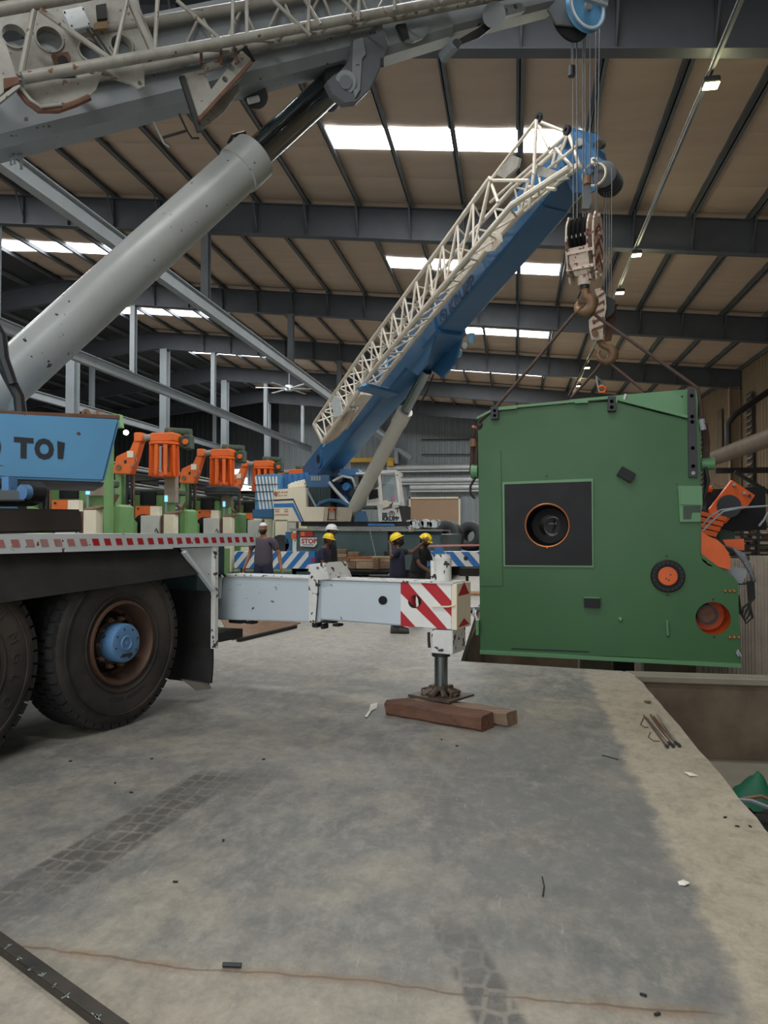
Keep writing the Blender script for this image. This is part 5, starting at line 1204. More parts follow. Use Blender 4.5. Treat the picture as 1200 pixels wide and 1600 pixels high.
# pale engine parts on the carrier behind the cab
for k in range(9):
    x = 634+k*6.2; c_ = G(x, 820-(k % 3)*1.5, YS+.2)
    MB().cyl(c_-V((0, .15, 0)), c_+V((0, .15, 0)), .09+.02*(k % 2), n=12).build('drum', M_white if k % 2 else M_steel, c2r, smooth=40)
for x in (644, 662, 678): gpl([(x, 815), (x+5, 815), (x+5, 824), (x, 824)], 'bracket', M_white, YS, .15)
# luffing cylinder of the far crane
q0 = G(549, 803, 21.3); q1 = G(633, 642, 18.6); q2 = G(667, 579, 17.6)
dq = (q1-q0).normalized()
M_bar2 = mat('beige_cylinder_paint', 'c6c4bb', .4, dirt=.2, dirtc='9c988e', scale=1.5)
MB().lathe(q0, dq, [(0, .195), ((q1-q0).length-.45, .18), ((q1-q0).length-.44, .20), ((q1-q0).length, .20), ((q1-q0).length, .1)], n=30).build('luffing_cylinder', M_bar2, c2r, smooth=40)
MB().cyl(q1, q2, .125, n=24).build('cylinder_rod', M_chrome, c2r, smooth=40)
MB().tube([q1+V((.28, -.1, -.02)), (q1+q2)/2+V((.28, 0, 0)), q2+V((.15, 0, -.1))], .02, 6).build('rod_pipe', M_black, c2r)
# boom
B0 = G(495, 744, 22.0); B1 = G(864, 300, 13.0); bd2 = (B1-B0).normalized(); bs2 = V((bd2.y, -bd2.x, 0)).normalized()
if bs2.x > 0: bs2 = -bs2                       # points to the camera-left side
bu2 = bs2.cross(bd2); bu2 = bu2 if bu2.z > 0 else -bu2
B0 = B0-bs2*.33+bu2*.37; B1 = B1-bs2*.33+bu2*.37
def J_(x, y, off): return onpl(x, y, B(0, off, 0), bs2)
def B(t, s_, u_): return B0+(B1-B0)*t+bs2*s_+bu2*u_
def bsec(t0, t1, w, h, nm, m, dz=0):
    r = []
    for t in (t0, t1):
        r.append([B(t, w, -h+dz+.05), B(t, w-.06, -h+dz), B(t, -w+.06, -h+dz), B(t, -w, -h+dz+.05), B(t, -w, h+dz), B(t, w, h+dz)])
    return MB().loft(r).build(nm, m, c2r)
bsec(-.09, .60, .33, .37, 'base_boom', M_blue); bsec(.595, .65, .38, .43, 'boom_collar', M_blue)
bsec(.64, .97, .32, .36, 'inner_boom', M_blue, .0); bsec(.96, 1.06, .30, .34, 'tip_boom', M_blue)
MB().cyl(B(.03, .36, .02), B(.03, -.36, .02), .27, n=24).build('pivot_boss', M_blue, c2r, smooth=40); MB().cyl(B(.03, .37, .02), B(.03, .36, .02), .13, n=20).build('pivot_hole', M_ink, c2r)
MB().beam(B(.07, .35, .2), B(.14, .35, .2), .03, .05, bu2).build('pale_rail', M_lblue, c2r)
for sgn in (.30, -.35): plate([B(.52, sgn, -.34), B(.59, sgn, -.34), B(.64, sgn, -.42), B(.60, sgn, -.78), B(.555, sgn, -.80)], (), .05, bs2).build('cylinder_bracket', M_blue, c2r)
for t_, r_ in ((.655, .10), (.63, .06), (.605, .09)):
    c_ = B(t_, -.45, -.5); MB().ball(c_, r_, 10, (1, 1, 1.3)).build('work_lamp', M_lblue if r_ > .06 else M_white, c2r, smooth=True)
for t_ in (.42, .45): MB().beam(B(t_, .36, .1), B(t_+.0, .36, .40), .1, .04, bd2).build('jib_support', M_lblue, c2r)
MB().beam(J_(567, 605, 1.45), J_(614, 617, .36), .28, .07, bu2).build('jib_tray', M_blue, c2r)
MB().beam(J_(569, 601, 1.45), J_(604, 608, .5), .10, .05, bu2).build('jib_tray_bar', M_lblue, c2r)
tx = text('boom_lettering', 'KRUPP', M_inkb, c2r, B(.695, .322, -.33), bd2, bu2, .35, thick=.006, xscale=.98, offset=.012)
MB().lathe(B(.675, .322, -.20), bs2, [(0, .10), (0, .15), (.006, .15), (.006, .10)], n=24, closedprof=True).build('boom_emblem', M_inkb, c2r)
MB().lathe(B(.675, .322, -.20), bs2, [(0, .03), (0, .06), (.006, .06), (.006, .03)], n=18, closedprof=True).build('boom_emblem', M_inkb, c2r)
# boom head
def T2(x, y, Yv=12.4): return atY(x, y, Yv)
def tpl(pts, Yv, th, nm, m, bev=.003): return plate([T2(x, y, Yv) for x, y in pts], (), th, V((0, 1, 0))).build(nm, m, c2r, bevel=bev)
tpl([(880, 208), (905, 205), (935, 245), (960, 262), (950, 285), (925, 300), (895, 300), (876, 260)], 12.35, .05, 'boom_head_plate', M_blue); tpl([(880, 208), (905, 205), (935, 245), (960, 262), (950, 285), (925, 300), (895, 300), (876, 260)], 12.8, .05, 'boom_head_plate', M_blue)
for k in range(5):
    MB().lathe(T2(940, 272, 12.3)+V((.02+.035*k, .09*k, 0)), V((.3, 1, 0)), [(0, .04), (0, .17), (.01, .21), (.03, .18), (.05, .21), (.06, .17), (.06, .04)], n=28).build('sheave', M_dark, c2r, smooth=30)
MB().lathe(T2(928, 272, 12.25), V((.3, 1, 0)), [(0, .165), (-.01, .18), (.02, .195), (.03, .165)], n=36, closedprof=True).build('sheave_rim', M_cream, c2r, smooth=30)
MB().lathe(T2(928, 252, 12.3), V((.1, 1, 0)), [(0, .02), (0, .07), (.06, .07), (.06, .02)], n=18).build('small_sheave', M_whitech, c2r, smooth=30)
MB().cyl(T2(905, 222, 12.3), T2(905, 222, 12.8), .06, n=12).build('small_sheave', M_white, c2r); MB().cyl(T2(934, 226, 12.3), T2(940, 226, 12.8), .07, n=12).build('guide_roller', M_black, c2r, smooth=True)
for (x0, x1) in ((956, 955),): MB().cyl(T2(x0, 262, 12.2), T2(x1, 474, 12.25), .008, n=6).build('hoist_rope', M_rope, c2r)
for k in range(3): MB().cyl(T2(944+k*4, 290, 12.5), T2(944+k*4, 470, 12.4), .006, n=6).build('hoist_rope', M_rope, c2r)
# stowed lattice jib on the far crane
j2 = empty('lattice_jib', (0, 0, 0)); j2.parent = c2r; j2.location = tuple(wmat(c2r).inverted() @ B(.1, .9, .5))
def J(x, y, t, off): # point on plane parallel to the boom side
    return onpl(x, y, B(0, off, 0), bs2)
# measured chord end points in the photograph: left/outer-top, mid, inner
ch = {'a': [J(492, 660, 0, 1.35), J(560, 560, 0, 1.35), J(700, 370, 0, 1.3), J(766, 278, 0, 1.25)],
      'b': [J(505, 690, 0, 1.35), J(590, 570, 0, 1.35), J(730, 402, 0, 1.3), J(800, 320, 0, 1.25), J(890, 262, 0, 1.1)],
      'c': [J(520, 655, 0, .62), J(600, 545, 0, .62), J(725, 378, 0, .6), J(800, 296, 0, .6), J(880, 226, 0, .55)],
      'd': [J(540, 668, 0, .62), J(588, 604, 0, .62), J(668, 503, 0, .6), J(707, 456, 0, .6), J(764, 386, 0, .6), J(826, 318, 0, .6), J(905, 258, 0, .55)]}
for k_, r_ in (('a', .045), ('b', .05), ('c', .04), ('d', .06)): MB().tube(ch[k_], r_, 8).build('chord', M_latt, j2, smooth=True)
def lace2(A, Bc, n, r, t0=0, t1=1, A1=1.0, B1_=1.0):
    for i in range(n):
        ta = (t0+(t1-t0)*i/n); tb = (t0+(t1-t0)*(i+.5)/n); tc = (t0+(t1-t0)*(i+1)/n)
        MB().cyl(along(A, ta*A1), along(Bc, tb*B1_), r, n=6).build('lacing', M_latt, j2); MB().cyl(along(Bc, tb*B1_), along(A, tc*A1), r, n=6).build('lacing', M_latt, j2)
lace2(ch['a'], ch['b'], 16, .022, .0, 1, 1, .78); lace2(ch['a'], ch['c'], 15, .020, .0, 1, 1, .80); lace2(ch['c'], ch['d'], 16, .020); lace2(ch['b'], ch['d'], 15, .020)
MB().cyl(J(545, 625, 0, 1.0), J(735, 400, 0, 1.0), .055, n=8).build('inner_tube', M_steel, j2, smooth=True)
# foot end plates of the jib
plate([J(x, y, 0, 1.2) for x, y in ((505, 690), (512, 668), (535, 645), (556, 640), (548, 662), (528, 684), (512, 694))], (), .04, bs2).build('end_plate', mat('dusty_plate', 'b5a592', .6, dirt=.4), j2)
MB().beam(J(490, 662, 0, 1.35), J(505, 692, 0, 1.35), .06, .06).build('end_bar', M_latt, j2)
plate([J(x, y, 0, 1.38) for x, y in ((518, 630), (523, 618), (532, 622), (536, 648), (524, 652))], (), .02, bs2).build('white_shield', M_lampw if False else M_white, j2)
plate([J(x, y, 0, .9) for x, y in ((556, 625), (575, 612), (582, 618), (570, 634), (560, 636))], (), .3, bs2).build('beige_box', M_latt, j2)
# broad beige plate along the upper part of the jib and the head frame
plate([J(x, y, 0, .58) for x, y in ((694, 456), (728, 410), (796, 332), (806, 336), (764, 384), (706, 452))], (), .03, bs2).build('side_skin', M_latt, j2)
plate([J(x, y, 0, .64) for x, y in ((756, 385), (768, 370), (784, 366), (786, 378), (774, 392), (762, 394))], [circ(J(771, 378, 0, .64), bd2, bu2, .05, 14)], .03, bs2).build('pin_plate', M_latt, j2)
for a_, b_, off in (((766, 282), (838, 188), 1.2), ((838, 188), (834, 272), 1.2), ((838, 188), (858, 232), .9), ((838, 188), (888, 208), .6), ((888, 208), (858, 235), .6), ((858, 235), (766, 316), .9), ((766, 282), (826, 282), 1.2), ((834, 272), (826, 326), 1.1), ((888, 208), (868, 262), .6), ((888, 208), (905, 258), .6), ((826, 292), (868, 296), 1.0), ((905, 258), (820, 330), .8), ((815, 325), (826, 282), 1.0), ((842, 275), (905, 225), .7), ((766, 282), (778, 316), 1.2), ((862, 262), (868, 238), .6), ((868, 232), (895, 262), .6)):
    MB().cyl(J(*a_, 0, off), J(*b_, 0, off), .028, n=6).build('head_strut', M_latt, j2, smooth=True)
for (x, y) in ((844, 184), (888, 204)): MB().lathe(J(x, y, 0, .9), bs2, [(0, .03), (0, .075), (.05, .075), (.05, .03)], n=16, closedprof=True).build('head_roller', M_dark, j2, smooth=30)
plate([J(x, y, 0, .9) for x, y in ((776, 272), (800, 242), (815, 248), (812, 262), (792, 280))], (), .05, bs2).build('head_cover', M_jib, j2)
plate([J(x, y, 0, .8) for x, y in ((842, 258), (884, 272), (892, 280), (876, 284), (842, 274))], (), .04, bs2).build('head_cover', M_jib, j2)
# ---- timbers stacked at the back of the far crane
rnd = random.Random(5); tn = 0
labs = ['bottom left squared timber of the stack behind the white-helmet worker', 'bottom middle squared timber of the stack below the deck', 'bottom right squared timber of the stack beside the kneeling gap', 'short upright timber block leaning at the front of the stack', 'second-layer long pale plank of the timber stack', 'orange-tinted plank lying across the middle of the timber stack', 'left third-layer board in the timber stack', 'left upper board of the timber stack, nearly topmost', 'topmost short board at the left of the timber stack', 'small timber block right of the topmost board in the stack', 'thin pale plank along the right top of the timber stack']
specs = [(520, 555.5, 878.2, 889, 0), (556, 587.5, 878.2, 889, 1), (588, 612, 878.2, 889, 0), (583, 591, 872, 890, 2), (546, 612, 873.6, 877.8, 1), (542, 580, 869.4, 873.2, 3), (520, 545.5, 871.6, 877.8, 0), (520, 541.5, 865, 871.2, 1), (520, 541, 858, 864.6, 0), (543, 560, 862.6, 869, 0), (580.5, 612, 869.4, 873.2, 1)]
MS = [mat('aged_plank', '8f7662', .85, dirt=.6, dirtc='5c4838', scale=4, bump=.4), mat('pale_plank', 'ab937a', .85, dirt=.5, dirtc='75604c', scale=4), mat('mid_plank', '735a4a', .8, dirt=.4, scale=3), mat('orange_plank', 'a86c48', .8, dirt=.4, scale=3)]
for (xa, xb, ya, yb, mi), lb in zip(specs, labs):
    Yp = 20.05 if mi != 2 else 19.7; a_ = G(xa, yb, Yp); b_ = G(xb, ya, Yp)
    tag(MB().cbox((a_.x, Yp, a_.z), (b_.x, Yp+.3, b_.z), .015).build('timber', MS[mi], None), lb, 'timber', None)
rk = empty('timber_rack', (-4.1, 20.2, .45)); rk.parent = c2r; rk.location = tuple(wmat(c2r).inverted() @ V((-4.1, 20.2, .45)))
MB().box((G(516, 890, 20).x, 19.95, G(516, 893, 20).z), (G(612, 890, 20).x, 20.6, G(516, 890, 20).z)).build('rack_shelf', M_black, rk)
for x in (530, 600): MB().box((G(x, 890, 20.5).x, 20.5, .5), (G(x, 890, 20.5).x+.06, 20.6, 1.1)).build('rack_arm', M_black, rk)
# lashing chain
chn = empty('chain', tuple(G(586, 866, 20.0))); chn.parent = c2r; chn.location = tuple(wmat(c2r).inverted() @ G(586, 866, 20.3))
for k in range(14):
    a_ = G(578+k*.62, 829+k*2.8, 20.3); b_ = G(578+(k+1)*.62, 829+(k+1)*2.8, 20.3); MB().tube([a_, b_], .017 if k % 2 else .010, 6).build('link', M_steel, chn)
# ---- tyres standing behind the far crane
for (x, y, r, Yv, lb) in ((668, 838, .60, 30.6, 'leftmost dark tyre behind the pointing worker, half hidden'), (700, 838, .60, 29.3, 'large black tyre standing left of the other near the green machine'), (736, 838, .60, 30.6, 'black tyre with open centre standing right beside the green machine'), (681, 840, .60, 31.6, 'narrow black tyre wedged between the leftmost and the large one')):
    c_ = G(x, y, Yv); dz = V((-.35, -.9, .15)).normalized(); t = empty('tyre', (c_.x, c_.y, c_.z-r)); tag(t, lb, 'tyre', None)
    MB().lathe(c_+dz*.25, -dz, [(.03, r*.4), (0, r*.5), (-.01, r*.85), (.04, r*.97), (.1, r), (.4, r), (.46, r*.97), (.5, r*.8), (.48, r*.4)], n=36, closedprof=True).build('carcass', M_tnew, t, smooth=45)
    MB().lathe(c_+dz*.25, -dz, [(.08, r*.44), (.2, r*.38), (.4, r*.40), (.2, r*.42)], n=30, closedprof=True).build('bead', M_black, t, smooth=40)
rk2 = tag(MB().box((-3.6, 29.0, 0), (-.6, 32.4, .82)).build('storage_skid', M_dark), 'dark low skid on which the spare tyres stand, beside the far crane', 'skid')
tp = tag(MB().loft([[G(x, y, 19.2), G(x, y+3, 19.2)] for x, y in ((660, 852), (690, 851), (720, 850.5), (760, 850))]+[[G(760, 850, 19.21), G(760, 853, 19.21)]], closed=False).build('barrier_tape', mat('pink_tape', 'e39a92', .6, dirt=.2)), 'pink and white barrier tape stretched above the blue-striped beam', 'tape')
pst = [MB()]; 
tag(MB().cyl((G(660, 852, 19.2).x, 19.2, 0), (G(660, 852, 19.2).x, 19.2, 1.25), .02, n=8).build('tape_post', M_dsteel), 'thin dark post holding the barrier tape behind the workers', 'post')

# ================================================================== row of tyre presses on the left
def press_part(mb, nm, m, par, sm=False, bev=0): return mb.build(nm, m, par, smooth=sm, bevel=bev)
def make_press(full=True, at=(0, 0, 0)):
    t = empty('tyre_press', (0, 0, 0))
    P = lambda nm, m, mb, sm=False, bev=0: mb.build(nm, m, t, smooth=sm, bevel=bev)
    # base and frame; local x to the right, y away, z up; basket centre at x=0
    P('base', M_pgreen, MB().box((-1.6, .3, 0), (.9, 2.0, 1.2)))
    f = P('side_frame', M_pgreen, MB().cbox((-1.15, .5, 1.2), (-.25, 1.2, 2.55), .03)); 
    P('frame_window', M_blackp, MB().box((-.85, .45, 2.3), (-.45, .5, 2.62)))
    P('frame_top', M_pdark, MB().cbox((-1.2, .5, 2.55), (.0, 1.3, 2.7), .03))
    P('upright', M_pgreen, MB().box((-1.32, .1, 0), (-1.16, .35, 3.25)))
    P('guide_rail', M_dark, MB().box((-1.10, .2, 1.0), (-1.05, .28, 3.1))); P('guide_rail', M_dark, MB().box((-.98, .2, 1.0), (-.94, .28, 3.1)))
    P('hydraulic_line', M_hook, MB().tube([(-.88, .2, 3.0), (-.88, .2, 1.9), (-.80, .2, 1.7), (-.80, .2, 1.1)], .02, 6), True)
    op = P('orange_plate', M_orange, plate([V((-.82, .15, 1.0)), V((-.32, .15, 1.0)), V((-.32, .15, 2.26)), V((-.82, .15, 2.26))], (), .06, (0, 1, 0)), bev=.01)
    MB().cyl((-.57, .14, 1.82), (-.57, .06, 1.82), .24, n=24).build('black_disc', M_blackp, op, smooth=40)
    for x in (-.74, -.40): MB().cyl((x, .15, 2.2), (x, .13, 2.2), .025, n=8).build('plate_bolt', M_dark, op)
    P('angled_guard', M_pgreen, plate([V((-1.05, -.1, .9)), V((-.65, -.1, .9)), V((-.65, -.1, 1.85)), V((-.85, -.1, 2.05)), V((-1.05, -.1, 2.12))], (), .05, (0, 1, 0)))
    P('press_body', M_pgreen, MB().cbox((-.05, .9, 1.0), (.18, 1.6, 2.2), .05)); P('press_valve', M_hook, MB().tube([(-.02, .85, 2.3), (.1, .82, 2.2), (.2, .85, 2.4)], .04, 8), True)
    P('mould_column', mat('worn_column', '9a8c7c', .6, dirt=.5), MB().box((-.14, .3, 2.35), (.14, .5, 4.0)))
    P('control_cabinet', mat('cabinet_grey', 'c9c9c3', .5, dirt=.15), MB().cbox((-.42, -.35, .5), (.05, -.1, 2.02), .01)); P('small_box', M_cream, MB().cbox((-.26, -.2, 2.02), (-.02, -.05, 2.24), .01))
    P('brown_post', M_rust, MB().box((.07, -.3, .5), (.14, -.2, 2.02))); P('beacon_post', M_steel, MB().cyl((.10, -.1, 2.0), (.10, -.1, 2.35), .02, n=6))
    P('blue_beacon', mat('blue_beacon', '7fd0ee', .3, dirt=0, emit=.8), MB().cyl((.10, -.1, 2.35), (.10, -.1, 2.50), .04, n=10))
    P('beige_cabinet', M_cream, MB().cbox((.16, -.35, .5), (.42, -.1, 2.05), .01)); P('beige_roof', M_hook, MB().hexa([(.16, -.35, 2.05), (.42, -.35, 2.05), (.50, -.05, 2.08), (.26, -.05, 2.08), (.16, -.35, 2.07), (.42, -.35, 2.07), (.50, -.05, 2.14), (.26, -.05, 2.14)]))
    P('cabinet_hose', M_dark, MB().tube([(-.05, -.36, 1.65), (.0, -.4, 1.72), (.04, -.36, 1.6)], .012, 6))
    # orange swing arm
    if not full: return t
    a = P('swing_arm', M_orange, plate([V(p) for p in ((-1.28, -.1, 3.05), (-.82, -.1, 3.02), (-.70, -.1, 3.35), (-.55, -.1, 3.85), (-.72, -.1, 3.88), (-.85, -.1, 3.6), (-1.05, -.1, 3.52), (-1.2, -.1, 3.45))], (), .25, (0, 1, 0)), bev=.015)
    MB().box((-.90, -.12, 3.42), (-.74, -.10, 3.58)).build('terminal_box', M_cream, a); MB().cyl((-1.12, -.11, 3.18), (-1.12, -.13, 3.18), .07, n=14).build('pivot_disc', M_hook, a)
    MB().box((-.98, -.11, 3.28), (-.92, -.10, 3.36)).build('arm_slot', M_ink, a)
    MB().tube([(-.72, -.12, 3.5), (-.62, -.14, 3.35), (-.72, -.14, 3.22), (-.82, -.12, 3.2)], .012, 6).build('arm_hose', M_cable, a)
    P('arm_head', M_orange, MB().cbox((-.72, -.15, 3.80), (-.52, .12, 4.02), .02)); P('arm_cylinder', M_jib, MB().cyl((-.55, 0, 3.90), (-.12, 0, 3.92), .08, n=14), True)
    P('loader_head', M_orange, MB().cbox((-.28, -.2, 3.78), (.32, .3, 4.0), .03)); P('head_pin', M_hook, MB().cyl((.18, -.1, 4.0), (.18, -.1, 4.1), .04, n=8))
    P('loader_disc', M_orange, MB().cyl((0, 0, 3.72), (0, 0, 3.78), .36, n=28), 40)
    c = empty('claw', (0, 0, 3.3)); c.parent = t
    for i in range(10):
        an = 2*math.pi*i/10+.2; u = V((math.cos(an), math.sin(an), 0)); w = V((-u.y, u.x, 0))
        MB().loft([[V((0, 0, 3.70))+u*r_+w*s_ for r_, s_ in ((.28, -.045), (.35, -.045), (.35, .045), (.28, .045))], [V((0, 0, 3.2))+u*r_+w*s_ for r_, s_ in ((.29, -.045), (.355, -.045), (.355, .045), (.29, .045))], [V((0, 0, 2.98))+u*r_+w*s_ for r_, s_ in ((.30, -.03), (.37, -.03), (.37, .03), (.30, .03))]]).build('claw_finger', M_orange if i % 3 else M_orange2, c)
    MB().cyl((0, 0, 2.95), (0, 0, 3.05), .30, n=16).build('claw_hub', M_orange2, c, smooth=40)
    P('drive_motor', M_pdark, MB().cbox((.32, .1, 3.65), (.55, .5, 3.95), .03)); P('drive_motor', M_pdark, MB().cyl((-.15, .4, 4.1), (.5, .4, 4.05), .10, n=14), 40); P('gearbox', M_pdark, MB().cbox((.42, .1, 3.62), (.60, .4, 3.98), .03))
    P('gear_disc', M_orange, MB().cyl((.50, .09, 3.80), (.50, .06, 3.80), .07, n=18))
    return t
pr0 = make_press(); first = make_press(False)
PL = [(13.6, 'nearest green tyre press, under and behind the light blue counterweight'), (17.25, 'tyre press with orange claw head just right of the light blue counterweight'), (20.95, 'tyre press with a loose black tyre under its orange claw'), (24.6, 'tyre press right behind the striped counterweight of the blue crane'), (28.3, 'farthest tyre press, half hidden behind the blue crane engine housing')]
for i, (y, lb) in enumerate(PL):
    o = first if i == 0 else pr0 if i == 1 else dup(pr0)
    o.location = (-8.30 if i else -8.15, y, 0)
    if i == 4:
        o.location = (-8.2, y, 0)
    tag(o, lb, 'press', 'row of tyre presses along the left'); 
    if i > 0:
        # third level of the claw is copied by dup
        pass
def torus_tyre(name, c, R, w, m, lab, n=44):
    t = empty(name, tuple(c-ZU*w/2)); tag(t, lab, 'tyre')
    MB().lathe(c-ZU*w/2, ZU, [(.03, R*.60), (0, R*.68), (.0, R*.86), (.03, R*.95), (.06, R), (w*.32, R), (w*.33, R*.975), (w*.37, R*.975), (w*.38, R*1.0), (w*.62, R), (w*.63, R*.975), (w*.67, R*.975), (w*.68, R), (w-.06, R), (w-.03, R*.95), (w, R*.86), (w, R*.68), (w-.03, R*.6)], n=n, closedprof=True).build('carcass', m, t, smooth=40)
    for z in (.04, w-.04): MB().lathe(c+ZU*(z-w/2), ZU, [(-.015, R*.99), (0, R*1.012), (.015, R*.99)], n=n, closedprof=False, cap=False).build('shoulder_rib', m, t, smooth=30)
    return t
torus_tyre('tyre', V((-8.30, 20.95, 2.80)), .50, .27, M_tnew, 'dark grey tyre lying flat, held under the claw of a press')
torus_tyre('tyre', V((-7.35, 24.2, 2.60)), .48, .27, M_tnew, 'dark tyre under the farther claw, left edge of the blue crane counterweight')
# lit window panes far behind the presses
for i, (x, y, w_, h_) in enumerate(((179, 741, 1.8, 1.0), (180, 754, 1.8, .6), (372, 741, 1.2, .9), (376, 752, 1.2, .6), (374, 772, 2.2, 1.6), (284, 752, .6, .5))):
    p = onpl(x, y, V((-38.7, 0, 0)), V((1, 0, 0))) if x < 300 else atY(x, y, 66.0)
    if x < 300: struct(MB().box((-38.9, p.y-w_*1.6, p.z-h_/2), (-38.8, p.y+w_*1.6, p.z+h_/2)).build('window_%d' % (i+4), M_lampw))
    else: struct(MB().box((p.x-w_*.5, 66.0, p.z-h_/2), (p.x+w_*.5, 66.1, p.z+h_/2)).build('window_%d' % (i+4), M_lampw))
# storage racks in the dim aisle behind the presses
for i, (x, y) in enumerate(((-13.5, 24), (-13.5, 31), (-13.5, 38), (-13.5, 45))):
    t = empty('pipe_rack', (x, y, 0)); tag(t, ('grey pipe rack in the dim left aisle, nearest behind the presses', 'second grey pipe rack behind the presses', 'third grey pipe rack behind the presses', 'farthest grey pipe rack behind the presses')[i], 'rack', 'pipe racks of the left aisle')
    for px in (-1, 1): 
        for py in (-2.8, 2.8): MB().beam((x+px, y+py, 0), (x+px, y+py, 4.2), .1, .1).build('rack_post', M_dark, t)
    for z in (1.3, 1.9, 2.5, 3.1, 3.7): MB().cyl((x+1, y-3, z), (x+1, y+3, z), .05, n=6).build('pipe', M_steel, t); MB().cyl((x+.7, y-3, z+.2), (x+.7, y+3, z+.12), .04, n=6).build('pipe', M_jib, t)
    for z in (1.2, 2.4, 3.6): MB().box((x-1, y-2.9, z-.05), (x+1, y+2.9, z)).build('rack_shelf', M_dark, t)
    MB().cbox((x-.8, y-2.4, 2.4), (x+.6, y-.4, 3.4), .05).build('stored_unit', M_dsteel, t); MB().cbox((x-.8, y+.4, 1.2), (x+.6, y+2.2, 2.3), .05).build('stored_unit', M_pdark, t)
# upper green press head above the light blue counterweight
t = first
def pp_(pts, Yv, th, nm, m): return plate([atY(x, y, Yv) for x, y in pts], (), th, V((0, 1, 0))).build(nm, m, t, bevel=.005)
pp_([(142, 649), (186, 647), (188, 668), (178, 668), (172, 656), (143, 655)], 13.2, .15, 'head_frame', M_pgreen); pp_([(150, 641), (153, 641), (153, 650), (150, 650)], 13.1, .04, 'small_post', M_hook)
MB().cyl(atY(178, 657, 13.15), atY(178, 657, 13.3), .06, n=16).build('roller', M_dark, t); MB().lathe(atY(134, 646, 13.2), (0, 1, 0), [(0, .03), (0, .09), (.05, .09), (.05, .03)], n=16, closedprof=True).build('reel', M_hook, t)
pp_([(140, 656), (178, 658), (178, 661), (140, 659)], 13.1, .1, 'rail_bar', M_ink)
MB().box((atY(161, 664, 13.3).x, 13.35, .5), (atY(170, 664, 13.3).x, 13.5, atY(176, 660, 13.3).z)).build('head_post', M_pgreen, t)
tag(MB().lathe(atY(197.5, 676, 16.6), (0, -1, 0), [(0, .06), (.05, .055), (.05, .01)], n=12).build('work_lamp', mat('work_lamp_glow', 'fff6d8', .5, dirt=0, emit=8)), 'small round glowing lamp on the orange arm beside the counterweight', 'lamp')

# ================================================================== right side behind the green machine
rt = empty('press_machine', tuple(atY(1150, 860, 14.2))); tag(rt, 'orange and black machine with round opening behind the green housing, far right', 'machine')
R_ = lambda pts, Yv, th, nm, m, holes=(), bev=.005: plate([atY(x, y, Yv) for x, y in pts], [circ(atY(h[0], h[1], Yv), V((1, 0, 0)), ZU, h[2], 24) for h in holes], th, V((0, 1, 0))).build(nm, m, rt, bevel=bev)
R_([(1102, 765), (1196, 760), (1198, 828), (1150, 830), (1104, 820)], 14.6, .8, 'black_body', M_blackp)
R_([(1109, 795), (1144, 750), (1180, 774), (1168, 792), (1150, 800), (1134, 818), (1112, 812)], 14.3, .12, 'orange_bracket', M_orange2, ((1139, 791, .19),))
MB().cyl(atY(1139, 791, 14.25), atY(1139, 791, 14.7), .20, n=26).build('black_drum', M_ink, rt, smooth=40)
for x, y in ((1147, 757), (1163, 770)): MB().cyl(atY(x, y, 14.28), atY(x, y, 14.22), .03, n=8).build('bolt', M_steel, rt)
MB().cyl(atY(1171, 775, 14.29), atY(1171, 775, 14.28), .03, n=10).build('bolt_hole', M_ink, rt)
for k in range(4): R_([(1096, 799+k*9), (1137-k*5, 808+k*8), (1134-k*5, 815+k*8), (1094, 805+k*9.5)], 14.2, .15, 'orange_slat', M_orange2)
R_([(1094, 795), (1140, 806), (1118, 840), (1094, 838)], 14.4, .3, 'black_back', M_ink)
R_([(1122, 822), (1148, 818), (1149, 850), (1124, 852)], 14.7, .5, 'green_body', M_pdark)
MB().cyl(atY(1104, 764, 14.4), atY(1112, 764, 14.4), .06, n=8).build('orange_fitting', M_orange2, rt)
MB().tube([atY(1112, 762, 14.3), atY(1116, 756, 14.3), atY(1124, 760, 14.3), atY(1130, 757, 14.3)], .012, 6).build('wire', M_hook, rt)
MB().tube([atY(1200, 800, 14.2), atY(1194, 812, 14.2), atY(1186, 822, 14.2)], .02, 6).build('hose', M_cable, rt)
MB().box((3.3, 14.6, -1.0), (3.5, 15.0, 1.7)).build('machine_stand', M_dark, rt)
# shelving rack
sr = empty('shelving_rack', (6.4, 20, 0)); tag(sr, 'long shelving rack stacked with pale pipes behind the black machine, far right', 'rack')
for k, y in enumerate((822, 834, 842, 851, 859, 866)):
    a_ = atY(1128+k*2, y, 20.5); b_ = atY(1290, y+2, 20.5); MB().box((a_.x, 20.5, a_.z-.05), (b_.x, 21.2, a_.z)).build('shelf', M_dark, sr)
    for j in range(5):
        xa = 1130+j*15+random.uniform(-3, 3); c_ = atY(xa, y, 20.5); w_ = random.uniform(.12, .24)
        MB().cbox((c_.x, 20.6, c_.z+.005), (c_.x+w_, 21.1, c_.z+random.uniform(.05, .11)), .01).build('stored_box', M_cream if (j+k) % 2 else M_hook, sr)
for x in (1136, 1160, 1185, 1215): a_ = atY(x, 870, 20.45); MB().box((a_.x-.03, 20.42, 0), (a_.x+.03, 20.48, atY(x, 818, 20.45).z)).build('rack_post', M_dark, sr)
R0 = MB().box((atY(1128, 880, 20.5).x, 20.6, 0), (atY(1290, 870, 20.5).x, 21.2, atY(1128, 872, 20.5).z)).build('lower_body', M_duct, sr)
MB().box((4.7, 20.3, 0), (4.9, 20.5, 1.9)).build('rack_end', M_dark, sr)
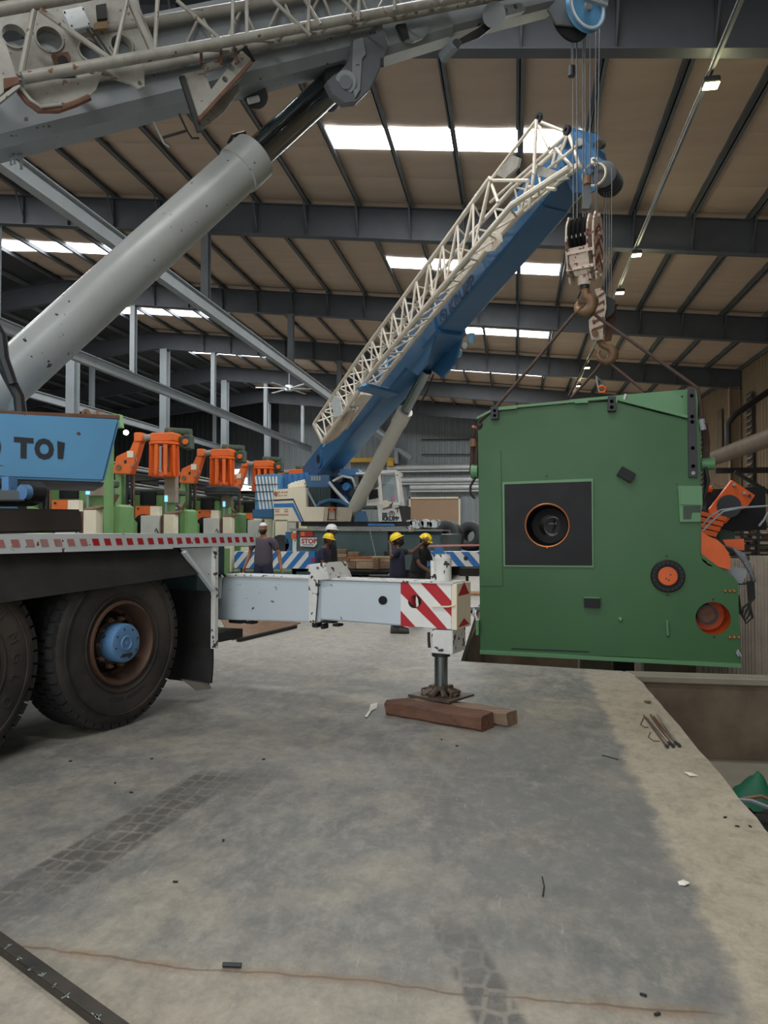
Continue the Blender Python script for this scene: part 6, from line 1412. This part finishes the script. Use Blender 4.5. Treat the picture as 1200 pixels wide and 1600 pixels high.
# corrugated sheets standing in the pit behind the machine: each sheet leans on the next
k = 0
for i, (xa, xb) in enumerate(((1088, 1118), (1116, 1135), (1133, 1160), (1158, 1176), (1174, 1215))):
    Yv = 13.3-.03*(i % 2); p0 = atY(xa, 1062, Yv); p1 = atY(xb, 1062, Yv); zt = atY(xa, (890, 882, 872, 876, 868)[i], Yv).z; n = 4; mb = MB(); bot = []
    for j in range(n):
        for f, d_ in ((0, 0), (.5, 0), (.62, .035), (.88, .035)): bot.append(V((p0.x+(p1.x-p0.x)*(j+f)/n, Yv-d_, 0)))
    bot.append(V((p1.x, Yv, 0)))
    mb.loft([[p+V((0, 0, -2.4)) for p in bot], [p+V((0, .0, zt)) for p in bot]], closed=False)
    m_ = MB(); m_.loft([[p+V((0, .015, -2.4)) for p in bot], [p+V((0, .015, zt)) for p in bot]], closed=False); mb.add(m_.v, m_.f)
    tag(mb.build('corrugated_sheet', M_corr), ('leftmost narrow corrugated sheet just right of the green housing', 'second corrugated sheet from the green housing', 'middle corrugated sheet standing in the pit', 'fourth corrugated sheet standing in the pit', 'rightmost brownish corrugated sheet at the picture edge')[i], 'sheet', 'corrugated sheets standing in the pit')
# dark stuff under the housing at the far pit wall
for i, (x, w_) in enumerate(((905, .5), (960, .3), (1005, .45))):
    p = atY(x, 1046, 13.0); tag(MB().cbox((p.x, 12.9, -2.4), (p.x+w_, 13.3, p.z+.25), .02).build('concrete_pier', M_conc if i != 1 else M_dark), ('left pale pier seen in the gap under the green housing', 'dark middle pier seen in the gap under the green housing', 'right pale pier seen in the gap under the green housing')[i], 'pier')
# ================================================================== loose things on the floor
# flat steel bar, bottom left
a_ = atz(-30, 1457); b_ = atz(178, 1612); d_ = (b_-a_).normalized(); n_ = V((-d_.y, d_.x, 0))
bar_ = MB().obox((a_+b_)/2+V((0, 0, .016)), d_, n_, ZU, ((b_-a_).length/2+.1, .030, .016)).build('steel_bar', mat('black_steel_bar', '34322f', .5, .4, dirt=.5, dirtc='5a4f45', scale=8), None, bevel=.003)
tag(bar_, 'dark flat steel bar with chalk marks lying in the bottom left corner', 'bar')
M_chalk = mat('chalk', '8fa09c', .9, dirt=.4, scale=30)
for k, (x, y) in enumerate(((12, 1479), (30, 1496), (50, 1512), (66, 1524), (84, 1541), (104, 1556), (148, 1586), (152, 1590))):
    c_ = onpl(x, y, V((0, 0, .0325)), ZU); s_ = MB()
    for q in range(3):
        an = random.uniform(0, 6); u = V((math.cos(an), math.sin(an), 0)); s_.obox(c_+u*.006, u, V((-u.y, u.x, 0)), ZU, (.012, .0022, .0006))
    o = s_.build('chalk_mark', M_chalk, bar_); o['kind'] = 'stuff'
# bundle of rods on the slab edge
for i in range(5):
    p0 = atz(1006+i*5.2, 1118-i*.5+(i % 2)*3, .012); p1 = atz(1042+i*4.8, 1166-i*.3-(i % 2)*4, .012)
    t = empty('iron_rod', tuple(p0-V((0, 0, .012)))); 
    lb = ('leftmost rusty rod of the bundle near the slab edge', 'second rod from the left in the bundle near the slab edge', 'middle rod of the bundle near the slab edge', 'fourth rod from the left in the bundle near the slab edge', 'rightmost rod of the bundle, nearest the pit edge')[i]
    tag(t, lb, 'rod', 'bundle of iron rods')
    MB().tube([p0, (p0+p1)/2+V((0, 0, .003)), p1], .008, 7).build('shaft', (M_rust, M_jib, M_rust, M_hook, M_jib)[i], t, smooth=True)
    MB().cyl(p1-(p1-p0).normalized()*.03, p1+(p1-p0).normalized()*.02, .013, n=8).build('dark_tip', M_black, t)
tag(MB().tube([atz(1005, 1122, .004), atz(1001, 1132, .004), atz(1008, 1137, .004), atz(1013, 1136, .004)], .004, 5).build('wire', M_rust), 'thin bent wire at the upper end of the rod bundle', 'wire')
tag(MB().tube([atz(1016, 1144, .004), atz(1013, 1152, .004), atz(1022, 1158, .004), atz(1031, 1158, .004)], .004, 5).build('wire', M_rust), 'thin curved wire left of the middle of the rod bundle', 'wire')
def scrap(pts, z, nm, m, lb, cat='scrap'):
    P3 = [atz(x, y, z+random.uniform(0, .012)) for x, y in pts]; n = len(P3); c_ = sum(P3, V())/n+V((0, 0, .006))
    mb = MB().add(P3+[c_]+[p-V((0, 0, .003)) for p in P3], [(i, (i+1) % n, n) for i in range(n)]+[(i, (i+1) % n, n+1+(i+1) % n, n+1+i) for i in range(n)]); return tag(mb.build(nm, m), lb, cat)
scrap([(579, 1100), (590, 1098), (589, 1106), (581, 1110), (574, 1120), (570, 1119), (577, 1109)], .003, 'paper_scrap', M_paper, 'crumpled white paper scrap on the floor left of the timber blocks')
scrap([(1069, 1206), (1080, 1207), (1091, 1212), (1078, 1212)], .003, 'paper_scrap', M_paper, 'small white scrap on the tan strip below the rod bundle')
scrap([(1059, 1377), (1068, 1374), (1078, 1379), (1070, 1383), (1061, 1382)], .003, 'paper_scrap', M_paper, 'tiny white scrap low on the tan strip at the right')
scrap([(1006, 1094), (1017, 1095), (1016, 1098), (1007, 1096)], .003, 'wood_chip', M_hook, 'small curled chip on the slab edge above the rod bundle')
tag(MB().cyl(atz(348, 1507, .01), atz(377, 1508, .01), .009, n=8).build('bolt', M_dark, smooth=True), 'short dark bolt lying by the brown seam near the bottom', 'bolt')
tag(MB().tube([atz(847, 1370, .004), atz(850, 1385, .004), atz(848, 1400, .004)], .004, 5).build('twig', M_dark), 'short dark wire piece on the dark concrete, right of centre', 'wire')
tag(MB().tube([atz(940, 1180, .004), atz(950, 1182, .004), atz(966, 1187, .004)], .004, 5).build('twig', M_dark), 'thin dark sliver on the floor left of the rod bundle', 'wire')
CR = ('at the centre left below the tyre prints', 'nearest the shadow of the rear wheel', 'left of the tyre prints, upper one', 'left of the tyre prints, lower one', 'below the outrigger beam, left of the paper scrap', 'right of the tyre prints, mid floor', 'middle one of three on the tan strip', 'leftmost of three on the tan strip', 'rightmost of three on the tan strip', 'bottom right, the upper one of two', 'bottom right, the lower one of two', 'just below the timber blocks, left one', 'just below the timber blocks, right one', 'between the rear wheel and the tyre prints')
for i, (x, y) in enumerate(((274, 1379), (110, 1190), (180, 1224), (205, 1239), (412, 1187), (349, 1314), (1152, 1292), (1133, 1278), (1172, 1292), (1005, 1556), (1027, 1586), (690, 1156), (714, 1166), (237, 1186))):
    c_ = atz(x, y, .0); o = MB().obox(c_+V((0, 0, .004)), V((math.cos(i), math.sin(i), 0)), V((-math.sin(i), math.cos(i), 0)), ZU, (.012, .006, .004)).build('debris_crumb', M_dark, None, bevel=.002)
    tag(o, 'tiny dark crumb on the concrete, '+CR[i], 'debris', 'dark crumbs scattered on the floor')
# scaffold plate on floor between outrigger and far crane
fp = [atz(x, y, .0) for x, y in ((362, 1001), (430, 988), (470, 974), (400, 966), (345, 968))]
tag(plate([p+V((0, 0, .005)) for p in fp], (), .012, ZU).build('rusty_sheet', M_hook), 'rusty brown sheet lying on the floor under the outrigger beam', 'sheet')
tag(MB().beam(atz(372, 1000, .03), atz(462, 979, .03), .06, .05).build('dark_bar', M_black), 'long dark bar lying on the floor beside the rusty sheet', 'bar')
# ledge things at the pit's left edge
t = empty('clamp', tuple(atz(742, 952, 0))); tag(t, 'small metal clamp on the pit edge left of the green housing', 'clamp')
MB().beam(atz(733, 951, .10), atz(752, 950, .10), .08, .06).build('jaw', M_steel, t); MB().tube([atz(740, 951, .1), atz(744, 965, .06), atz(748, 985, .02)], .02, 6).build('arm', M_cable, t); MB().box(tuple(atz(736, 958, 0)-V((.03, .03, 0))), tuple(atz(736, 958, 0)+V((.03, .03, .12)))).build('foot', M_dark, t)
tag(MB().cbox(tuple(atz(738, 929, 0)-V((.25, .3, 0))), tuple(atz(738, 929, 0)+V((.35, .3, .07))), .02).build('wooden_pallet_board', M_plank), 'pale board lying on the floor left of the green housing', 'board')
# debris heap in the channel at the lower right
rnd = random.Random(11)
tp_ = []
for i in range(9):
    row = []
    for j in range(9):
        u = i/8; w_ = j/8; row.append((1.90+.40*u, 7.25+.42*w_, -.80+.26*math.sin(math.pi*u)*math.sin(math.pi*w_)+rnd.uniform(-.03, .03)+.04*math.sin(9*u+3*w_)))
    tp_.append(row)
tag(MB().loft(tp_, closed=False).build('tarpaulin', M_tarp, smooth=60), 'crumpled green tarpaulin in the channel below the slab edge, lower right', 'tarpaulin')
hp_ = []
for i in range(14):
    row = []
    for j in range(22):
        u = i/13; w_ = j/21; e = math.sin(math.pi*u)**.5*math.sin(math.pi*min(1, w_*1.02))**.5 if 0 < u < 1 and 0 < w_*1.02 < 1 else 0
        row.append((1.42+2.3*u, 4.2+3.5*w_, -.95+.30*e+(rnd.uniform(-.07, .07) if e else 0)))
    hp_.append(row)
hq = MB().loft(hp_, closed=False)
tag(hq.build('rubbish_heap', M_black), 'heap of dark rubbish in the channel below the slab edge', 'rubbish', kind='stuff')
nmz = ['pale', 'brown', 'black', 'grey']
for i in range(8):
    x = rnd.uniform(1.7, 2.2); y = rnd.uniform(6.3, 7.0) if i < 4 else rnd.uniform(4.9, 5.6); a = rnd.uniform(0, 3.1); l_ = rnd.uniform(.15, .4); m_ = (M_plank, M_hook, M_black, M_cable)[i % 4]
    o = MB().tube([(x, y, -.58), (x+math.cos(a)*l_*.5, y+math.sin(a)*l_*.5, -.55+rnd.uniform(-.01, .02)), (x+math.cos(a)*l_, y+math.sin(a)*l_, -.57)], .035 if i % 4 == 2 else .018, 6).build('offcut', m_, smooth=True)
    tag(o, '%s bent offcut on the dark rubbish heap, %s' % (nmz[i % 4], 'close to the green tarpaulin' if i < 4 else 'nearest to us'), 'offcut', 'offcuts on the rubbish heap')

# ================================================================== people
def skin_mesh(verts, edges, name, m, parent, sub=2, extra=None):
    """verts: list of (co, radius or (rx, ry)); grows one continuous tapered surface"""
    me = bpy.data.meshes.new('sk'); me.from_pydata([v[0] for v in verts], edges, []); ob = bpy.data.objects.new('sk', me); COL.objects.link(ob)
    md = ob.modifiers.new('skin', 'SKIN'); md.use_smooth_shade = True; md.branch_smoothing = .6
    for i, v in enumerate(verts):
        r = v[1] if isinstance(v[1], tuple) else (v[1], v[1]); sv = me.skin_vertices[0].data[i]; sv.radius = r; sv.use_root = (i == 0)
    s_ = ob.modifiers.new('sub', 'SUBSURF'); s_.levels = sub; s_.render_levels = sub
    dg = bpy.context.evaluated_depsgraph_get(); nm_ = bpy.data.meshes.new_from_object(ob.evaluated_get(dg)); bpy.data.objects.remove(ob)
    if extra:
        bm = bmesh.new(); bm.from_mesh(nm_)
        for em in extra: bm.from_mesh(em)
        bm.to_mesh(nm_); bm.free()
    nm_.name = name; nm_.materials.clear(); nm_.materials.append(m); nm_.shade_smooth()
    o = bpy.data.objects.new(name, nm_); COL.objects.link(o); o.parent = parent; return o
def head_mesh(c, fwd, up, s=1.0):
    """head with brow, nose, lips, chin and ears; c = head centre"""
    fwd = V(fwd).normalized(); up = V(up).normalized(); side = fwd.cross(up).normalized(); fwd = up.cross(side)
    bm = bmesh.new(); bmesh.ops.create_uvsphere(bm, u_segments=28, v_segments=22, radius=1)
    for v in bm.verts:
        x, y, z = v.co                              # x side, y forward, z up
        X_ = x*.076; Y_ = y*.097; Z_ = z*.118
        if z < -.1: k = (-.1-z)/.9; X_ *= 1-.38*k; Y_ = Y_*(1-.18*k)+(.012*k if y > 0 else .02*k)
        f = max(0, y)
        Y_ += .026*math.exp(-((x/.16)**2+((z+.16)/.20)**2))*f          # nose
        Y_ += .010*math.exp(-((x/.55)**2+((z-.18)/.10)**2))*f          # brow
        Y_ -= .012*math.exp(-(((abs(x)-.36)/.18)**2+((z-.02)/.12)**2))*f  # eye sockets
        Y_ += .009*math.exp(-((x/.28)**2+((z+.48)/.09)**2))*f          # lips
        Y_ += .012*math.exp(-((x/.30)**2+((z+.80)/.18)**2))*f          # chin
        v.co = c+side*X_*s+fwd*Y_*s+up*Z_*s
    for sg in (-1, 1):
        r = bmesh.ops.create_uvsphere(bm, u_segments=10, v_segments=8, radius=1)
        for v in r['verts']: x, y, z = v.co; v.co = c+side*(sg*.078+x*.010)*s+fwd*(-.005+y*.018)*s+up*(-.005+z*.030)*s
    me = bpy.data.meshes.new('hd'); bm.to_mesh(me); bm.free(); return me, fwd, up, side
def person(loc, heading, joints, cols, lab, hat, beard=False, height=1.72, headdir=None, boots=True):
    t = empty('person', loc, heading); tag(t, lab, 'person')
    sk, shirt, trou, hair = cols; S = height/1.75
    J = {'pel': (0, 0, .95), 'waist': (0, .0, 1.08), 'chest': (0, .0, 1.30), 'neckb': (0, -.01, 1.46), 'neckt': (0, .01, 1.53), 'head': (0, .02, 1.64),
         'shL': (-.19, 0, 1.42), 'shR': (.19, 0, 1.42), 'elL': (-.25, -.02, 1.13), 'elR': (.25, -.02, 1.13), 'wrL': (-.27, .05, .88), 'wrR': (.27, .05, .88),
         'hipL': (-.10, 0, .92), 'hipR': (.10, 0, .92), 'knL': (-.11, .02, .50), 'knR': (.11, .02, .50), 'anL': (-.12, -.02, .09), 'anR': (.12, -.02, .09), 'toL': (-.14, .16, .04), 'toR': (.14, .16, .04)}
    J.update(joints); J = {k: V(v)*S for k, v in J.items()}
    hf, hu = headdir or ((0, 1, 0), (0, 0, 1))
    Sh = S*.93; hm, f_, u_, s_ = head_mesh(J['head'], hf, hu, Sh)
    vs = []; es = []; idx = {}
    def av(k, co, r): idx[k] = len(vs); vs.append((co, r)); return idx[k]
    def ln(a, b): es.append((idx[a], idx[b]))
    av('pel', J['pel'], (.13*S, .10*S)); av('waist', J['waist'], (.125*S, .095*S)); av('chest', J['chest'], (.145*S, .105*S)); av('neckb', J['neckb'], .062*S); av('neckt', J['neckt'], .056*S); av('head', J['head'], .060*S)
    for a, b in (('pel', 'waist'), ('waist', 'chest'), ('chest', 'neckb'), ('neckb', 'neckt'), ('neckt', 'head')): ln(a, b)
    for sd in 'LR':
        av('sh'+sd, J['sh'+sd], .055*S); m1 = (J['sh'+sd]+J['el'+sd])/2; av('ua'+sd, m1, .047*S); av('el'+sd, J['el'+sd], .040*S); m2 = J['el'+sd].lerp(J['wr'+sd], .35); av('fa'+sd, m2, .039*S); av('wr'+sd, J['wr'+sd], .026*S)
        es.append((idx['neckb'], idx['sh'+sd])); ln('sh'+sd, 'ua'+sd); ln('ua'+sd, 'el'+sd); ln('el'+sd, 'fa'+sd); ln('fa'+sd, 'wr'+sd)
        hd = (J['wr'+sd]-J['el'+sd]).normalized(); palm = J['wr'+sd]+hd*.075*S; av('pa'+sd, palm, (.036*S, .018*S)); ln('wr'+sd, 'pa'+sd)
        av('hip'+sd, J['hip'+sd], .085*S); av('th'+sd, (J['hip'+sd]+J['kn'+sd])/2, .078*S); av('kn'+sd, J['kn'+sd], .055*S); av('ca'+sd, J['kn'+sd].lerp(J['an'+sd], .35), .055*S); av('an'+sd, J['an'+sd], .034*S); av('to'+sd, J['an'+sd].lerp(J['to'+sd], .6), .020*S)
        ln('pel', 'hip'+sd); ln('hip'+sd, 'th'+sd); ln('th'+sd, 'kn'+sd); ln('kn'+sd, 'ca'+sd); ln('ca'+sd, 'an'+sd); ln('an'+sd, 'to'+sd)
    extra = [hm]
    for sd, sg in (('L', -1), ('R', 1)):        # five separate fingers, slightly curled
        hd = (J['wr'+sd]-J['el'+sd]).normalized(); fw = V((0, 1, 0)); sp = hd.cross(V((1, 0, 0))*sg)
        if sp.length < .2: sp = V((0, 1, 0))
        sp.normalize(); cu = sp.cross(hd).normalized()*sg*-1
        base = J['wr'+sd]+hd*.085*S; mbf = MB()
        for k, (ln_, off) in enumerate(((.070, .030), (.078, .010), (.074, -.010), (.060, -.029))):
            p0 = base+sp*off*S; p1 = p0+hd*ln_*.45*S+cu*.006*S; p2 = p1+hd*ln_*.32*S+cu*.020*S; p3 = p2+hd*ln_*.15*S+cu*.022*S
            mbf.tube([p0-hd*.02*S, p0, p1, p2, p3], [.009*S, .0095*S, .009*S, .008*S, .006*S], 8)
        q0 = J['wr'+sd]+hd*.025*S+sp*.028*S; mbf.tube([q0, q0+hd*.025*S+sp*.022*S, q0+hd*.055*S+sp*.030*S+cu*.01*S, q0+hd*.075*S+sp*.026*S+cu*.02*S], [.011*S, .012*S, .010*S, .007*S], 8)
        me = bpy.data.meshes.new('fg'); me.from_pydata([tuple(p) for p in mbf.v], [], mbf.f); extra.append(me)
    body = skin_mesh(vs, es, 'body', sk, t, 2, extra)
    # shirt
    vs = []; es = []; idx = {}
    av('pel', J['pel']-V((0, 0, .07))*S, (.205*S, .165*S)); av('waist', J['waist'], (.200*S, .160*S)); av('chest', J['chest'], (.225*S, .170*S)); av('nb', J['neckb']-V((0, 0, .015))*S, .10*S)
    for a, b in (('pel', 'waist'), ('waist', 'chest'), ('chest', 'nb')): ln(a, b)
    for sd in 'LR':
        av('sh'+sd, J['sh'+sd]-V((0, 0, .015)), .078*S); m1 = J['sh'+sd].lerp(J['el'+sd], .42); av('ua'+sd, m1, .064*S); m2 = J['sh'+sd].lerp(J['el'+sd], .74); av('sl'+sd, m2, .060*S); es.append((idx['nb'], idx['sh'+sd])); ln('sh'+sd, 'ua'+sd); ln('ua'+sd, 'sl'+sd)
    sh = skin_mesh(vs, es, 'shirt', shirt, t, 2)
    cr = MB(); nb = J['neckb']; r0 = .070*S
    cr.lathe(nb-V((0, 0, .012))*S, (0, 0, 1), [(0, .072*S), (.035*S, .066*S), (.035*S, .058*S), (0, .064*S)], n=20, closedprof=True); o = MB(); o.v = cr.v; o.f = cr.f
    mm = wmat(t); o.v = [mm @ p for p in o.v]; o.build('collar', shirt, t, smooth=40)
    # trousers
    vs = []; es = []; idx = {}
    av('pel', J['pel'], (.185*S, .15*S)); av('w', J['waist']+V((0, 0, .03))*S, (.18*S, .145*S)); ln('pel', 'w')
    for sd in 'LR':
        av('hip'+sd, J['hip'+sd]-V((0, 0, .05)), .125*S); av('th'+sd, (J['hip'+sd]+J['kn'+sd])/2, .115*S); av('kn'+sd, J['kn'+sd], .095*S); av('ca'+sd, J['kn'+sd].lerp(J['an'+sd], .5), .088*S); av('an'+sd, J['an'+sd]-V((0, 0, .0)), .080*S)
        ln('pel', 'hip'+sd); ln('hip'+sd, 'th'+sd); ln('th'+sd, 'kn'+sd); ln('kn'+sd, 'ca'+sd); ln('ca'+sd, 'an'+sd)
    skin_mesh(vs, es, 'trousers', trou, t, 2)
    for sd in 'LR':
        a = J['an'+sd]; to = J['to'+sd]; d = (to-a); d.z = 0; d.normalize(); w = V((-d.y, d.x, 0))
        rings = []
        for (q, hw, hh) in ((-.10, .036, .10), (-.08, .052, .15), (.02, .056, .155), (.08, .056, .11), (.15, .056, .085), (.20, .048, .07), (.225, .025, .04)):
            c_ = V((a.x, a.y, 0))+d*q*S; rings.append([mm @ (c_+w*(hw*math.cos(th)*S)+V((0, 0, max(0, (hh/2+hh/2*math.sin(th))*S)))) for th in [2*math.pi*i/12 for i in range(12)]])
        MB().loft(rings).build('boot', M_boot, t, smooth=45)
    # face details
    hc = J['head']; C_ = lambda x, y, z: mm @ (hc+s_*x*Sh+f_*y*Sh+u_*z*Sh)
    F3 = mm.to_3x3()
    for sg in (-1, 1):
        e = MB().ball(C_(sg*.029, .083, .002), .0115*S, 10); e.build('eye', M_wstripe, t, smooth=True)
        MB().ball(C_(sg*.029, .0925, .002), .0055*S, 8).build('pupil', M_ink, t, smooth=True)
        MB().tube([C_(sg*.014, .097, .020), C_(sg*.030, .098, .026), C_(sg*.046, .088, .020)], .0045*S, 6).build('eyebrow', M_hair, t, smooth=True)
    MB().tube([C_(-.022, .094, -.060), C_(0, .101, -.057), C_(.022, .094, -.060)], [.004*S, .006*S, .004*S], 6).build('lips', M_hook, t, smooth=True)
    def shell(sc, zmin, cond=None, nm='hair', m=M_hair, ny=0):
        rings = []; n = 26
        for i in range(9):
            ph = zmin+(math.pi/2-zmin)*i/8.2; rings.append([C_(.076*sc*math.cos(ph)*math.cos(q), .097*sc*math.cos(ph)*math.sin(q)-ny, .118*sc*math.sin(ph)) for q in [2*math.pi*j/n for j in range(n)]])
        return MB().loft(rings).build(nm, m, t, smooth=60)
    shell(1.04, .35, ny=.012)
    MB().loft([[C_(.079*math.cos(q), .097*math.sin(q)-.004, z) for q in [math.pi*1.0+math.pi*j/12 for j in range(13)]] for z in (.05, .0, -.045)]+[[C_(.060*math.cos(q), .080*math.sin(q)-.002, -.075) for q in [math.pi+math.pi*j/12 for j in range(13)]]], closed=False).build('back_hair', M_hair, t, smooth=60)
    if beard:
        rings = []
        for z, rx, ry in ((-.028, .0745, .086), (-.055, .072, .096), (-.085, .063, .100), (-.112, .045, .090), (-.125, .02, .06)):
            rings.append([C_(rx*math.cos(q), ry*math.sin(q), z-.004*(math.sin(q) < .5)) for q in [math.pi*(j/14) for j in range(15)]])
        bb_ = MB().loft(rings, closed=False); bb_.build('beard', M_hair, t, smooth=60)
        MB().tube([C_(-.032, .093, -.052), C_(-.012, .103, -.044), C_(.012, .103, -.044), C_(.032, .093, -.052)], .006*S, 6).build('moustache', M_hair, t, smooth=True)
    if hat in ('y', 'w'):
        m = M_yel if hat == 'y' else M_helw; hl = empty('helmet', (0, 0, 0)); hl.parent = t; hl.location = hc+u_*.06*S
        rings = []; n = 30
        for i in range(10):
            ph = (math.pi/2)*i/9.3; rings.append([C_(.104*math.cos(ph)*math.cos(q), .126*math.cos(ph)*math.sin(q)-.006, .045+.105*math.sin(ph)) for q in [2*math.pi*j/n for j in range(n)]])
        MB().loft(rings).build('helmet_shell', m, hl, smooth=60)
        rg = []
        for rr_, dz in ((.0, 0), (.012, -.004)): rg.append([C_((.104+rr_)*math.cos(q), (.126+rr_)*math.sin(q)-.006+(.030*max(0, math.sin(q))**2 if rr_ else 0), .046+dz-(.008*max(0, math.sin(q)) if rr_ else 0)) for q in [2*math.pi*j/n for j in range(n)]])
        rg2 = [[p+(F3 @ (u_*-.006)) for p in r] for r in reversed(rg)]
        MB().loft(rg+rg2+[rg[0]], cap=False).build('brim', m, hl, smooth=50)
        for x in (-.022, 0, .022): MB().tube([C_(x, .108, .092), C_(x, .06, .142), C_(x, 0, .154), C_(x, -.06, .142), C_(x, -.112, .09)], .006*S, 6).build('helmet_ridge', m, hl, smooth=True)
    elif hat == 'c':
        rings = []; n = 26
        for i in range(8):
            ph = .25+(math.pi/2-.25)*i/7.3; rings.append([C_(.083*math.cos(ph)*math.cos(q), .104*math.cos(ph)*math.sin(q)-.01, .035+.090*math.sin(ph)) for q in [2*math.pi*j/n for j in range(n)]])
        MB().loft(rings).build('cap', M_helw, t, smooth=60)
    return t
def at_ground(x, Y): p = atY(x, 830, Y); return (p.x, p.y, 0)
# heading: rotation about z; local +y is the facing direction. Facing the camera = pi; facing right = -pi/2
person(at_ground(412, 14.5), math.pi-.05, {'shL': (-.20, 0, 1.43), 'shR': (.20, 0, 1.43), 'elL': (-.30, -.04, 1.16), 'elR': (.30, -.04, 1.16), 'wrL': (-.37, .05, .92), 'wrR': (.36, .05, .93), 'head': (.0, .03, 1.655)},
       (M_skin1, M_shirtg, M_trou, M_hair), 'bearded man in a charcoal t-shirt facing us behind the outrigger beam, left', 'c', True, 1.80)
person(at_ground(502, 14.3), -math.pi/2-.15, {'waist': (0, .03, 1.08), 'chest': (0, .06, 1.28), 'neckb': (0, .10, 1.43), 'neckt': (0, .13, 1.50), 'head': (0, .16, 1.60), 'shL': (-.19, .07, 1.38), 'shR': (.19, .07, 1.38), 'elL': (-.23, .10, 1.10), 'elR': (.24, .14, 1.10), 'wrL': (-.20, .32, .98), 'wrR': (.20, .35, .96), 'knL': (-.11, .1, .50), 'toL': (-.14, .22, .04), 'anL': (-.12, .05, .09)},
       (M_skin2, M_shirtn, M_trouk, M_hair), 'man in a yellow helmet and navy polo shirt, in profile before the white-helmet man', 'y', False, 1.62, ((0, 1, -.15), (0, .15, 1)))
person(at_ground(516, 15.0), -math.pi/2-.1, {'head': (0, .03, 1.64)}, (M_skin2, M_shirtk, M_trouk, M_hair), 'man in a white helmet and dark clothes, half hidden behind a yellow-helmet worker', 'w', False, 1.76)
person(at_ground(621, 12.4), -math.pi/2+.15, {'neckt': (0, .0, 1.53), 'head': (0, .0, 1.62), 'shL': (-.18, .03, 1.43), 'shR': (.19, -.03, 1.43), 'elL': (-.22, .26, 1.40), 'wrL': (-.20, .44, 1.56), 'elR': (.26, -.10, 1.33), 'wrR': (.12, -.12, 1.52), 'knR': (.11, .0, .50), 'knL': (-.11, .03, .5), 'toR': (.14, .18, .04)},
       (M_skin2, M_shirtn, M_trou, M_hair), 'man in a yellow helmet looking up with a hand at his helmet, other arm raised', 'y', True, 1.62, ((0, .85, .45), (0, -.45, .85)))
person(at_ground(652, 13.3), -math.pi/2-.35, {'waist': (0, .02, 1.08), 'chest': (0, .06, 1.28), 'neckb': (0, .10, 1.43), 'neckt': (0, .13, 1.49), 'head': (0, .16, 1.57), 'shL': (-.19, .08, 1.39), 'shR': (.20, .06, 1.39), 'elR': (.27, .18, 1.14), 'wrR': (.22, .36, 1.02), 'elL': (-.24, .2, 1.12), 'wrL': (-.2, .36, 1.0)},
       (M_skin2, M_shirtk, M_trouk, M_hair), 'man in a yellow helmet and black shirt looking down beside the jack', 'y', True, 1.65, ((0, .9, -.45), (0, .45, .9)))
